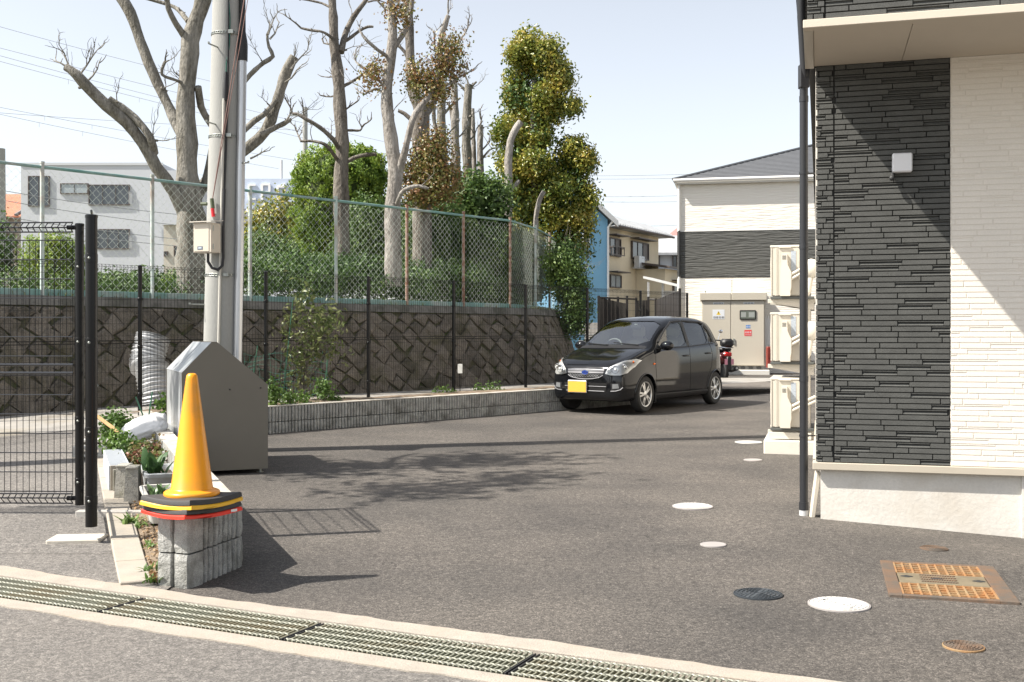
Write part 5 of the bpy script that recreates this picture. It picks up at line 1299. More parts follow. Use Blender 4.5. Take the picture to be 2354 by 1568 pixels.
# switchgear cabinet
cbx = empty('switchgear_cabinet', (0, 0, 0), 0, 'beige steel electrical cabinet with warning stickers against the far building', 'cabinet')
M_CAB = mat('cabinet_beige', (.52, .475, .39), .5, var=.05, vs=2)
q0 = px(1613, 850, 31.); q1 = px(1758, 850, 30.65); cu_ = (q1 - q0); cu_.z = 0; CWd = cu_.length; ca_ = math.atan2(cu_.y, cu_.x); cbx.location = (q0.x, q0.y, 0); cbx.rotation_euler = (0, 0, ca_)
zb_, zt_ = .40, 2.36
m_ = MB(); m_.box(0, CWd, .02, .95, zb_ + .1, zt_); m_.build('housing', M_CAB, cbx)
xm = CWd * .46
for a, b in ((.012, xm - .008), (xm + .008, CWd - .03)):
    m_ = MB(); m_.cbox(a, b, -.02, .018, zb_ + .12, zt_ - .02, .006); m_.build('door', mat('cabinet_door', (.54, .495, .41), .42), cbx)
m_ = MB(); m_.cbox(-.06, xm + .01, -.07, 1.0, zt_, zt_ + .22, .012); m_.build('roof_cap', M_CAB, cbx)
m_ = MB(); m_.cbox(xm + .02, CWd + .05, -.07, 1.0, zt_, zt_ + .22, .012); m_.build('roof_cap', M_CAB, cbx)
m_ = MB(); m_.tube([(xm + .03, -.04, zt_ + .05), (xm + .03, -.04, zt_ + .58)], .012, 6); m_.build('rod', M_GALV, cbx)
m_ = MB(); m_.tube([(.1, .0, zt_ + .2), (.1, .0, zt_ + .28)], .02, 6); m_.build('lifting_eye', M_GALV, cbx)
m_ = MB(); m_.box(0, CWd, .03, .9, zb_, zb_ + .1); m_.build('base_channel', mat('base_grey', (.2, .2, .19), .6), cbx)
for k in range(7):
    m_ = MB(); x = .2 + k * .22; m_.cbox(x, x + .12, .0, .03, zb_ + .02, zb_ + .08, .004); m_.build('vent', M_DARK, cbx)
xw0, xw1 = CWd * .60, CWd * .86
m_ = MB(); m_.cbox(xw0, xw1, -.04, -.0195, 1.81, 2.08, .02); win = m_.build('window_frame', M_DARK, cbx)
m_ = MB(); m_.box(xw0 + .03, xw1 - .03, -.046, -.041, 1.84, 2.05); m_.build('pane', mat('meter_glass', (.10, .12, .10), .12, spec=.8), win)
for a, b in ((.08, .38), (.55, .9)):
    m_ = MB(); m_.box(xw0 + (xw1 - xw0) * a, xw0 + (xw1 - xw0) * b, -.0475, -.0465, 1.88, 2.02); m_.build('meter', mat('meter_face', (.3, .32, .3), .5), win)
m_ = MB(); m_.box(.17 * CWd, .36 * CWd, -.0235, -.0205, 1.83, 2.1); st_ = m_.build('warning_sticker', mat('sticker_white', (.68, .70, .72), .5), cbx)
m_ = MB(); xs_ = .265 * CWd; m_.add([(xs_ - .06, -.0245, 1.95), (xs_ + .06, -.0245, 1.95), (xs_, -.0245, 2.06)], [(0, 1, 2)]); m_.build('warning_triangle', mat('sticker_yellow', (.7, .5, .03), .5), st_)
m_ = MB(); m_.add([(xs_ - .012, -.0255, 2.035), (xs_ + .012, -.0255, 2.02), (xs_ - .002, -.0255, 1.97), (xs_ - .006, -.0255, 2.0)], [(0, 1, 2, 3)]); m_.build('bolt_mark', M_DARK, st_)
def glyphs(name, x0, z0, w, n, y, m, parent):
    'small square characters made of strokes'
    r_ = random.Random(int(x0 * 100)); mb = MB(); t = w * .14
    for i in range(n):
        x = x0 + i * w * 1.35
        for k in range(3): mb.box(x, x + w, y, y + .0006, z0 + k * w * .4, z0 + k * w * .4 + t)
        for k in r_.sample((0, .43, .86), 2): mb.box(x + k * w, x + k * w + t, y - .0003, y + .0004, z0, z0 + w * .95)
    return mb.build(name, m, parent)
glyphs('sticker_text', .185 * CWd, 1.85, .058, 4, -.0250, M_DARK, st_)
for x in (.18, .66):
    m_ = MB(); m_.box(x * CWd, (x + .17) * CWd, -.0232, -.0205, zt_ - .11, zt_ - .055); pl_ = m_.build('name_label', MATS['sticker_white'], cbx); glyphs('label_text', (x + .015) * CWd, zt_ - .1, .032, 6, -.0242, M_DARK, pl_)
m_ = MB(); m_.box(CWd * .675, CWd * .79, -.0232, -.0205, 1.35, 1.52); rs_ = m_.build('red_sticker', mat('sticker_red', (.65, .04, .04), .5), cbx); glyphs('sticker_text', CWd * .685, 1.43, .048, 3, -.0242, MATS['sticker_white'], rs_); glyphs('sticker_text', CWd * .69, 1.37, .026, 5, -.0242, MATS['sticker_white'], rs_)
m_ = MB(); m_.box(CWd * .70, CWd * .77, -.0232, -.0205, 1.57, 1.66); bs_ = m_.build('blue_sticker', mat('sticker_blue', (.07, .2, .5), .5), cbx); glyphs('sticker_text', CWd * .708, 1.59, .045, 2, -.0242, MATS['sticker_white'], bs_)
m_ = MB(); m_.cbox(xm + .06, xm + .11, -.05, -.018, 1.12, 1.28, .008); m_.build('handle', M_GALV, cbx)
m_ = MB(); m_.cbox(-.1, CWd + .12, -.32, 1.05, .2, .395, .012); po_ = m_.build('cabinet_plinth', mat('plinth_white', (.62, .60, .55), .85), None, False, 40, cbx.location, (0, 0, ca_)); tag(po_, 'pale concrete plinth under the electrical cabinet', 'plinth')
m_ = MB(); qx = px(1768, 815, 30.4); m_.cbox(-.08, .07, -.1, .1, -.38, .22, .02, Matrix.Translation(qx)); m_.cbox(-.07, .0, -.11, -.1, -.1, .05, .006, Matrix.Translation(qx))
tag(m_.build('hydrant_box', mat('box_red', (.2, .03, .02), .5)), 'red hose box standing right of the electrical cabinet', 'hose box')
for o_ in bpy.data.objects:
    if o_.name == 'hydrant_box': o_['label'] = 'red hose box standing between the cabinet and the air conditioners'
m_ = MB()
for k in range(4):
    q = px(1759 + 3 * k, 760, 31.0); m_.tube([q + Vector((0, 0, -.45)), q + Vector((0, 0, .42 - .08 * (k % 2)))], .022, 8)
tag(m_.build('pipe_bundle', M_WHITEP, None, True), 'white upright pipes above the red hose box', 'pipes', kind='stuff')

# ------------------------------------------------------------------ houses
M_BLUE = mat('blue_wall', (.19, .40, .57), .85, var=.05, vs=1.5)
M_CREAMW = mat('cream_wall', (.74, .63, .45), .9, var=.1, vs=1.2, dirt=(.62, .53, .38), ds=.5)
M_GWALL = mat('grey_white_wall', (.52, .54, .57), .85, var=.05, vs=.6)
M_TILE = mat('pale_roof_tile', (.40, .41, .42), .55, var=.25, vs=4)
M_WFRAME = mat('bronze_frame', (.09, .07, .06), .5)
M_PANE = mat('dark_pane', (.045, .055, .065), .08, spec=.8)
M_PANEL = mat('light_pane', (.3, .34, .36), .12, spec=.8)
M_ALU = mat('aluminium', (.55, .56, .57), .4, .4)
def window(parent, a, b, z0, z1, n, fm=M_WFRAME, pm=M_PANE, shut=None, hood=True, rail=False, name='window', split=2):
    'a, b: wall points in plan; n: outward normal; frame, panes, hood'
    a = Vector(a); b = Vector(b); u = (b - a); Lw = u.length; u.normalize(); n = Vector(n)
    M = Matrix(((u.x, n.x, 0, a.x), (u.y, n.y, 0, a.y), (0, 0, 1, 0), (0, 0, 0, 1)))
    t = .05; mb = MB(); mb.setx(M)
    for q in ((0, Lw, z0, z0 + t), (0, Lw, z1 - t, z1), (0, t, z0 + t, z1 - t), (Lw - t, Lw, z0 + t, z1 - t)): mb.box(q[0], q[1], -.05, .07, q[2], q[3])
    fr_ = mb.build(name, fm, parent)
    w = (Lw - 2 * t) / split
    for k in range(split):
        p_ = MB(); p_.setx(M); p_.box(t + k * w + .012, t + (k + 1) * w - .012, -.02, .02, z0 + t, z1 - t); p_.build('pane', pm if not (shut and k in shut) else M_WFRAME, fr_)
        if k: p_ = MB(); p_.setx(M); p_.box(t + k * w - .012, t + k * w + .012, -.02, .05, z0 + t, z1 - t); p_.build('mullion', fm, fr_)
    if hood: p_ = MB(); p_.setx(M); p_.box(-.15, Lw + .15, .0, .5, z1 + .1, z1 + .15); p_.build('hood', M_WFRAME, fr_)
    if rail:
        p_ = MB(); p_.setx(M)
        for z in (z0 + .05, z0 + .45): p_.box(-.05, Lw + .05, .2, .24, z, z + .04)
        for k in range(5): p_.box(-.05 + k * (Lw + .06) / 4, -.02 + k * (Lw + .06) / 4, .2, .23, z0 + .05, z0 + .45)
        p_.box(-.05, .0, .0, .2, z0 + .4, z0 + .44); p_.box(Lw, Lw + .05, .0, .2, z0 + .4, z0 + .44)
        p_.build('rail', M_WFRAME, fr_)
    return fr_
def P2(x, Y): return Vector(((x - 1176.5) / F * Y, Y))
def ZY(y, Y): return CZ + (770 - y) / F * Y
# blue house, gable end towards us
bh = empty('blue_house', (*P2(1396, 50), 0), 0, 'blue rendered house gable beside the evergreen tree', 'house')
bi = Matrix.Translation(-bh.location)
a, b = P2(1396, 50), P2(1290, 49.2); n_ = Vector((b.y - a.y, -(b.x - a.x))).normalized(); n_ = n_ if n_.y < 0 else -n_; dp_ = -n_ * 7
ze = ZY(505, 50); zr = ze + 1.9; mid = a.lerp(b, .5) 
m_ = MB(); m_.setx(bi); mid = b
m_.add([(a.x, a.y, 0), (b.x, b.y, 0), (b.x, b.y, zr), (a.x, a.y, ze), (a.x + dp_.x, a.y + dp_.y, 0), (b.x + dp_.x, b.y + dp_.y, 0), (b.x + dp_.x, b.y + dp_.y, zr), (a.x + dp_.x, a.y + dp_.y, ze)], [(0, 1, 2, 3), (4, 7, 6, 5), (0, 3, 7, 4), (1, 5, 6, 2)]); m_.build('wall', M_BLUE, bh)
m_ = MB(); m_.setx(bi); du = (a - b).normalized(); sl2 = (zr - ze) / (a - b).length
def rk(t, off, z): q = a + du * t + n_ * off; return (q.x, q.y, ze - sl2 * t + z)
Lg = (a - b).length
m_.add([rk(.35, .35, .05), rk(-Lg - .2, .35, .05), rk(-Lg - .2, -7.3, .05), rk(.35, -7.3, .05), rk(.35, .35, .2), rk(-Lg - .2, .35, .2), rk(-Lg - .2, -7.3, .2), rk(.35, -7.3, .2)], [(3, 2, 1, 0), (4, 5, 6, 7), (0, 1, 5, 4), (1, 2, 6, 5), (2, 3, 7, 6), (3, 0, 4, 7)]); rf = m_.build('roof', M_SLATE, bh)
m_ = MB(); m_.setx(bi); m_.add([rk(.37, .38, -.05), rk(-Lg - .2, .38, -.05), rk(-Lg - .2, .38, .22), rk(.37, .38, .22), rk(.37, .33, -.05), rk(-Lg - .2, .33, -.05), rk(-Lg - .2, .33, .22), rk(.37, .33, .22)], [(0, 1, 2, 3), (4, 7, 6, 5), (0, 4, 5, 1), (3, 2, 6, 7), (0, 3, 7, 4)]); m_.build('bargeboard', M_WHITEP, rf)
m_ = MB(); m_.setx(bi); q = a + n_ * .06 - du * .0; m_.tube([(q.x, q.y, 0), (q.x, q.y, ze - .35), (q.x + .2, q.y - .1, ze - .1)], .05, 8); m_.build('downpipe', M_WHITEP, bh, True)
f_ = window(bh, (P2(1338, 49.5) + n_ * .03) - bh.location.xy, (P2(1353.5, 49.6) + n_ * .03) - bh.location.xy, ZY(568, 49.6), ZY(525, 49.6), n_, M_WHITEP, M_PANE, hood=False, split=1)
# cream house
chs = empty('cream_house', (*P2(1400, 53), 0), 0, 'old cream rendered house with brown shutters behind the blue house', 'house')
ci = Matrix.Translation(-chs.location); cl_ = chs.location.xy
a, b = P2(1397, 53), P2(1513, 58.6); u_ = (b - a).normalized(); n_ = Vector((u_.y, -u_.x)); dp_ = -n_ * 7; ze = ZY(523, 53)
m_ = MB(); m_.setx(ci); m_.add([(a.x, a.y, 0), (b.x, b.y, 0), (b.x, b.y, ze), (a.x, a.y, ze), (a.x + dp_.x, a.y + dp_.y, 0), (b.x + dp_.x, b.y + dp_.y, 0), (b.x + dp_.x, b.y + dp_.y, ze), (a.x + dp_.x, a.y + dp_.y, ze)], [(0, 1, 2, 3), (4, 7, 6, 5), (0, 3, 7, 4), (1, 5, 6, 2), (3, 2, 6, 7)]); m_.build('wall', M_CREAMW, chs)
Lh = (b - a).length
def cw(t, o, z): q = a + u_ * t + n_ * o; return (q.x, q.y, z)
m_ = MB(); m_.setx(ci); m_.add([cw(-.5, .6, ze), cw(Lh + .6, .6, ze), cw(Lh + .6, -7.6, ze), cw(-.5, -7.6, ze), cw(1.6, -3.5, ze + 1.75), cw(Lh - 2.4, -3.5, ze + 1.75), cw(-.5, .6, ze + .1), cw(Lh + .6, .6, ze + .1), cw(Lh + .6, -7.6, ze + .1), cw(-.5, -7.6, ze + .1)], [(0, 1, 7, 6), (1, 2, 8, 7), (3, 2, 1, 0), (6, 7, 5, 4), (7, 8, 5), (8, 9, 4, 5), (9, 6, 4), (0, 6, 9, 3)]); rf = m_.build('roof', M_TILE, chs)
m_ = MB(); m_.setx(ci)
for k in range(26):
    t = -.4 + (Lh + .9) * k / 25; f = 1
    m_.tube([cw(t, .58, ze + .13), cw(min(max(t, 1.7), Lh - 2.5) if False else t, -.9, ze + .13 + 1.48 * .427)], .05, 5)
tag(m_.build('tile_rows', M_TILE, rf), kind='stuff')
m_ = MB(); m_.setx(ci); m_.tube([cw(1.6, -3.5, ze + 1.85), cw(Lh - 2.4, -3.5, ze + 1.85)], .16, 8); m_.build('ridge', mat('ridge_tile', (.26, .27, .28), .6), rf)
m_ = MB(); m_.setx(ci); m_.tube([cw(-.5, .66, ze + .02), cw(Lh + .6, .66, ze + .02)], .06, 6); m_.build('gutter', M_WFRAME, rf)
def cwin(x0, x1, y0, y1, **kw):
    def hit(x):
        r_ = (x - 1176.5) / F; t = (r_ * a.y - a.x) / (u_.x - r_ * u_.y); return a + u_ * t
    p, q = hit(x0), hit(x1); Ym = (p.y + q.y) / 2; return window(chs, p + n_ * .05 - cl_, q + n_ * .05 - cl_, ZY(y1, Ym), ZY(y0, Ym), n_, **kw)
cwin(1397.5, 1423, 548, 590, rail=True, shut=(1,)); cwin(1449, 1487, 557, 597, rail=False, shut=(2,), split=3); cwin(1399, 1424, 632, 662, pm=M_PANEL)
# lower wing of the cream house
m_ = MB(); m_.setx(ci); m_.add([cw(3.4, 1.6, 0), cw(Lh + .3, 1.6, 0), cw(Lh + .3, 1.6, ZY(617, 55)), cw(3.4, 1.6, ZY(617, 55)), cw(3.4, .02, 0), cw(Lh + .3, .02, 0), cw(Lh + .3, .02, ZY(617, 55)), cw(3.4, .02, ZY(617, 55))], [(0, 1, 2, 3), (0, 3, 7, 4), (1, 5, 6, 2), (3, 2, 6, 7)]); m_.build('wing', M_CREAMW, chs)
m_ = MB(); m_.setx(ci); zt2 = ZY(617, 55); m_.add([cw(3.0, 2.0, zt2), cw(Lh + .7, 2.0, zt2), cw(Lh + .7, .02, zt2 + .3), cw(3.0, .02, zt2 + .3), cw(3.0, 2.0, zt2 + .1), cw(Lh + .7, 2.0, zt2 + .1), cw(Lh + .7, .02, zt2 + .4), cw(3.0, .02, zt2 + .4)], [(3, 2, 1, 0), (4, 5, 6, 7), (0, 1, 5, 4), (0, 4, 7, 3), (1, 2, 6, 5)]); m_.build('wing_roof', M_WFRAME, chs)
p = Vector(cw(4.4, 1.65, 0)[:2]); q = Vector(cw(6.0, 1.65, 0)[:2]); window(chs, p - cl_, q - cl_, ZY(682, 55), ZY(648, 55), n_, pm=M_PANE)
acu = MB(); qq = Vector(cw(3.05, .35, ZY(600, 54.6))); acu.cbox(-.35, .35, -.15, .15, -.3, .3, .02, Matrix.Translation(qq) @ Matrix.Rotation(math.atan2(u_.y, u_.x), 4, 'Z')); acu.tube([qq + Vector((n_.x * .16 + .2 * math.cos(k), n_.y * .16, .2 * math.sin(k))) for k in np.linspace(0, 6.28, 14)], .012, 4); acu.box(-.45, .45, -.2, .2, -.34, -.3, Matrix.Translation(qq) @ Matrix.Rotation(math.atan2(u_.y, u_.x), 4, 'Z'))
tag(acu.build('outdoor_unit', M_ALU), 'small outdoor unit bracketed on the cream house wall', 'air conditioner')
# tiled white house behind, pink-roofed house, white carport
th = empty('tiled_house', (*P2(1500, 66), 0), 0, 'white Japanese house with grey tiled roof behind the cream house', 'house'); ti = Matrix.Translation(-th.location)
xa, xb = P2(1490, 64).x, P2(1600, 66).x
m_ = MB(); m_.setx(ti); m_.box(xa, xb, 66, 73, 0, ZY(588, 66)); m_.build('wall', M_GWALL, th)
m_ = MB(); m_.setx(ti); ze = ZY(588, 66); m_.add([(xa - .6, 65.3, ze), (xb, 65.3, ze), (xb, 73.5, ze), (xa - .6, 73.5, ze), (xa - .6, 65.3, ze + .14), (xb, 65.3, ze + .14), (xb, 69, ze + 1.5), (xa - .6, 69, ze + 1.5), (xb, 73.5, ze + .14), (xa - .6, 73.5, ze + .14)], [(0, 1, 5, 4), (4, 5, 6, 7), (7, 6, 8, 9), (0, 4, 7, 9, 3), (3, 2, 1, 0)]); m_.build('roof', M_TILE, th)
m_ = MB(); m_.setx(ti); m_.box(xa - .2, xb, 65.2, 66, ZY(628, 66), ZY(622, 66)); m_.box(xa - .2, xb, 64.2, 66, ZY(644, 65), ZY(640, 65)); m_.build('pent_roof', mat('blue_slate', (.1, .11, .13), .6), th)
for x0, x1, y0, y1 in ((1506, 1516, 584, 612), (1545, 1556, 586, 615)):
    window(th, P2(x0, 65.95) - th.location.xy, P2(x1, 65.95) - th.location.xy, ZY(y1, 66), ZY(y0, 66), (0, -1), split=1, hood=False)
pk = empty('pink_roof_house', (*P2(1545, 84), 0), 0, 'house with a dull pink roof behind the tiled house', 'house'); pi = Matrix.Translation(-pk.location)
xa, xb = P2(1522, 84).x, P2(1640, 84).x
m_ = MB(); m_.setx(pi); m_.box(xa, xb, 84, 90, 0, ZY(560, 84)); m_.build('wall', M_CREAMW, pk)
m_ = MB(); m_.setx(pi); z_ = ZY(562, 84); m_.add([(xa - .4, 83.5, z_), (xb, 83.5, z_), (xb, 87, z_ + 1.9), (xa + 2, 87, z_ + 1.9), (xa - .4, 90.5, z_), (xb, 90.5, z_)], [(0, 1, 2, 3), (4, 3, 2, 5), (0, 3, 4), (0, 4, 5, 1)]); m_.build('roof', mat('pink_roof', (.42, .2, .18), .7, var=.1), pk)
cpt = empty('carport', (*P2(1535, 44), 0), 0, 'white carport with corrugated panels behind the dark board fence', 'carport'); ki = Matrix.Translation(-cpt.location)
m_ = MB(); m_.setx(ki); c0, c1, c2, c3 = Vector((*P2(1478, 44), ZY(640, 44))), Vector((*P2(1560, 43), ZY(660, 43))), Vector((*P2(1580, 46), ZY(664, 46))), Vector((*P2(1500, 46), ZY(644, 46)))
m_.add([c0, c1, c2, c3] + [v + Vector((0, 0, .09)) for v in (c0, c1, c2, c3)], [(3, 2, 1, 0), (4, 5, 6, 7), (0, 1, 5, 4), (1, 2, 6, 5), (2, 3, 7, 6), (3, 0, 4, 7)]); m_.build('roof', mat('carport_grey', (.42, .42, .41), .6), cpt)
for k in range(12):
    q = P2(1521 + k * 3.5, 44.2); m_ = MB(); m_.setx(ki); m_.cbox(q.x, q.x + .055, 44.2, 44.24, .5, ZY(668, 44), .005); m_.build('wall_slat', M_WHITEP, cpt)
for x, Y in ((1523, 44.1), (1490, 44.6), (1570, 44.6)): m_ = MB(); m_.setx(ki); q = P2(x, Y); m_.box(q.x - .04, q.x + .04, Y - .04, Y + .04, .2, ZY(648, Y)); m_.build('post', M_ALU, cpt)
# pale wall behind the lot and dark board fence
bw = empty('boundary_wall', (*P2(1330, 37), .2), 0, 'pale grey block wall behind the mesh fence end', 'wall')
for r in range(8):
    for k in range(16):
        m_ = MB(); x0 = (.2 if r % 2 else 0) + k * .4; m_.cbox(x0, x0 + .394, 0, .12, r * .2, r * .2 + .194, .004); m_.build('block', mat('pale_block', (.44, .42, .39), .9, var=.15, vs=3), bw)
bf = empty('board_fence', (0, 0, 0), 0, 'dark brown board fence at the back of the lot beside the far building', 'fence')
M_BOARD = mat('dark_board', (.035, .029, .025), .6, var=.2, vs=4)
def board_run(x0, Y0, x1, Y1, yt0, yt1, nb, yb=.3):
    for k in range(nb):
        f0, f1 = k / nb, (k + .9) / nb
        xa, xb_ = x0 + (x1 - x0) * f0, x0 + (x1 - x0) * f1; Ya, Yb = Y0 + (Y1 - Y0) * f0, Y0 + (Y1 - Y0) * f1
        p, q = P2(xa, Ya), P2(xb_, Yb); za, zb2 = ZY(yt0 + (yt1 - yt0) * f0, Ya), ZY(yt0 + (yt1 - yt0) * f1, Yb)
        d = (q - p).normalized(); n2 = Vector((d.y, -d.x)) * .02
        m_ = MB(); m_.add([(p.x + s * n2.x, p.y + s * n2.y, yb) for s in (1, -1)] + [(q.x + s * n2.x, q.y + s * n2.y, yb) for s in (-1, 1)] + [(p.x + s * n2.x, p.y + s * n2.y, za) for s in (1, -1)] + [(q.x + s * n2.x, q.y + s * n2.y, zb2) for s in (-1, 1)], [(0, 1, 2, 3), (7, 6, 5, 4), (0, 4, 5, 1), (1, 5, 6, 2), (2, 6, 7, 3), (3, 7, 4, 0)]); m_.build('board', M_BOARD, bf)
board_run(1376, 31, 1441, 33, 684, 699, 7); board_run(1462, 33, 1490, 33, 691, 690, 4); board_run(1507, 33, 1562, 29.5, 690, 668, 9)
for x, Y, y in ((1376, 31, 680), (1400, 31.5, 684), (1420, 32, 682), (1441, 32.6, 680), (1462, 32.9, 684), (1490, 33, 682), (1507, 32.9, 686), (1562, 29.4, 663)):
    q = P2(x, Y); m_ = MB(); m_.box(q.x - .035, q.x + .035, Y - .035, Y + .035, .25, ZY(y, Y)); m_.build('post', M_BOARD, bf)
for (x0, Y0, y0), (x1, Y1, y1) in (((1376, 31, 684), (1462, 32.9, 688)), ((1490, 33, 688), (1507, 32.9, 689))):
    p, q = P2(x0, Y0), P2(x1, Y1); m_ = MB(); m_.tube([(p.x, p.y, ZY(y0, Y0)), (q.x, q.y, ZY(y1, Y1))], .03, 6); m_.build('rail', M_BOARD, bf)
pvr = sheet('paver_strip', *sorted((P2(1655, 25).x, P2(1800, 25).x)), 24.5, 28.5, .5, lambda x, y: gz(x, y) + .006, mat('pavers', (.17, .15, .13), .9, var=.3, vs=9, bump=.5, bs=30)); tag(pvr, kind='structure')

# white modern building
wb_ = empty('white_building', (*P2(50, 70), 0), 0, 'pale grey flat-roofed three-storey building with dark windows behind the chain-link fence', 'building'); wi = Matrix.Translation(-wb_.location)
xa, xb = P2(48, 70).x, P2(416, 70).x; zt = ZY(376, 70)
m_ = MB(); m_.setx(wi); m_.box(xa, xb - 1.2, 70, 84, 0, zt); m_.box(xb - 1.2, xb, 70, 84, 0, ZY(392, 70)); m_.build('wall', M_GWALL, wb_)
m_ = MB(); m_.setx(wi); m_.box(xa - .06, xb - 1.14, 69.94, 70, zt - .12, zt + .05); m_.build('parapet_cap', M_ALU, wb_)
for x0, x1, y0, y1, sp, pm in ((65, 114, 405, 475, 2, M_PANE), (139, 203, 422, 446, 2, M_PANEL), (204, 298, 425, 472, 3, M_PANE), (222, 298, 527, 573, 3, M_PANE), (236, 298, 630, 660, 2, M_PANE)):
    window(wb_, P2(x0, 69.96) - wb_.location.xy, P2(x1, 69.96) - wb_.location.xy, ZY(y1, 70), ZY(y0, 70), (0, -1), M_WFRAME, pm, hood=False, split=sp)
for y in (458, 560):
    m_ = MB(); m_.setx(wi); q = P2(302, 69.9)
    for k in range(3): m_.tube([(q.x, 69.5 + .2 * k, ZY(y + 12, 70)), (q.x, 69.5 + .2 * k, ZY(y - 14, 70))], .02, 5)
    m_.tube([(q.x, 69.5, ZY(y - 14, 70)), (q.x, 69.95, ZY(y - 14, 70))], .02, 5); m_.build('balcony_rail', M_ALU, wb_)
ax = empty('annex', (*P2(376, 60), 0), 0, 'small beige annex with dark windows beside the pollarded trunk', 'building'); ai = Matrix.Translation(-ax.location)
m_ = MB(); m_.setx(ai); m_.box(P2(376, 60).x, P2(470, 60).x, 60, 66, 0, ZY(518, 60)); m_.build('wall', mat('annex_beige', (.5, .46, .39), .9), ax)
m_ = MB(); m_.setx(ai); m_.box(P2(373, 60).x, P2(474, 60).x, 59.8, 66, ZY(518, 60), ZY(513, 60)); m_.build('roof', M_ALU, ax)
for x0, x1, y0, y1 in ((377, 386, 578, 590), (400, 412, 566, 590)): window(ax, P2(x0, 59.97) - ax.location.xy, P2(x1, 59.97) - ax.location.xy, ZY(y1, 60), ZY(y0, 60), (0, -1), split=1, hood=False)
rh = empty('red_roof_house', (*P2(-20, 92), 0), 0, 'old house with orange-red tiled roof beside the white building', 'house'); ri = Matrix.Translation(-rh.location)
xa, xb = P2(-140, 92).x, P2(60, 92).x; ze = ZY(500, 92)
m_ = MB(); m_.setx(ri); m_.box(xa, xb - .5, 92.6, 100, 0, ze + .1); m_.build('wall', mat('brown_wall', (.3, .26, .2), .9, var=.2), rh)
m_ = MB(); m_.setx(ri); m_.add([(xa, 92, ze), (xb, 92, ze), (xb, 97, ze + 2.5), (xa, 97, ze + 2.5), (xb, 102, ze), (xa, 102, ze), (xa, 92, ze + .12), (xb, 92, ze + .12), (xb, 97, ze + 2.62), (xa, 97, ze + 2.62), (xb, 102, ze + .12), (xa, 102, ze + .12)], [(6, 7, 8, 9), (9, 8, 10, 11), (0, 1, 7, 6), (1, 2, 8, 7), (2, 4, 10, 8), (0, 3, 2, 1), (3, 5, 4, 2)]); rr_ = m_.build('roof', mat('red_tile', (.50, .19, .11), .8, var=.3, vs=3, bump=.6, bs=8), rh)
m_ = MB(); m_.setx(ri); m_.tube([(xb - .9, 92, ze + .2), (xb - .2, 97, ze + 2.7)], .14, 6); m_.build('verge', mat('verge_grey', (.22, .2, .19), .8), rr_)
window(rh, P2(2, 92.55) - rh.location.xy, P2(30, 92.55) - rh.location.xy, ZY(590, 92), ZY(540, 92), (0, -1), split=2)

# far works with a blue sign
fw = empty('works_building', (*P2(620, 160), 0), 0, 'distant pale works building carrying a blue sign with white letters', 'building'); fi = Matrix.Translation(-fw.location)
xa, xb = P2(470, 160).x, P2(712, 160).x
m_ = MB(); m_.setx(fi); m_.box(xa, xb, 161, 190, 0, ZY(478, 160)); m_.build('wall', mat('works_wall', (.6, .62, .66), .9, var=.1, vs=.3), fw)
m_ = MB(); m_.setx(fi); m_.box(P2(480, 160).x, P2(687, 160).x, 160, 160.6, ZY(480, 160), ZY(411, 160)); sg = m_.build('sign_board', mat('sign_blue', (.50, .57, .70), .7), fw)
def stroke(mb, x0, y0, x1, y1): 
    a_, b_ = P2(x0, 159.9), P2(x1, 159.9); mb.box(min(a_.x, b_.x), max(a_.x, b_.x), 159.7, 159.95, ZY(max(y0, y1), 160), ZY(min(y0, y1), 160))
M_LET = mat('letter_white', (.8, .8, .8), .7)
for L_ in ([(600, 423, 605, 460), (605, 423, 621, 427), (605, 440, 621, 444), (617, 427, 622, 440)], [(636, 427, 641, 460), (641, 427, 656, 432), (652, 422, 656, 427)], [(570, 424, 575, 460), (575, 424, 588, 428), (575, 440, 586, 444), (575, 456, 588, 460)]):
    m_ = MB(); m_.setx(fi)
    for s in L_: stroke(m_, *s)
    m_.build('sign_letter', M_LET, sg)
m_ = MB(); m_.setx(fi)
for k in range(9):
    x = 500 + k * 24; p, q = P2(x, 159.5), P2(x + 24, 159.5); m_.tube([(p.x, 159.5, ZY(483, 160)), (q.x, 159.5, ZY(498, 160))], .1, 4); m_.tube([(q.x, 159.5, ZY(483, 160)), (p.x, 159.5, ZY(498, 160))], .1, 4)
m_.build('sign_truss', M_ALU, fw)
for x, y in ((647, 366), (676, 375), (680, 376)): m_ = MB(); m_.setx(fi); q = P2(x, 161); m_.tube([(q.x, 161, ZY(415, 160)), (q.x, 161, ZY(y, 160))], .18, 6); m_.build('mast', M_ALU, fw)
# distant street poles
def street_pole(x, y0, Y, label):
    e_ = empty('street_pole', (*P2(x, Y), 0), 0, label, 'utility pole', 'distant utility poles')
    z = ZY(y0, Y); m_ = MB(); m_.tube([(0, 0, 0), (0, 0, z)], [.2, .14], 10); m_.build('shaft', M_POLE, e_, True)
    m_ = MB(); m_.box(-.9, .15, -.06, .06, z - .5, z - .38); m_.build('cross_arm', M_GALV, e_)
    for k in (-.8, -.4, 0): m_ = MB(); m_.tube([(k, 0, z - .38), (k, 0, z - .2)], .06, 8); m_.build('insulator', M_GALV, e_)
    return e_
street_pole(701, 247, 62, 'distant concrete utility pole above the clipped conifer')
street_pole(1, 342, 34, 'wooden-dark utility pole at the edge beside the red roofed house')
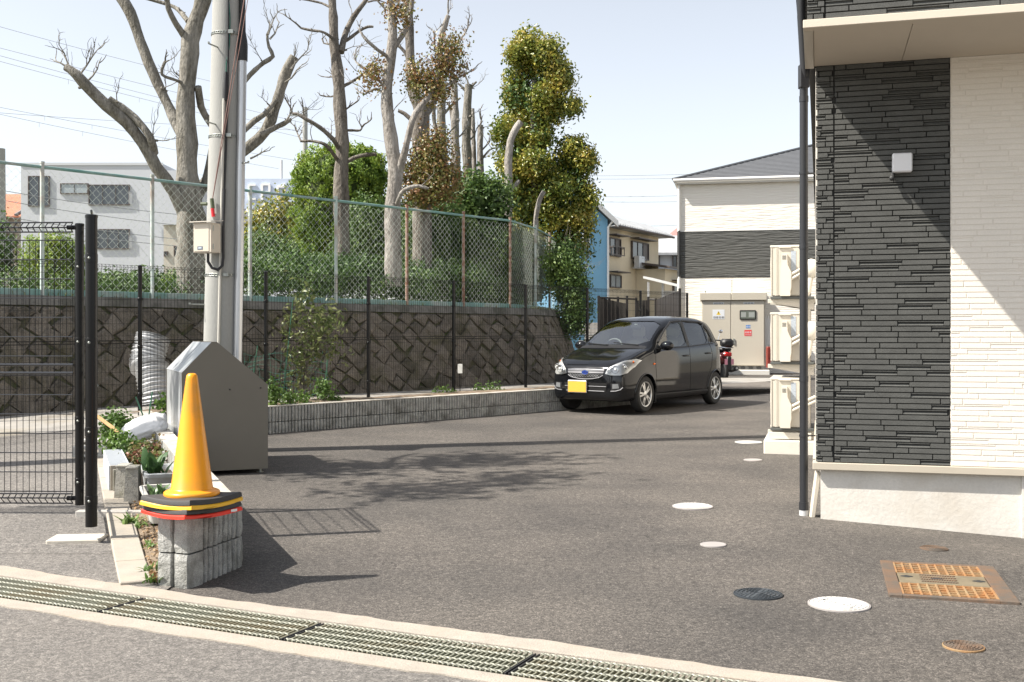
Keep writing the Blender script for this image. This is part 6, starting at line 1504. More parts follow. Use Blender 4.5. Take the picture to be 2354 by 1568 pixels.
# overhead wires
def wire(label, pts, Y0, Y1, r=.012, sag=.0, drops=0, kk=1):
    mb = MB(); P = []
    n = 14
    for i in range(n + 1):
        t = i / n; Yt = Y0 + (Y1 - Y0) * t; x = pts[0][0] + (pts[1][0] - pts[0][0]) * t; y = pts[0][1] + (pts[1][1] - pts[0][1]) * t + sag * 4 * t * (1 - t)
        P.append(px(x, y, Yt))
    mb.tube(P, r, 4)
    for k in range(drops):
        i = int((k + .5) / drops * n); q = P[i]; mb.tube([q, q + Vector((0, 0, -.22))], r * .9, 4)
    tag(mb.build('overhead_wire', mat('wire_grey', (.25, .26, .28), .6)), label, 'wire', 'overhead wires')
wl1 = 'thin overhead cable strung across the sky behind the pollarded tree'
for a, b, dr in (((-60, 95), (900, 330), 0), ((-60, 112), (700, 306), 0), ((-60, 125), (700, 318), 5), ((-60, 235), (700, 372), 6), ((-60, 250), (640, 388), 6), ((-60, 255), (700, 300), 0), ((-60, 45), (560, 205), 0)): wire(wl1, (a, b), 48, 62, .009, 4, dr)
wl2 = 'overhead cable above the roofs between the evergreen and the far apartment'
for a, b in (((1300, 404), (1620, 399)), ((1300, 411), (1620, 408)), ((1380, 452), (1620, 447)), ((1380, 464), (1620, 461)), ((1380, 520), (1620, 515))): wire(wl2, (a, b), 75, 70, .016, 2)
wl3 = 'black overhead cable hanging in front of the white building'
for a, b in (((-40, 490), (520, 560)), ((-40, 510), (520, 575)), ((-40, 430), (480, 500)), ((-40, 452), (480, 525))): wire(wl3, (a, b), 40, 50, .014, 6)
# ------------------------------------------------------------------ parked kei car (local: x forward, y to its left, z up)
CAR_SCALE = (1.03, 1.03, 1.05)
M_PAINT = mat('black_paint', (.006, .0065, .008), .07, 0, spec=.5)
M_TRIM = mat('black_trim', (.012, .012, .013), .5)
M_CHROME = mat('chrome', (.8, .8, .8), .12, 1.)
M_SILV = mat('satin_silver', (.22, .22, .23), .6, .2)
M_ALLOY = mat('alloy', (.62, .62, .61), .28, .85)
M_TYRE = mat('tyre', (.018, .018, .018), .8, bump=.2, bs=80)
M_LAMPR = mat('lamp_reflector', (.60, .60, .58), .3, .5)
M_SEAT = mat('beige_seat', (.68, .62, .53), .9)
M_WSG = glassmat('windscreen_glass', (.84, .93, .93), .27)
M_SIDEG = glassmat('side_glass', (.45, .52, .50), .06)
M_REARG = glassmat('privacy_glass', (.10, .11, .11), .05)
M_LENS = glassmat('lamp_lens', (.95, .96, .97), .06)
CARLOC = Vector((2.28, 18.80)); FWD = Vector((-.585, -.811)); CARZ = gz(2.5, 18.6) + .004
car = empty('parked_car', (CARLOC.x, CARLOC.y, CARZ), math.atan2(FWD.y, FWD.x), 'small black hatchback with yellow number plate parked on the lot', 'car')
KX = [1.85, 1.835, 1.80, 1.74, 1.66, 1.55, 1.40, 1.245, 1.12, 1.04, .90, .70, .45, .25, .05, -.25, -.6, -.95, -1.2, -1.33, -1.40, -1.44, -1.48, -1.515, -1.54, -1.55]
W_ = [.36, .47, .575, .648, .690, .715, .732, .737, .737, .737, .737, .737, .737, .737, .737, .737, .737, .737, .730, .72, .712, .705, .695, .68, .66, .60]
ZT_ = [.60, .665, .715, .758, .797, .838, .885, .930, .962, .985, 1.075, 1.20, 1.335, 1.418, 1.465, 1.492, 1.496, 1.478, 1.447, 1.418, 1.385, 1.32, 1.17, .98, .80, .62]
ZB_ = [.27, .23, .20, .185, .18, .18, .18, .18, .18, .18, .18, .18, .18, .18, .18, .18, .18, .18, .19, .21, .23, .245, .26, .275, .29, .33]
ZS_ = [.52, .57, .61, .65, .69, .735, .785, .83, .865, .885, .915, .935, .95, .96, .967, .977, .99, 1.005, 1.02, 1.025, 1.02, 1.0, .93, .82, .70, .55]
WR_ = [.27, .37, .46, .535, .575, .60, .62, .632, .635, .632, .62, .60, .575, .56, .55, .548, .548, .545, .535, .53, .527, .527, .55, .565, .55, .5]
ZR_ = [.565, .63, .682, .727, .768, .812, .862, .910, .944, .966, 1.045, 1.165, 1.295, 1.372, 1.413, 1.432, 1.432, 1.415, 1.385, 1.355, 1.32, 1.255, 1.11, .93, .76, .60]
def ip(xs, ys, x):
    'monotone cubic through keys'
    n = len(xs)
    if x >= xs[0]: return ys[0]
    if x <= xs[-1]: return ys[-1]
    i = max(k for k in range(n - 1) if xs[k] >= x)
    def d(k): return (ys[k + 1] - ys[k]) / (xs[k + 1] - xs[k])
    def mk(k):
        if k == 0: return d(0)
        if k == n - 1: return d(n - 2)
        a, b = d(k - 1), d(k)
        return 0 if a * b <= 0 else 2 * a * b / (a + b)
    h = xs[i + 1] - xs[i]; t = (x - xs[i]) / h; m0, m1 = mk(i) * h, mk(i + 1) * h
    return (2 * t ** 3 - 3 * t * t + 1) * ys[i] + (t ** 3 - 2 * t * t + t) * m0 + (-2 * t ** 3 + 3 * t * t) * ys[i + 1] + (t ** 3 - t * t) * m1
def chaikin(P, it=3):
    for _ in range(it):
        Q = [P[0]]
        for a, b in zip(P, P[1:]): Q += [(a[0] * .75 + b[0] * .25, a[1] * .75 + b[1] * .25), (a[0] * .25 + b[0] * .75, a[1] * .25 + b[1] * .75)]
        P = Q + [P[-1]]
    return P
def section(x, inset=0.):
    w = ip(KX, W_, x) - inset; zt = ip(KX, ZT_, x) - inset; zb = ip(KX, ZB_, x) + inset * 2.5; zs = ip(KX, ZS_, x); wr = ip(KX, WR_, x) - inset; zr = ip(KX, ZR_, x) - inset * .9
    zl = zb + (zs - zb) * .18; zm = zb + (zs - zb) * .52
    hood = max(0., min(1., (x - .95) / .2))
    wb = w - .018 - .02 * hood
    P = [(0, zb), (w * .5, zb), (w - .10, zb), (w - .035, zb + .03), (w - .012, zl), (w, zl + (zm - zl) * .5), (w + .004, zm), (w, zm + (zs - zm) * .55), (wb, zs - .015), (wb - .02, zs + .012),
         (wb + (wr - wb) * .35, zs + (zr - zs) * .33), (wb + (wr - wb) * .7, zs + (zr - zs) * .68), (wr + .012, zr - .03 * (1 - hood)), (wr - .05, zr + (zt - zr) * .55), (wr * .62, zt - (zt - zr) * .16), (wr * .3, zt - .004), (0, zt)]
    return chaikin(P, 2)
def loft(name, xs, inset=0.):
    S = [section(x, inset) for x in xs]; k = len(S[0]); mb = MB(); vs = []; fs = []
    for x, sec in zip(xs, S):
        ring = [(x, y, z) for y, z in sec] + [(x, -y, z) for y, z in reversed(sec[1:-1])]; vs += ring
    n = len(ring)
    for i in range(len(xs) - 1):
        for j in range(n): fs.append((i * n + j, i * n + (j + 1) % n, (i + 1) * n + (j + 1) % n, (i + 1) * n + j))
    fs += [tuple(range(n)), tuple((len(xs) - 1) * n + j for j in range(n))[::-1]]
    mb.add(vs, fs); return mb
xs = sorted(set([round(x, 4) for x in np.concatenate([np.linspace(1.85, 1.5, 16), np.linspace(1.5, -1.3, 60), np.linspace(-1.3, -1.55, 16)])]), reverse=True)
outer = loft('body', xs); out_me = outer.mesh('body', M_PAINT, True, 50)
bmO = bmesh.new(); bmO.from_mesh(out_me); BV = BVHTree.FromBMesh(bmO)
def hit(o, d):
    r_ = BV.ray_cast(Vector(o), Vector(d).normalized()); return r_[0], r_[1]
def cutter(mb):
    me = mb.mesh('cut'); return link('cut', me)
def boolean(me, cuts, op='DIFFERENCE'):
    o = link('tmp', me); tmp = [o]
    for c in cuts:
        md = o.modifiers.new('b', 'BOOLEAN'); md.operation = op; md.object = c; md.solver = 'EXACT'; tmp.append(c)
    dg = bpy.context.evaluated_depsgraph_get(); res = bpy.data.meshes.new_from_object(o.evaluated_get(dg))
    for t in tmp: bpy.data.objects.remove(t, do_unlink=True)
    return res
XZ = Matrix(((1, 0, 0, 0), (0, 0, 1, 0), (0, 1, 0, 0), (0, 0, 0, 1)))       # prism (x,z) extruded along y
YZ = Matrix(((0, 0, 1, 0), (1, 0, 0, 0), (0, 1, 0, 0), (0, 0, 0, 1)))       # prism (y,z) extruded along x
def rnd_poly(P, it=2):
    for _ in range(it):
        Q = []
        for a, b in zip(P, P[1:] + P[:1]): Q += [(a[0] * .85 + b[0] * .15, a[1] * .85 + b[1] * .15), (a[0] * .15 + b[0] * .85, a[1] * .15 + b[1] * .85)]
        P = Q
    return P
WIN_F = rnd_poly([(.80, .985), (-.20, 1.005), (-.21, 1.385), (.14, 1.36), (.42, 1.245)], 1)
WIN_R = rnd_poly([(-.30, 1.01), (-.99, 1.035), (-1.01, 1.35), (-.93, 1.375), (-.30, 1.388)], 1)
WIN_Q = rnd_poly([(-1.04, 1.04), (-1.19, 1.06), (-1.17, 1.25), (-1.04, 1.345)], 1)
WSC = rnd_poly([(-.585, 1.03), (.585, 1.03), (.495, 1.40), (-.495, 1.40)], 1)
RWN = rnd_poly([(-.48, 1.05), (.48, 1.05), (.45, 1.33), (-.45, 1.33)], 1)
cuts = []
inner = loft('cavity', [x for x in xs if -1.42 <= x <= 1.02], .035); cuts.append(cutter(inner))
for P in (WIN_F, WIN_R, WIN_Q):
    c_ = MB(); c_.prism(P, -1, 1, XZ); cuts.append(cutter(c_))
c_ = MB(); c_.prism(WSC, .02, 1.4, YZ); cuts.append(cutter(c_))
c_ = MB(); c_.prism(RWN, -1.7, -1.2, YZ); cuts.append(cutter(c_))
AX = (1.245, -1.245); AZ = .28
for ax in AX:
    for s in (1, -1):
        c_ = MB(); c_.lathe([(.305, 0), (.305, .4)], 40, Matrix.Translation((ax, s * .47 if s > 0 else -.87, AZ)) @ Matrix.Rotation(-math.pi / 2, 4, 'X') @ Matrix.Scale(1, 4)); cuts.append(cutter(c_))
body_me = boolean(out_me.copy(), cuts)
if len(body_me.polygons) < 1000: body_me = out_me
body_me.materials.clear(); body_me.materials.append(M_PAINT)
body_me.polygons.foreach_set('use_smooth', [True] * len(body_me.polygons)); body_me.set_sharp_from_angle(angle=R(38))
body = link('body', body_me, car)
def fill_grid(P, step=.03):
    bm = bmesh.new(); f = bm.faces.new([bm.verts.new((a, b, 0)) for a, b in P])
    x0, x1 = min(p[0] for p in P), max(p[0] for p in P); y0, y1 = min(p[1] for p in P), max(p[1] for p in P)
    for ax_, lo, hi in ((0, x0, x1), (1, y0, y1)):
        v = lo + step
        while v < hi:
            co = [0, 0, 0]; no = [0, 0, 0]; co[ax_] = v; no[ax_] = 1
            bmesh.ops.bisect_plane(bm, geom=bm.verts[:] + bm.edges[:] + bm.faces[:], plane_co=co, plane_no=no); v += step
    return bm
def patch(name, P, view, m, off=.003, parent=None, step=.03, side=1, thick=0.):
    "polygon laid on the body; view 'side' takes (x,z), 'front'/'rear' takes (y,z)"
    bm = fill_grid(P, step); bad = []
    for v in bm.verts:
        a, b = v.co.x, v.co.y
        if view == 'side': o, d = (a, side * 2, b), (0, -side, 0)
        elif view == 'front': o, d = (3, a, b), (-1, 0, 0)
        elif view == 'top': o, d = (a, b, 3), (0, 0, -1)
        else: o, d = (-3, a, b), (1, 0, 0)
        h, n = hit(o, d)
        if h is None: bad.append(v); continue
        v.co = h + n * off
    if bad: bmesh.ops.delete(bm, geom=bad, context='VERTS')
    if thick:
        r_ = bmesh.ops.solidify(bm, geom=bm.faces[:], thickness=thick)
    bmesh.ops.recalc_face_normals(bm, faces=bm.faces)
    av = Vector((0, 0, 0))
    for f in bm.faces: f.normal_update(); av += f.normal * f.calc_area()
    outw = {'side': Vector((0, side, 0)), 'front': Vector((1, 0, 0)), 'top': Vector((0, 0, 1)), 'rear': Vector((-1, 0, 0))}[view]
    if not thick and av.dot(outw) < 0: bmesh.ops.reverse_faces(bm, faces=bm.faces)
    me = bpy.data.meshes.new(name); bm.to_mesh(me); bm.free(); me.materials.append(m); me.polygons.foreach_set('use_smooth', [True] * len(me.polygons)); me.set_sharp_from_angle(angle=R(45))
    return link(name, me, parent or car)
def grow(P, k):
    cx = sum(p[0] for p in P) / len(P); cy = sum(p[1] for p in P) / len(P)
    return [(p[0] + (k if p[0] > cx else -k), p[1] + (k if p[1] > cy else -k)) for p in P]
ws = patch('windscreen', grow(WSC, .012), 'front', M_WSG, -.006, step=.05)
for s in (1, -1):
    patch('front_side_window', grow(WIN_F, .01), 'side', M_SIDEG, -.008, side=s, step=.06)
    patch('rear_side_window', grow(WIN_R, .01), 'side', M_REARG, -.008, side=s, step=.06)
    patch('quarter_window', grow(WIN_Q, .008), 'side', M_REARG, -.008, side=s, step=.06)
patch('rear_window', grow(RWN, .01), 'rear', M_REARG, -.006, step=.06)
def line(name, pts, view, m, r=.004, off=0., parent=None, side=1, n=5, sub=10):
    P = []
    for (a0, b0), (a1, b1) in zip(pts, pts[1:]):
        for k in range(sub): P.append((a0 + (a1 - a0) * k / sub, b0 + (b1 - b0) * k / sub))
    P.append(pts[-1]); Q = []
    for a, b in P:
        if view == 'side': o, d = (a, side * 2, b), (0, -side, 0)
        elif view == 'front': o, d = (3, a, b), (-1, 0, 0)
        elif view == 'top': o, d = (a, b, 3), (0, 0, -1)
        else: o, d = (-3, a, b), (1, 0, 0)
        h, nn = hit(o, d)
        if h is not None: Q.append(h + nn * off)
    mb = MB(); mb.tube(Q, r, n); return mb.build(name, m, parent or car, True)
M_SEAM = mat('seam', (.002, .002, .002), .9)
for s in (1, -1):
    line('door_seam', [(.86, .97), (.93, .86), (.955, .70), (.92, .45), (.90, .27)], 'side', M_SEAM, .0035, side=s)
    line('door_seam', [(-.245, 1.40), (-.245, .99), (-.25, .6), (-.26, .27)], 'side', M_SEAM, .0035, side=s)
    line('door_seam', [(-1.035, 1.34), (-1.03, 1.02), (-1.10, .86), (-1.05, .66), (-.90, .46), (-.86, .27)], 'side', M_SEAM, .0035, side=s)
    line('door_seam', [(.90, .275), (0, .262), (-.86, .275)], 'side', M_SEAM, .0035, side=s)
    line('belt_trim', [(.84, .966), (-.2, .988), (-1.2, 1.04)], 'side', M_TRIM, .009, .0, side=s)
    line('window_visor', [(.72, 1.062), (.40, 1.262), (.12, 1.385), (-.20, 1.405)], 'side', M_TRIM, .018, .004, side=s)
    line('window_visor', [(-.29, 1.406), (-.93, 1.393), (-1.02, 1.36)], 'side', M_TRIM, .018, .004, side=s)
    patch('pillar_trim', [(-.205, 1.0), (-.295, 1.005), (-.295, 1.40), (-.205, 1.40)], 'side', M_TRIM, .0025, side=s)
    patch('side_sill', [(.93, .20), (-.93, .20), (-.93, .262), (.93, .262)], 'side', M_TRIM, .012, side=s, thick=.012)
    for ax in AX:                                   # wheel arch lips
        line('arch_lip', [(ax + .312 * math.cos(a), AZ + .312 * math.sin(a)) for a in np.linspace(.0 if ax > 0 else -.05, math.pi + (.0 if ax < 0 else .0), 24)], 'side', M_PAINT, .012, .001, side=s, sub=1, n=8)
    for x, z in ((-.10, .845), (-.93, .875)):
        h, nn = hit((x, s * 2, z), (0, -s, 0)); mb = MB(); mb.tube([h + nn * .004 + Vector((.09, 0, -.004)), h + nn * .03 + Vector((.06, 0, 0)), h + nn * .034, h + nn * .03 + Vector((-.06, 0, 0)), h + nn * .004 + Vector((-.09, 0, .004))], [.010, .014, .015, .014, .010], 10); hd = mb.build('door_handle', M_PAINT, car, True)
    h, nn = hit((1.0, s * 2, .735), (0, -s, 0)); mb = MB(); mb.ball(h + nn * .004, (.035, .012, .016), 12, 8); mb.build('side_indicator', mat('amber', (.75, .16, .02), .25), car, True)
    # door mirror
    mir = MB(); c = Vector((.70, s * .80, 1.01)); mir.ball(c, (.075, .115, .075), 16, 10); mir.tube([(.73, s * .69, .985), (.71, s * .74, .985)], .03, 8); mo = mir.build('door_mirror', M_PAINT, car, True)
    mg = MB(); mg.ball(c + Vector((-.045, 0, 0)), (.035, .095, .06), 14, 8); mg.build('mirror_glass', M_CHROME, mo, True)
    patch('mirror_sail', [(.86, .975), (.72, .98), (.745, 1.05)], 'side', M_TRIM, .003, side=s)
    # headlamp
    HL = [(.345, .598), (.44, .575), (.575, .575), (.655, .610), (.690, .700), (.695, .792), (.655, .815), (.565, .785), (.455, .725), (.38, .665)]
    HL = [(s * a, b) for a, b in HL]
    hl = patch('headlight', HL, 'front', M_LAMPR, .004, step=.025)
    for (yy, zz, rr) in ((s * .50, .66, .062), (s * .605, .69, .045), (s * .415, .635, .03)):
        h, nn = hit((3, yy, zz), (-1, 0, 0)); d = Vector((1, s * .25, .05)).normalized(); q = d.to_track_quat('Z', 'Y').to_matrix().to_4x4()
        mb = MB(); mb.lathe([(rr, .0), (rr, .014), (rr * .9, .016), (rr * .8, .004), (rr * .35, -.012), (0, -.014)], 22, Matrix.Translation(h + nn * .004) @ q); mb.build('reflector_bowl', M_CHROME, hl, True)
        mb = MB(); mb.ball(h + nn * .012, rr * .3, 10, 8); mb.build('bulb', mat('bulb_white', (.85, .85, .82), .2), hl, True)
    h, nn = hit((3, s * .655, .765), (-1, 0, 0)); mb = MB(); mb.ball(h + nn * .01, (.02, .015, .018), 10, 8); mb.build('indicator_bulb', MATS['amber'], hl, True)
    patch('headlight_lens', grow(HL, -.003), 'front', M_LENS, .022, parent=hl, step=.025)
    # bumper corner recess with fog lamp blank and silver lip
    FG = [(s * a, b) for a, b in ((.44, .455), (.575, .46), (.60, .37), (.56, .345), (.45, .35))]
    fg = patch('bumper_recess', FG, 'front', M_TRIM, .0035); patch('fog_blank', [(s * a, b) for a, b in ((.47, .445), (.555, .45), (.57, .385), (.47, .375))], 'front', mat('fog_grey', (.16, .165, .17), .5), .008, parent=fg)
    line('bumper_lip', [(s * .44, .338), (s * .52, .342), (s * .585, .362), (s * .615, .395)], 'front', M_SILV, .007, .004)
# bonnet shut line, cowl, wipers
line('bonnet_seam', [(1.80, -.36), (1.70, -.475), (1.45, -.565), (1.14, -.60)], 'top', M_SEAM, .0035); line('bonnet_seam', [(1.80, .36), (1.70, .475), (1.45, .565), (1.14, .60)], 'top', M_SEAM, .0035)
patch('cowl', [(1.085, -.60), (1.085, .60), (1.02, .60), (.985, .59), (.975, 0), (.985, -.59), (1.02, -.60)], 'top', M_TRIM, .004, step=.05)
for pts in (((.99, .45), (.955, .1), (.945, -.02)), ((1.0, -.1), (.965, -.4), (.955, -.5))): line('wiper', pts, 'top', M_SEAM, .008, .016)
# grille
GR = [(-.335, .655), (-.30, .560), (-.18, .520), (0, .508), (.18, .520), (.30, .560), (.335, .655), (.2, .662), (-.2, .662)]
gr = patch('grille', GR, 'front', M_TRIM, .004, step=.025)
line('chrome_bar', [(-.325, .652), (-.2, .657), (0, .66), (.2, .657), (.325, .652)], 'front', M_CHROME, .005, .006, gr)
mbp = MB()
for k in range(5):
    t = -1 + 2 * k / 4
patch('grille_bar', [(-.322, .622), (-.1, .624), (0, .628), (.1, .624), (.322, .622), (.318, .604), (.1, .600), (0, .592), (-.1, .600), (-.318, .604)], 'front', M_SILV, .012, parent=gr, step=.03)
patch('grille_panel', [(-.325, .650), (0, .655), (.325, .650), (.32, .630), (-.32, .630)], 'front', mat('grille_grey', (.14, .14, .145), .35, .5), .007, parent=gr, step=.03)
line('lower_chrome', [(-.315, .575), (-.25, .54), (-.12, .518), (0, .512), (.12, .518), (.25, .54), (.315, .575)], 'front', M_SILV, .0055, .006, gr)
for k in range(12):
    for sg in (1, -1):
        y0 = -.28 + k * .047; pts = [(y0, .588), (y0 + sg * .05, .545)]
        if abs(pts[1][0]) < .27: line('mesh_bar', pts, 'front', M_ALLOY, .0028, .006, gr, sub=2, n=4)
h, nn = hit((3, 0, .612), (-1, 0, 0)); eo = h + Vector((.02, 0, 0))
em = MB(); em.lathe([(.0, -.012), (.068, -.012), (.068, .0), (.062, .006), (.056, .002)], 28, Matrix.Translation(eo) @ Matrix.Scale(.56, 4, (0, 0, 1)) @ Matrix.Rotation(math.pi / 2, 4, 'Y')); eb = em.build('emblem', M_CHROME, car, True)
em = MB(); em.lathe([(.056, .003), (0, .005)], 28, Matrix.Translation(eo) @ Matrix.Scale(.56, 4, (0, 0, 1)) @ Matrix.Rotation(math.pi / 2, 4, 'Y')); em.build('emblem_field', mat('emblem_blue', (.02, .05, .25), .2, coat=.5), eb, True)
for (yy, zz, rr) in ((-.030, .006, .012), (-.004, .012, .006), (.012, .004, .006), (.026, .010, .006), (.012, -.012, .006), (.034, -.006, .006)):
    em = MB()
    for q in range(2): em.box(-.0006, .0006, -rr, rr, -rr * .22, rr * .22, Matrix.Translation(eo + Vector((.0065, -yy, zz))) @ Matrix.Rotation(q * math.pi / 2, 4, 'X'))
    em.build('emblem_star', M_CHROME, eb)
# lower intake and plate
it = patch('lower_intake', [(-.385, .46), (.385, .46), (.36, .325), (-.36, .325)], 'front', M_SEAM, .004)
line('intake_bar', [(-.37, .405), (0, .408), (.37, .405)], 'front', M_SILV, .0045, .008, it); line('intake_bar', [(-.34, .335), (0, .338), (.34, .335)], 'front', M_SILV, .006, .008, it)
h, nn = hit((3, -.10, .40), (-1, 0, 0)); pc = Vector((h.x + .03, -.13, .395))
pm_ = MB(); pm_.cbox(pc.x, pc.x + .008, pc.y - .172, pc.y + .172, pc.z - .09, pc.z + .09, .003); np_ = pm_.build('number_plate', M_ALLOY, car)
pm_ = MB(); pm_.box(pc.x + .008, pc.x + .011, pc.y - .162, pc.y + .162, pc.z - .079, pc.z + .079); pm_.build('plate_face', mat('plate_yellow', (.80, .40, .05), .5), np_)
pm_ = MB(); pm_.tube([(pc.x + .004, pc.y - .16, pc.z + .09), (pc.x + .004, pc.y + .16, pc.z + .09)], .007, 6); pm_.build('plate_frame', M_CHROME, np_)
# tail lamp edge, rear plate
for s in (1, -1): patch('tail_light', [(s * a, b) for a, b in ((.50, 1.30), (.60, 1.05), (.655, .86), (.60, .78), (.53, .86), (.47, 1.2))], 'rear', mat('tail_red', (.5, .015, .015), .15, coat=.6), .005)
# wheels
def wheel(ax, s):
    w = empty('wheel', (ax, s * .645, AZ)); w.parent = car
    Rm = Matrix.Rotation(-math.pi / 2 * s, 4, 'X')
    mb = MB(); mb.lathe([(.185, -.07), (.20, -.078), (.255, -.078), (.272, -.064), (.28, -.045), (.281, 0), (.28, .045), (.272, .064), (.255, .08), (.215, .083), (.19, .076), (.18, .06)], 40, Rm); mb.build('tyre', M_TYRE, w, True, 30)
    mb = MB(); mb.lathe([(.18, -.06), (.175, .0), (.178, .05), (.19, .072), (.195, .074), (.19, .078), (.178, .074), (.170, .05), (.165, .0), (.165, -.06)], 40, Rm); mb.build('rim', M_ALLOY, w, True, 30)
    for k in range(5):
        for d in (-.17, .17):
            a = 2 * math.pi * k / 5 + d; mb = MB()
            c_, s_ = math.cos(a), math.sin(a); a0 = 2 * math.pi * k / 5 + d * .55
            P = [Vector((.03 * math.cos(a0), .03 * math.sin(a0), .066)), Vector((.09 * c_, .09 * s_, .068)), Vector((.182 * c_, .182 * s_, .062))]
            t_ = Vector((-s_, c_, 0)); vs = []
            for q, wd in zip(P, (.017, .014, .012)): vs += [Rm @ (q + t_ * wd), Rm @ (q - t_ * wd), Rm @ (q + t_ * wd * .7 + Vector((0, 0, -.03))), Rm @ (q - t_ * wd * .7 + Vector((0, 0, -.03)))]
            fs = []
            for i in range(2):
                b_ = i * 4; fs += [(b_, b_ + 4, b_ + 5, b_ + 1), (b_ + 2, b_ + 3, b_ + 7, b_ + 6), (b_, b_ + 2, b_ + 6, b_ + 4), (b_ + 1, b_ + 5, b_ + 7, b_ + 3)]
            mb.add(vs, fs); mb.build('spoke', M_ALLOY, w)
    mb = MB(); mb.lathe([(.052, .03), (.05, .07), (.035, .078), (0, .08)], 20, Rm); mb.build('hub_cap', M_ALLOY, w, True, 30)
    mb = MB(); mb.lathe([(.10, .0), (.10, .012), (0, .012)], 24, Rm); mb.build('brake_disc', mat('brake', (.12, .11, .1), .5, .6), w, True, 30)
    mb = MB(); mb.lathe([(.168, -.05), (.168, -.045), (0, -.045)], 24, Rm); mb.build('wheel_back', M_SEAM, w)
for ax in AX:
    for s in (1, -1): wheel(ax, s)
for s in (1, -1):
    mb = MB(); mb.cbox(.93, .945, s * .64 - .09, s * .64 + .09, .14, .36, .004); mb.build('mud_flap', M_TRIM, car)
# cabin
mb = MB(); mb.cbox(.55, 1.0, -.60, .60, .62, .955, .05); mb.build('dashboard', mat('dash', (.30, .28, .25), .8), car, True, 30)
for s in (1, -1):
    mb = MB(); Mseat = Matrix.Translation((-.05, s * .33, .0)); mb.cbox(-.25, .28, -.23, .23, .42, .60, .06, Mseat); mb.cbox(-.09, .07, -.23, .23, .0, .56, .07, Mseat @ Matrix.Translation((-.22, 0, .58)) @ Matrix.Rotation(-.18, 4, 'Y')); st = mb.build('front_seat', M_SEAT, car, True, 40)
    mb = MB(); mb.cbox(-.055, .055, -.13, .13, -.1, .12, .05, Matrix.Translation((-.40, s * .33, 1.23))); mb.tube([(-.36, s * .33 - .05, 1.1), (-.38, s * .33 - .05, 1.2)], .008, 6); mb.build('headrest', M_SEAT, st, True, 40)
mb = MB(); mb.cbox(-1.2, -.75, -.6, .6, .42, .62, .06); mb.cbox(-1.28, -1.12, -.6, .6, .6, 1.08, .06); mb.build('rear_seat', M_SEAT, car, True, 40)
mb = MB(); c = Vector((.47, -.33, .955)); ax1 = Vector((0, 1, 0)); ax2 = Vector((-.42, 0, .9)).normalized()
mb.tube([c + (ax1 * math.cos(t) + ax2 * math.sin(t)) * .175 for t in np.linspace(0, 2 * math.pi, 25)], .014, 8); mb.tube([c - ax1 * .17, c + ax1 * .17], .014, 6); mb.tube([c, c + Vector((.12, 0, -.06))], .03, 8); mb.build('steering_wheel', mat('wheel_grey', (.25, .24, .22), .6), car, True)
mb = MB(); mb.cbox(.26, .28, -.10, .10, 1.27, 1.33, .01); mb.tube([(.27, 0, 1.33), (.24, 0, 1.38)], .01, 6); mb.build('inner_mirror', M_TRIM, car)
mb = MB(); mb.box(.262, .268, -.03, .03, 1.345, 1.385); mb.build('inspection_sticker', mat('sticker_pale', (.7, .7, .65), .5), car)
bmO.free(); car.scale = CAR_SCALE
# ------------------------------------------------------------------ planter bed
M_PLAN = mat('planter_grey', (.40, .42, .43), .45, var=.12, vs=6, dirt=(.28, .26, .22), ds=5.)
M_PLAN2 = mat('planter_pale', (.58, .57, .53), .5, var=.12, vs=6, dirt=(.35, .31, .26), ds=5.)
M_POT = mat('potting_soil', (.05, .035, .025), .95, bump=1., bs=50)
def planter(label, loc, rz, L=.62, W=.24, H=.19, m=None):
    e_ = empty('planter', loc, rz, label, 'planter')
    mb = MB(); pr = [(0, 0), (0, 1)]
    def rr(l, w, z, n=5):
        out = []; r = .045
        for cx, cy, a0 in ((l / 2 - r, w / 2 - r, 0), (-l / 2 + r, w / 2 - r, 90), (-l / 2 + r, -w / 2 + r, 180), (l / 2 - r, -w / 2 + r, 270)):
            for k in range(n): a = R(a0 + 90 * k / (n - 1)); out.append((cx + r * math.cos(a), cy + r * math.sin(a), z))
        return out
    rings = [rr(L * .88, W * .8, 0), rr(L * .97, W * .95, H - .035), rr(L * 1.03, W * 1.08, H - .034), rr(L * 1.04, W * 1.1, H - .008), rr(L * 1.0, W * 1.02, H), rr(L * .94, W * .86, H - .004), rr(L * .9, W * .78, H * .5)]
    n = len(rings[0]); vs = [p for r_ in rings for p in r_]; fs = [tuple(range(n))[::-1]]
    for i in range(len(rings) - 1):
        for j in range(n): fs.append((i * n + j, i * n + (j + 1) % n, (i + 1) * n + (j + 1) % n, (i + 1) * n + j))
    mb.add(vs, fs); mb.build('tub', m, e_, True, 40)
    mb = MB(); q = rr(L * .93, W * .84, H - .045); c = [(0, 0, H - .03)]; mb.add(q + c, [(j, (j + 1) % n, n) for j in range(n)]); mb.build('soil', M_POT, e_, True)
    return e_
rzp = math.atan2(L1.y, L1.x)
def bedpt(x, y, Y, z=None): q = px(x, y, Y); return Vector((q.x, q.y, pz(q.y) if z is None else z))
pa = planter('grey plastic planter with tulip leaves behind the yellow cone', (-2.79, 8.62, pz(8.5) + .03), rzp, .64, .25, .2, M_PLAN)
pb_ = planter('pale plastic planter with a few young leaves beside the cone plates', (-2.51, 7.80, pz(7.7) + .02), rzp, .6, .25, .2, M_PLAN2)
M_TULIP = leafmat('tulip_leaves', [(.05, .11, .04), (.09, .17, .06), (.14, .22, .09)], .4, .3)
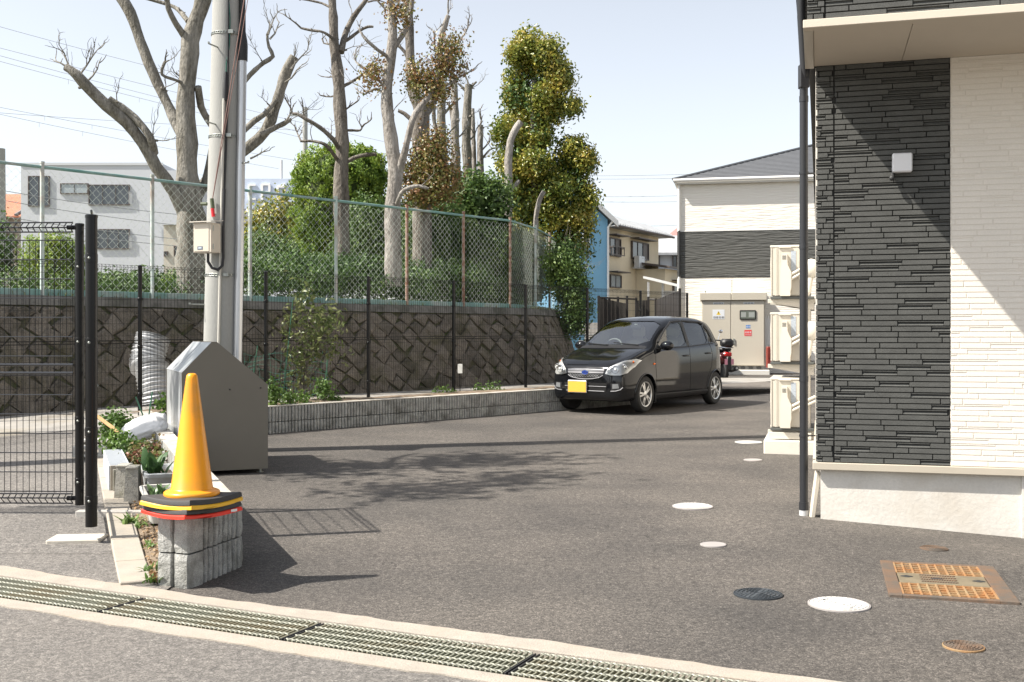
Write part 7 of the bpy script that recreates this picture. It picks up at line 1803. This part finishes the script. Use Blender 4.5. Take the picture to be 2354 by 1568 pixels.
def straps(name, c, n, h, w, m, parent=None, lean=.5, label=None, cat=None, group=None, seed=0):
    'broad strap leaves rising from a point'
    rn = random.Random(seed); mb = MB()
    for k in range(n):
        a = rn.uniform(0, 6.28); b = Vector((c[0] + rn.uniform(-.05, .05), c[1] + rn.uniform(-.05, .05), c[2])); d = Vector((math.cos(a), math.sin(a), 0)); hh = h * rn.uniform(.6, 1.1); sd = Vector((-d.y, d.x, 0)); le = rn.uniform(.2, 1) * lean
        pts = [(b + d * (le * hh * t * t) + Vector((0, 0, hh * (t - .25 * le * t * t))), w * s_) for t, s_ in ((0, .35), (.3, .9), (.6, 1.), (.85, .6), (1., .04))]
        vs = []
        for p, ww in pts: vs += [p - sd * ww, p - d * ww * .3, p + sd * ww]
        mb.add(vs, [(i * 3 + j, i * 3 + j + 1, i * 3 + 4 + j, i * 3 + 3 + j) for i in range(4) for j in (0, 1)])
    o = mb.build(name, m, parent, True, 180)
    if label: tag(o, label, cat, group)
    return o
straps('tulip_plant', (-2.82, 8.50, pz(8.5) + .17), 11, .24, .035, M_TULIP, None, .6, 'cluster of broad tulip leaves in the grey planter', 'plant', None, 2)
straps('tulip_plant', (-2.72, 8.42, pz(8.5) + .17), 8, .16, .03, M_TULIP, None, .8, 'shorter tulip leaves at the wall side of the grey planter', 'plant', None, 5)
straps('young_bulb_plant', (-2.52, 7.72, pz(7.7) + .16), 10, .14, .022, M_TULIP, None, .9, 'young pale bulb leaves in the pale planter', 'plant', None, 3)
# concrete pieces
M_OLDC = mat('old_concrete', (.40, .385, .34), .9, var=.25, vs=8, bump=.5, bs=60, dirt=(.22, .21, .15), ds=5.)
lb_ = ['worn tapered concrete footing block beside the planters', 'second tapered concrete footing block against the planter']
for i, (dx, dy) in enumerate(((-3.03, 8.50), (-2.92, 8.38))):
    mb = MB(); v0 = [(-.055, -.09, 0), (.055, -.09, 0), (.055, .09, 0), (-.055, .09, 0)]; v1 = [(-.042, -.065, .26), (.046, -.065, .26), (.046, .09, .26), (-.042, .09, .26)]
    mb.add(v0 + v1, [(3, 2, 1, 0), (4, 5, 6, 7), (0, 1, 5, 4), (1, 2, 6, 5), (2, 3, 7, 6), (3, 0, 4, 7)]); mb.cbox(-.044, .046, -.075, .09, .258, .275, .004)
    tag(mb.build('footing_block', M_OLDC, None, False, 40, (dx, dy, pz(8.3) + .012), (0, 0, .08 + .1 * i)), lb_[i], 'concrete block')
gut = empty('slotted_gutter', (-3.22, 8.72, pz(8.7) + .03), rzp, 'pale grey slotted gutter block lying along the kerb stones', 'gutter block')
mb = MB(); mb.cbox(0, 1.3, .0, .012, 0, .2, .003); mb.cbox(0, 1.3, -.15, -.138, 0, .2, .003); mb.cbox(0, 1.3, -.139, 0, 0, .012, .003); mb.build('trough', mat('gutter_grey', (.50, .53, .56), .6, var=.1), gut)
sl_me = MB(); sl_me.cbox(0, .016, -.138, 0, .17, .2, .003); sm = sl_me.mesh('slot_bar', MATS['gutter_grey'])
for k in range(22): link('slot_bar', sm, gut, (.02 + k * .06, 0, 0))
mb = MB(); mb.cbox(-.006, .006, -.15, .0, .0, .2, .003); mb.build('end_plate', M_CREAM, gut)
mb = MB(); mb.cbox(-.03, -.01, -.1, -.02, .0, .17, .003); mb.build('end_stub', M_OLDC, gut)
def hollow(label, loc, rz):
    mb = MB(); z0 = 0
    mb.cbox(0, .39, 0, .025, 0, .19, .004); mb.cbox(0, .39, .075, .10, 0, .19, .004)
    for k in range(4): mb.cbox(k * .12, k * .12 + .03, .0255, .0745, 0, .19, .002)
    tag(mb.build('hollow_block', mat('hollow_conc', (.55, .53, .49), .9, var=.12), None, False, 40, loc, (R(90), 0, rz)), label, 'concrete block')
hollow('hollow concrete block lying flat on the kerb beside the leafy herb', (-4.30, 11.0, pz(11) + .02), .0); hollow('lower hollow concrete block on the footpath edge behind the gate post', (-4.22, 10.55, pz(10.5) + .02), .15)
# white sack, plank, stakes
sk = empty('white_sack', px(327, 984, 10.7), 0, 'crumpled white plastic sack slumped on the planter wall', 'sack')
bm = bmesh.new(); bmesh.ops.create_icosphere(bm, subdivisions=4, radius=1)
rn = random.Random(5); from mathutils import noise as mnoise
for v in bm.verts:
    c = v.co.copy(); k = 1 + .10 * mnoise.noise(c * 2.3) + .05 * mnoise.noise(c * 6)
    v.co = Vector((math.copysign(abs(c.x) ** .6, c.x) * .23, math.copysign(abs(c.y) ** .6, c.y) * .15, math.copysign(abs(c.z) ** .8, c.z) * .075)) * k
    v.co.z -= .03 * (v.co.x / .235) ** 2 + .015 * (v.co.y / .15) ** 2
    v.co.z += .012 * mnoise.noise(c * 11)
me = bpy.data.meshes.new('sack'); bm.to_mesh(me); bm.free(); me.materials.append(mat('white_plastic', (.72, .71, .70), .35, bump=.4, bs=40)); me.polygons.foreach_set('use_smooth', [True] * len(me.polygons)); sb2 = link('bag', me, sk, (0, 0, 0), (.6, -.38, .15))
mb = MB(); mb.tube([(.15, .02, .075), (.19, .03, .10), (.215, .03, .105)], [.06, .035, .045], 10); mb.build('tied_neck', MATS['white_plastic'], sk, True)
mb = MB(); mb.tube([px(224, 958, 11.2), px(306, 1018, 10.5)], .024, 4); tag(mb.build('wooden_plank', mat('plank', (.36, .22, .09), .8, var=.2, vs=10)), 'thin wooden plank leaning from the gate post into the bed', 'plank')
M_STAKE = mat('green_stake', (.04, .13, .08), .5)
for i, (a, b, Y, lb) in enumerate((((312, 912), (348, 1006), 11.3, 'green garden stake leaning over the white sack'), ((350, 900), (334, 1012), 11.3, 'green garden stake crossing the first over the sack'), ((592, 795), (573, 935), 15.3, 'thin green stake holding the netting beside the bin'), ((673, 690), (648, 935), 15.4, 'tall thin green stake holding the netting at the sapling'), ((755, 812), (742, 925), 16.0, 'short green stake at the end of the netting'))):
    mb = MB(); mb.tube([px(*a, Y), px(*b, Y)], .0075, 6); tag(mb.build('garden_stake', M_STAKE), lb, 'stake', 'garden stakes')
def plant(name, label, blobs, n, size, m, group=None, stems=5, clump=8, clr=.05, cat='plant', seed=0, shell=.1, **kw):
    c = Vector(blobs[0][:3]); zb = min(b[2] - b[5] for b in blobs); root = empty(name, (c.x, c.y, zb), 0, label, cat, group)
    B = [(b[0] - c.x, b[1] - c.y, b[2] - zb, *b[3:]) for b in blobs]; P, D = blob_points(B, n, shell, clump, clr); P[:, 2] = np.maximum(P[:, 2], .0)
    link('leaves', leaf_mesh('leaves', P, D, size, m, **kw), root)
    rn = random.Random(seed + 1); mb = MB()
    for k in range(stems):
        b = rn.choice(B); mb.tube([(rn.uniform(-.05, .05), rn.uniform(-.05, .05), -.02), (b[0] * .5 + rn.uniform(-.04, .04), b[1] * .5, b[2] * .55), (b[0] + rn.uniform(-.8, .8) * b[3], b[1], b[2] + rn.uniform(0, .8) * b[5])], [.009, .006, .003], 5)
    mb.build('stems', M_BARK2, root); return root
def B_(x, y, Y, rx, ry): c = px(x, y, Y); k = F / Y; return (c.x, c.y, c.z, rx / k, rx / k * .8, ry / k)
M_HERB = leafmat('herb_leaves', [(.05, .1, .02), (.1, .18, .035), (.18, .27, .06)], .5, .35)
M_PANSY = leafmat('pansy_mix', [(.06, .11, .025), (.11, .15, .04), (.15, .17, .05), (.3, .12, .09), (.1, .14, .035)], .5, .3)
plant('leafy_herb', 'bushy green herb behind the wooden plank', [B_(270, 968, 11.4, 24, 13), B_(252, 985, 11.2, 16, 18), B_(278, 990, 11.2, 12, 12)], 900, .035, M_HERB, seed=1)
plant('ivy_clump', 'light green ivy clump on the kerb below the plank', [B_(270, 1022, 10.2, 22, 14), B_(295, 1030, 10, 18, 10)], 700, .04, M_HERB, seed=2)
plant('flower_clump', 'reddish flowering clump in the soil bed before the sack', [B_(335, 1042, 9.9, 24, 12), B_(362, 1036, 10.1, 18, 12), B_(318, 1058, 9.6, 22, 10), B_(370, 1055, 9.4, 14, 10)], 1100, .035, M_PANSY, seed=3)
plant('thin_weed', 'thin leafy weed rising beside the white sack', [B_(385, 925, 12.0, 20, 22), B_(365, 945, 12, 14, 12)], 120, .05, M_HERB, seed=4)
straps('weed_tuft', (px(300, 1192, 7.55).x, 7.55, pz(7.5)), 26, .11, .012, M_HERB, None, 1.3, 'strappy green weed on the kerb stones near the gate pad', 'plant', None, 7)
for k, (x, y, Y) in enumerate(((330, 1225, 7.2), (345, 1265, 6.75), (350, 1320, 6.2), (325, 1170, 7.8), (352, 1345, 6.05))):
    q = gpt(x, y); straps('bed_weed', (q.x, q.y, pz(q.y) + .01), 16, .06, .009, M_HERB, None, 1.4, 'small weeds sprouting between kerb stones and block wall', 'weed', 'weeds along the kerb stones', 11 + k)
M_LITTER = leafmat('dry_leaves', [(.16, .09, .04), (.28, .16, .07), (.36, .26, .15), (.42, .3, .2)], .8, .1)
pts = []
for k in range(900):
    t = NR.uniform(.05, 2.6); a = S0 + L1 * t; b = (WB + L1N * .15 + L1 * max(0, t - .3)) if t > .3 else e1; q = a.lerp(b, NR.uniform(.05, .95)); pts.append((q.x, q.y, pz(q.y) + .03))
pts = np.array(pts); tag(link('leaf_litter', leaf_mesh('leaf_litter', pts, np.tile([0, 0, 1.], (len(pts), 1)), .022, M_LITTER, jit=.5)), 'dry leaf litter in the soil bed', 'leaf litter', kind='stuff')
# ------------------------------------------------------------------ along the kerb wall
plant('sapling', 'young shrub with pale glossy leaves growing by the black fence', [B_(690, 685, 15.5, 26, 30), B_(745, 735, 15.6, 45, 28), B_(680, 745, 15.5, 30, 30), B_(720, 770, 15.5, 40, 24), B_(695, 815, 15.5, 38, 26), B_(750, 800, 15.6, 36, 20), B_(700, 870, 15.5, 20, 40)], 900, .075, M_LPALE, stems=16, clump=6, clr=.1, cat='shrub', asp=.3)
for k, (x, y, rx, ry, lb) in enumerate(((627, 905, 14, 28, 'leafy weed on the kerb soil right by the bin'), (665, 918, 14, 14, 'low weed between the bin and the sapling'), (695, 920, 14, 12, 'low weed at the foot of the sapling'), (742, 898, 12, 26, 'upright bright green weed beyond the sapling'), (768, 918, 10, 8, 'tiny weed beside the upright one'), (1020, 903, 22, 5, 'flat weed patch near the white tag'), (1120, 895, 40, 6, 'long flat weed patch along the kerb top'))):
    Yk = 14.4 + (x - 620) * .0068; plant('kerb_weed', lb, [B_(x, y, Yk, rx, ry)], int(60 + rx * ry * .9), .04, M_HERB, 'weeds along the kerb wall', 3, cat='weed', seed=k)
net = MB(); rn = random.Random(3)
for k in range(9):
    y = 812 + k * 14; P = [px(560 + i * 12, y + 6 * math.sin(i * .7 + k) + (i * 0.8 if k < 3 else 0), 15.2 + .045 * i) for i in range(17)]; net.tube(P, .0028, 3, False)
for i in range(17):
    P = [px(560 + i * 12 + 2.5 * math.sin(k + i), 812 + k * 14 + 6 * math.sin(i * .7 + k), 15.2 + .045 * i) for k in range(9)]; net.tube(P, .0022, 3, False)
tag(net.build('plant_net', mat('net_green', (.05, .19, .14), .6)), 'green garden netting strung between stakes by the fence', 'netting')
tg = empty('plant_tag', px(1057, 905, 17.6), 0, 'white plant tag on a black stake at the kerb', 'tag')
mb = MB(); mb.tube([(0, 0, -.05), (0, 0, .42)], .007, 6); mb.build('stake', M_BLACK, tg, True); mb = MB(); mb.cbox(-.035, .04, -.012, -.008, .33, .48, .002); mb.build('card', mat('tag_white', (.7, .7, .66), .6), tg)
# ridged silver hose bundle leaning on the stone wall
hz = empty('corrugated_hose', (0, 0, 0), 0, 'ridged silver corrugated duct slumped against the stone wall', 'duct')
def bellows(pts, r, nm):
    P = [Vector(p) for p in pts]; out = []; rs = []; N_ = 15
    for i in range(len(P) - 1):
        for k in range(N_):
            t = k / N_; p0, p1, p2, p3 = P[max(i - 1, 0)], P[i], P[i + 1], P[min(i + 2, len(P) - 1)]
            out.append(.5 * ((2 * p1) + (-p0 + p2) * t + (2 * p0 - 5 * p1 + 4 * p2 - p3) * t * t + (-p0 + 3 * p1 - 3 * p2 + p3) * t ** 3)); rs.append(r * (1 + .10 * math.cos((i * N_ + k) * 2 * math.pi / 3.75)))
    mb = MB(); mb.tube(out, rs, 20); mb.build(nm, mat('silver_duct', (.62, .63, .64), .4, .35, var=.2, vs=8), hz, True, 70)
bellows([px(352, 775, 14.55), px(345, 800, 14.5), px(338, 830, 14.45), px(340, 845, 14.4)], .21, 'duct_length'); bellows([px(348, 842, 14.3), px(352, 870, 14.25), px(358, 905, 14.2), px(362, 925, 14.2)], .2, 'duct_length')
# bits of gravel on the footpath strip
# ------------------------------------------------------------------ scooter behind the car
SQ = px(1648, 872, 27.2); sc_ = empty('motor_scooter', (SQ.x, SQ.y + .3, gz(5.4, 27.3)), R(100), 'dark red and black scooter with pink plate parked behind the car', 'scooter')
M_SRED = mat('scooter_red', (.07, .008, .01), .3, coat=.4)
def smk(nm, fn, m, parent=sc_, smooth=True): mb = MB(); fn(mb); return mb.build(nm, m, parent, smooth, 40)
RY = Matrix.Rotation(math.pi / 2, 4, 'X')
for x in (-.62, .62):
    w_ = smk('wheel', lambda mb: mb.lathe([(.13, -.045), (.2, -.05), (.225, -.03), (.23, 0), (.225, .03), (.2, .05), (.13, .045)], 24, Matrix.Translation((x, 0, .23)) @ RY), M_TYRE); smk('rim', lambda mb: mb.lathe([(.13, -.03), (.02, -.04), (.02, .04), (.13, .03)], 20, Matrix.Translation((x, 0, .23)) @ RY), M_ALLOY, w_)
smk('body', lambda mb: (mb.cbox(-.75, .05, -.14, .14, .42, .72, .08), mb.cbox(-.9, -.4, -.11, .11, .55, .76, .07)), M_SRED)
smk('floor_board', lambda mb: mb.cbox(-.1, .5, -.17, .17, .26, .36, .03), M_TRIM)
smk('leg_shield', lambda mb: mb.cbox(-.05, .05, -.2, .2, .0, .65, .04, Matrix.Translation((.5, 0, .33)) @ Matrix.Rotation(-.3, 4, 'Y')), M_SRED)
smk('seat', lambda mb: mb.cbox(-.78, .1, -.15, .15, .74, .84, .04), M_TRIM)
smk('top_box', lambda mb: mb.cbox(-.95, -.68, -.15, .15, .84, 1.05, .06), M_TRIM)
smk('rear_carrier', lambda mb: mb.tube([(-.7, -.12, .85), (-.98, -.1, .83), (-.98, .1, .83), (-.7, .12, .85)], .012, 6), M_CHROME)
smk('tail_light', lambda mb: mb.cbox(-.94, -.88, -.09, .09, .62, .72, .02), MATS['tail_red'])
pl_ = smk('plate', lambda mb: mb.box(-.985, -.98, -.115, .115, .42, .56), mat('plate_pink', (.6, .25, .32), .5), sc_, False)
smk('mudguard', lambda mb: mb.cbox(-.99, -.9, -.06, .06, .28, .62, .02), M_TRIM)
smk('exhaust', lambda mb: mb.tube([(-.3, -.17, .27), (-.6, -.19, .27), (-.95, -.2, .33)], [.03, .055, .06], 12), M_DARK)
smk('exhaust_tip', lambda mb: mb.tube([(-.95, -.2, .33), (-.97, -.2, .333)], .03, 10), M_CHROME)
smk('handlebar', lambda mb: (mb.tube([(.42, -.33, 1.0), (.5, -.1, 1.02), (.5, .1, 1.02), (.42, .33, 1.0)], .016, 8), mb.cbox(.42, .6, -.12, .12, .92, 1.1, .05)), M_TRIM)
for s in (1, -1):
    mo = smk('mirror_arm', lambda mb: mb.tube([(.45, s * .25, 1.02), (.47, s * .31, 1.2)], .007, 6), M_CHROME); smk('mirror', lambda mb: mb.ball((.46, s * .33, 1.24), (.02, .06, .045), 10, 8), M_CHROME, mo)
smk('front_fender', lambda mb: mb.cbox(.45, .82, -.07, .07, .42, .5, .03), M_SRED)
smk('fork', lambda mb: mb.tube([(.5, 0, .95), (.62, .06, .23)], .025, 8), M_ALLOY)
smk('stand', lambda mb: mb.tube([(-.2, .1, .3), (-.1, .25, .0)], .014, 6), M_DARK)
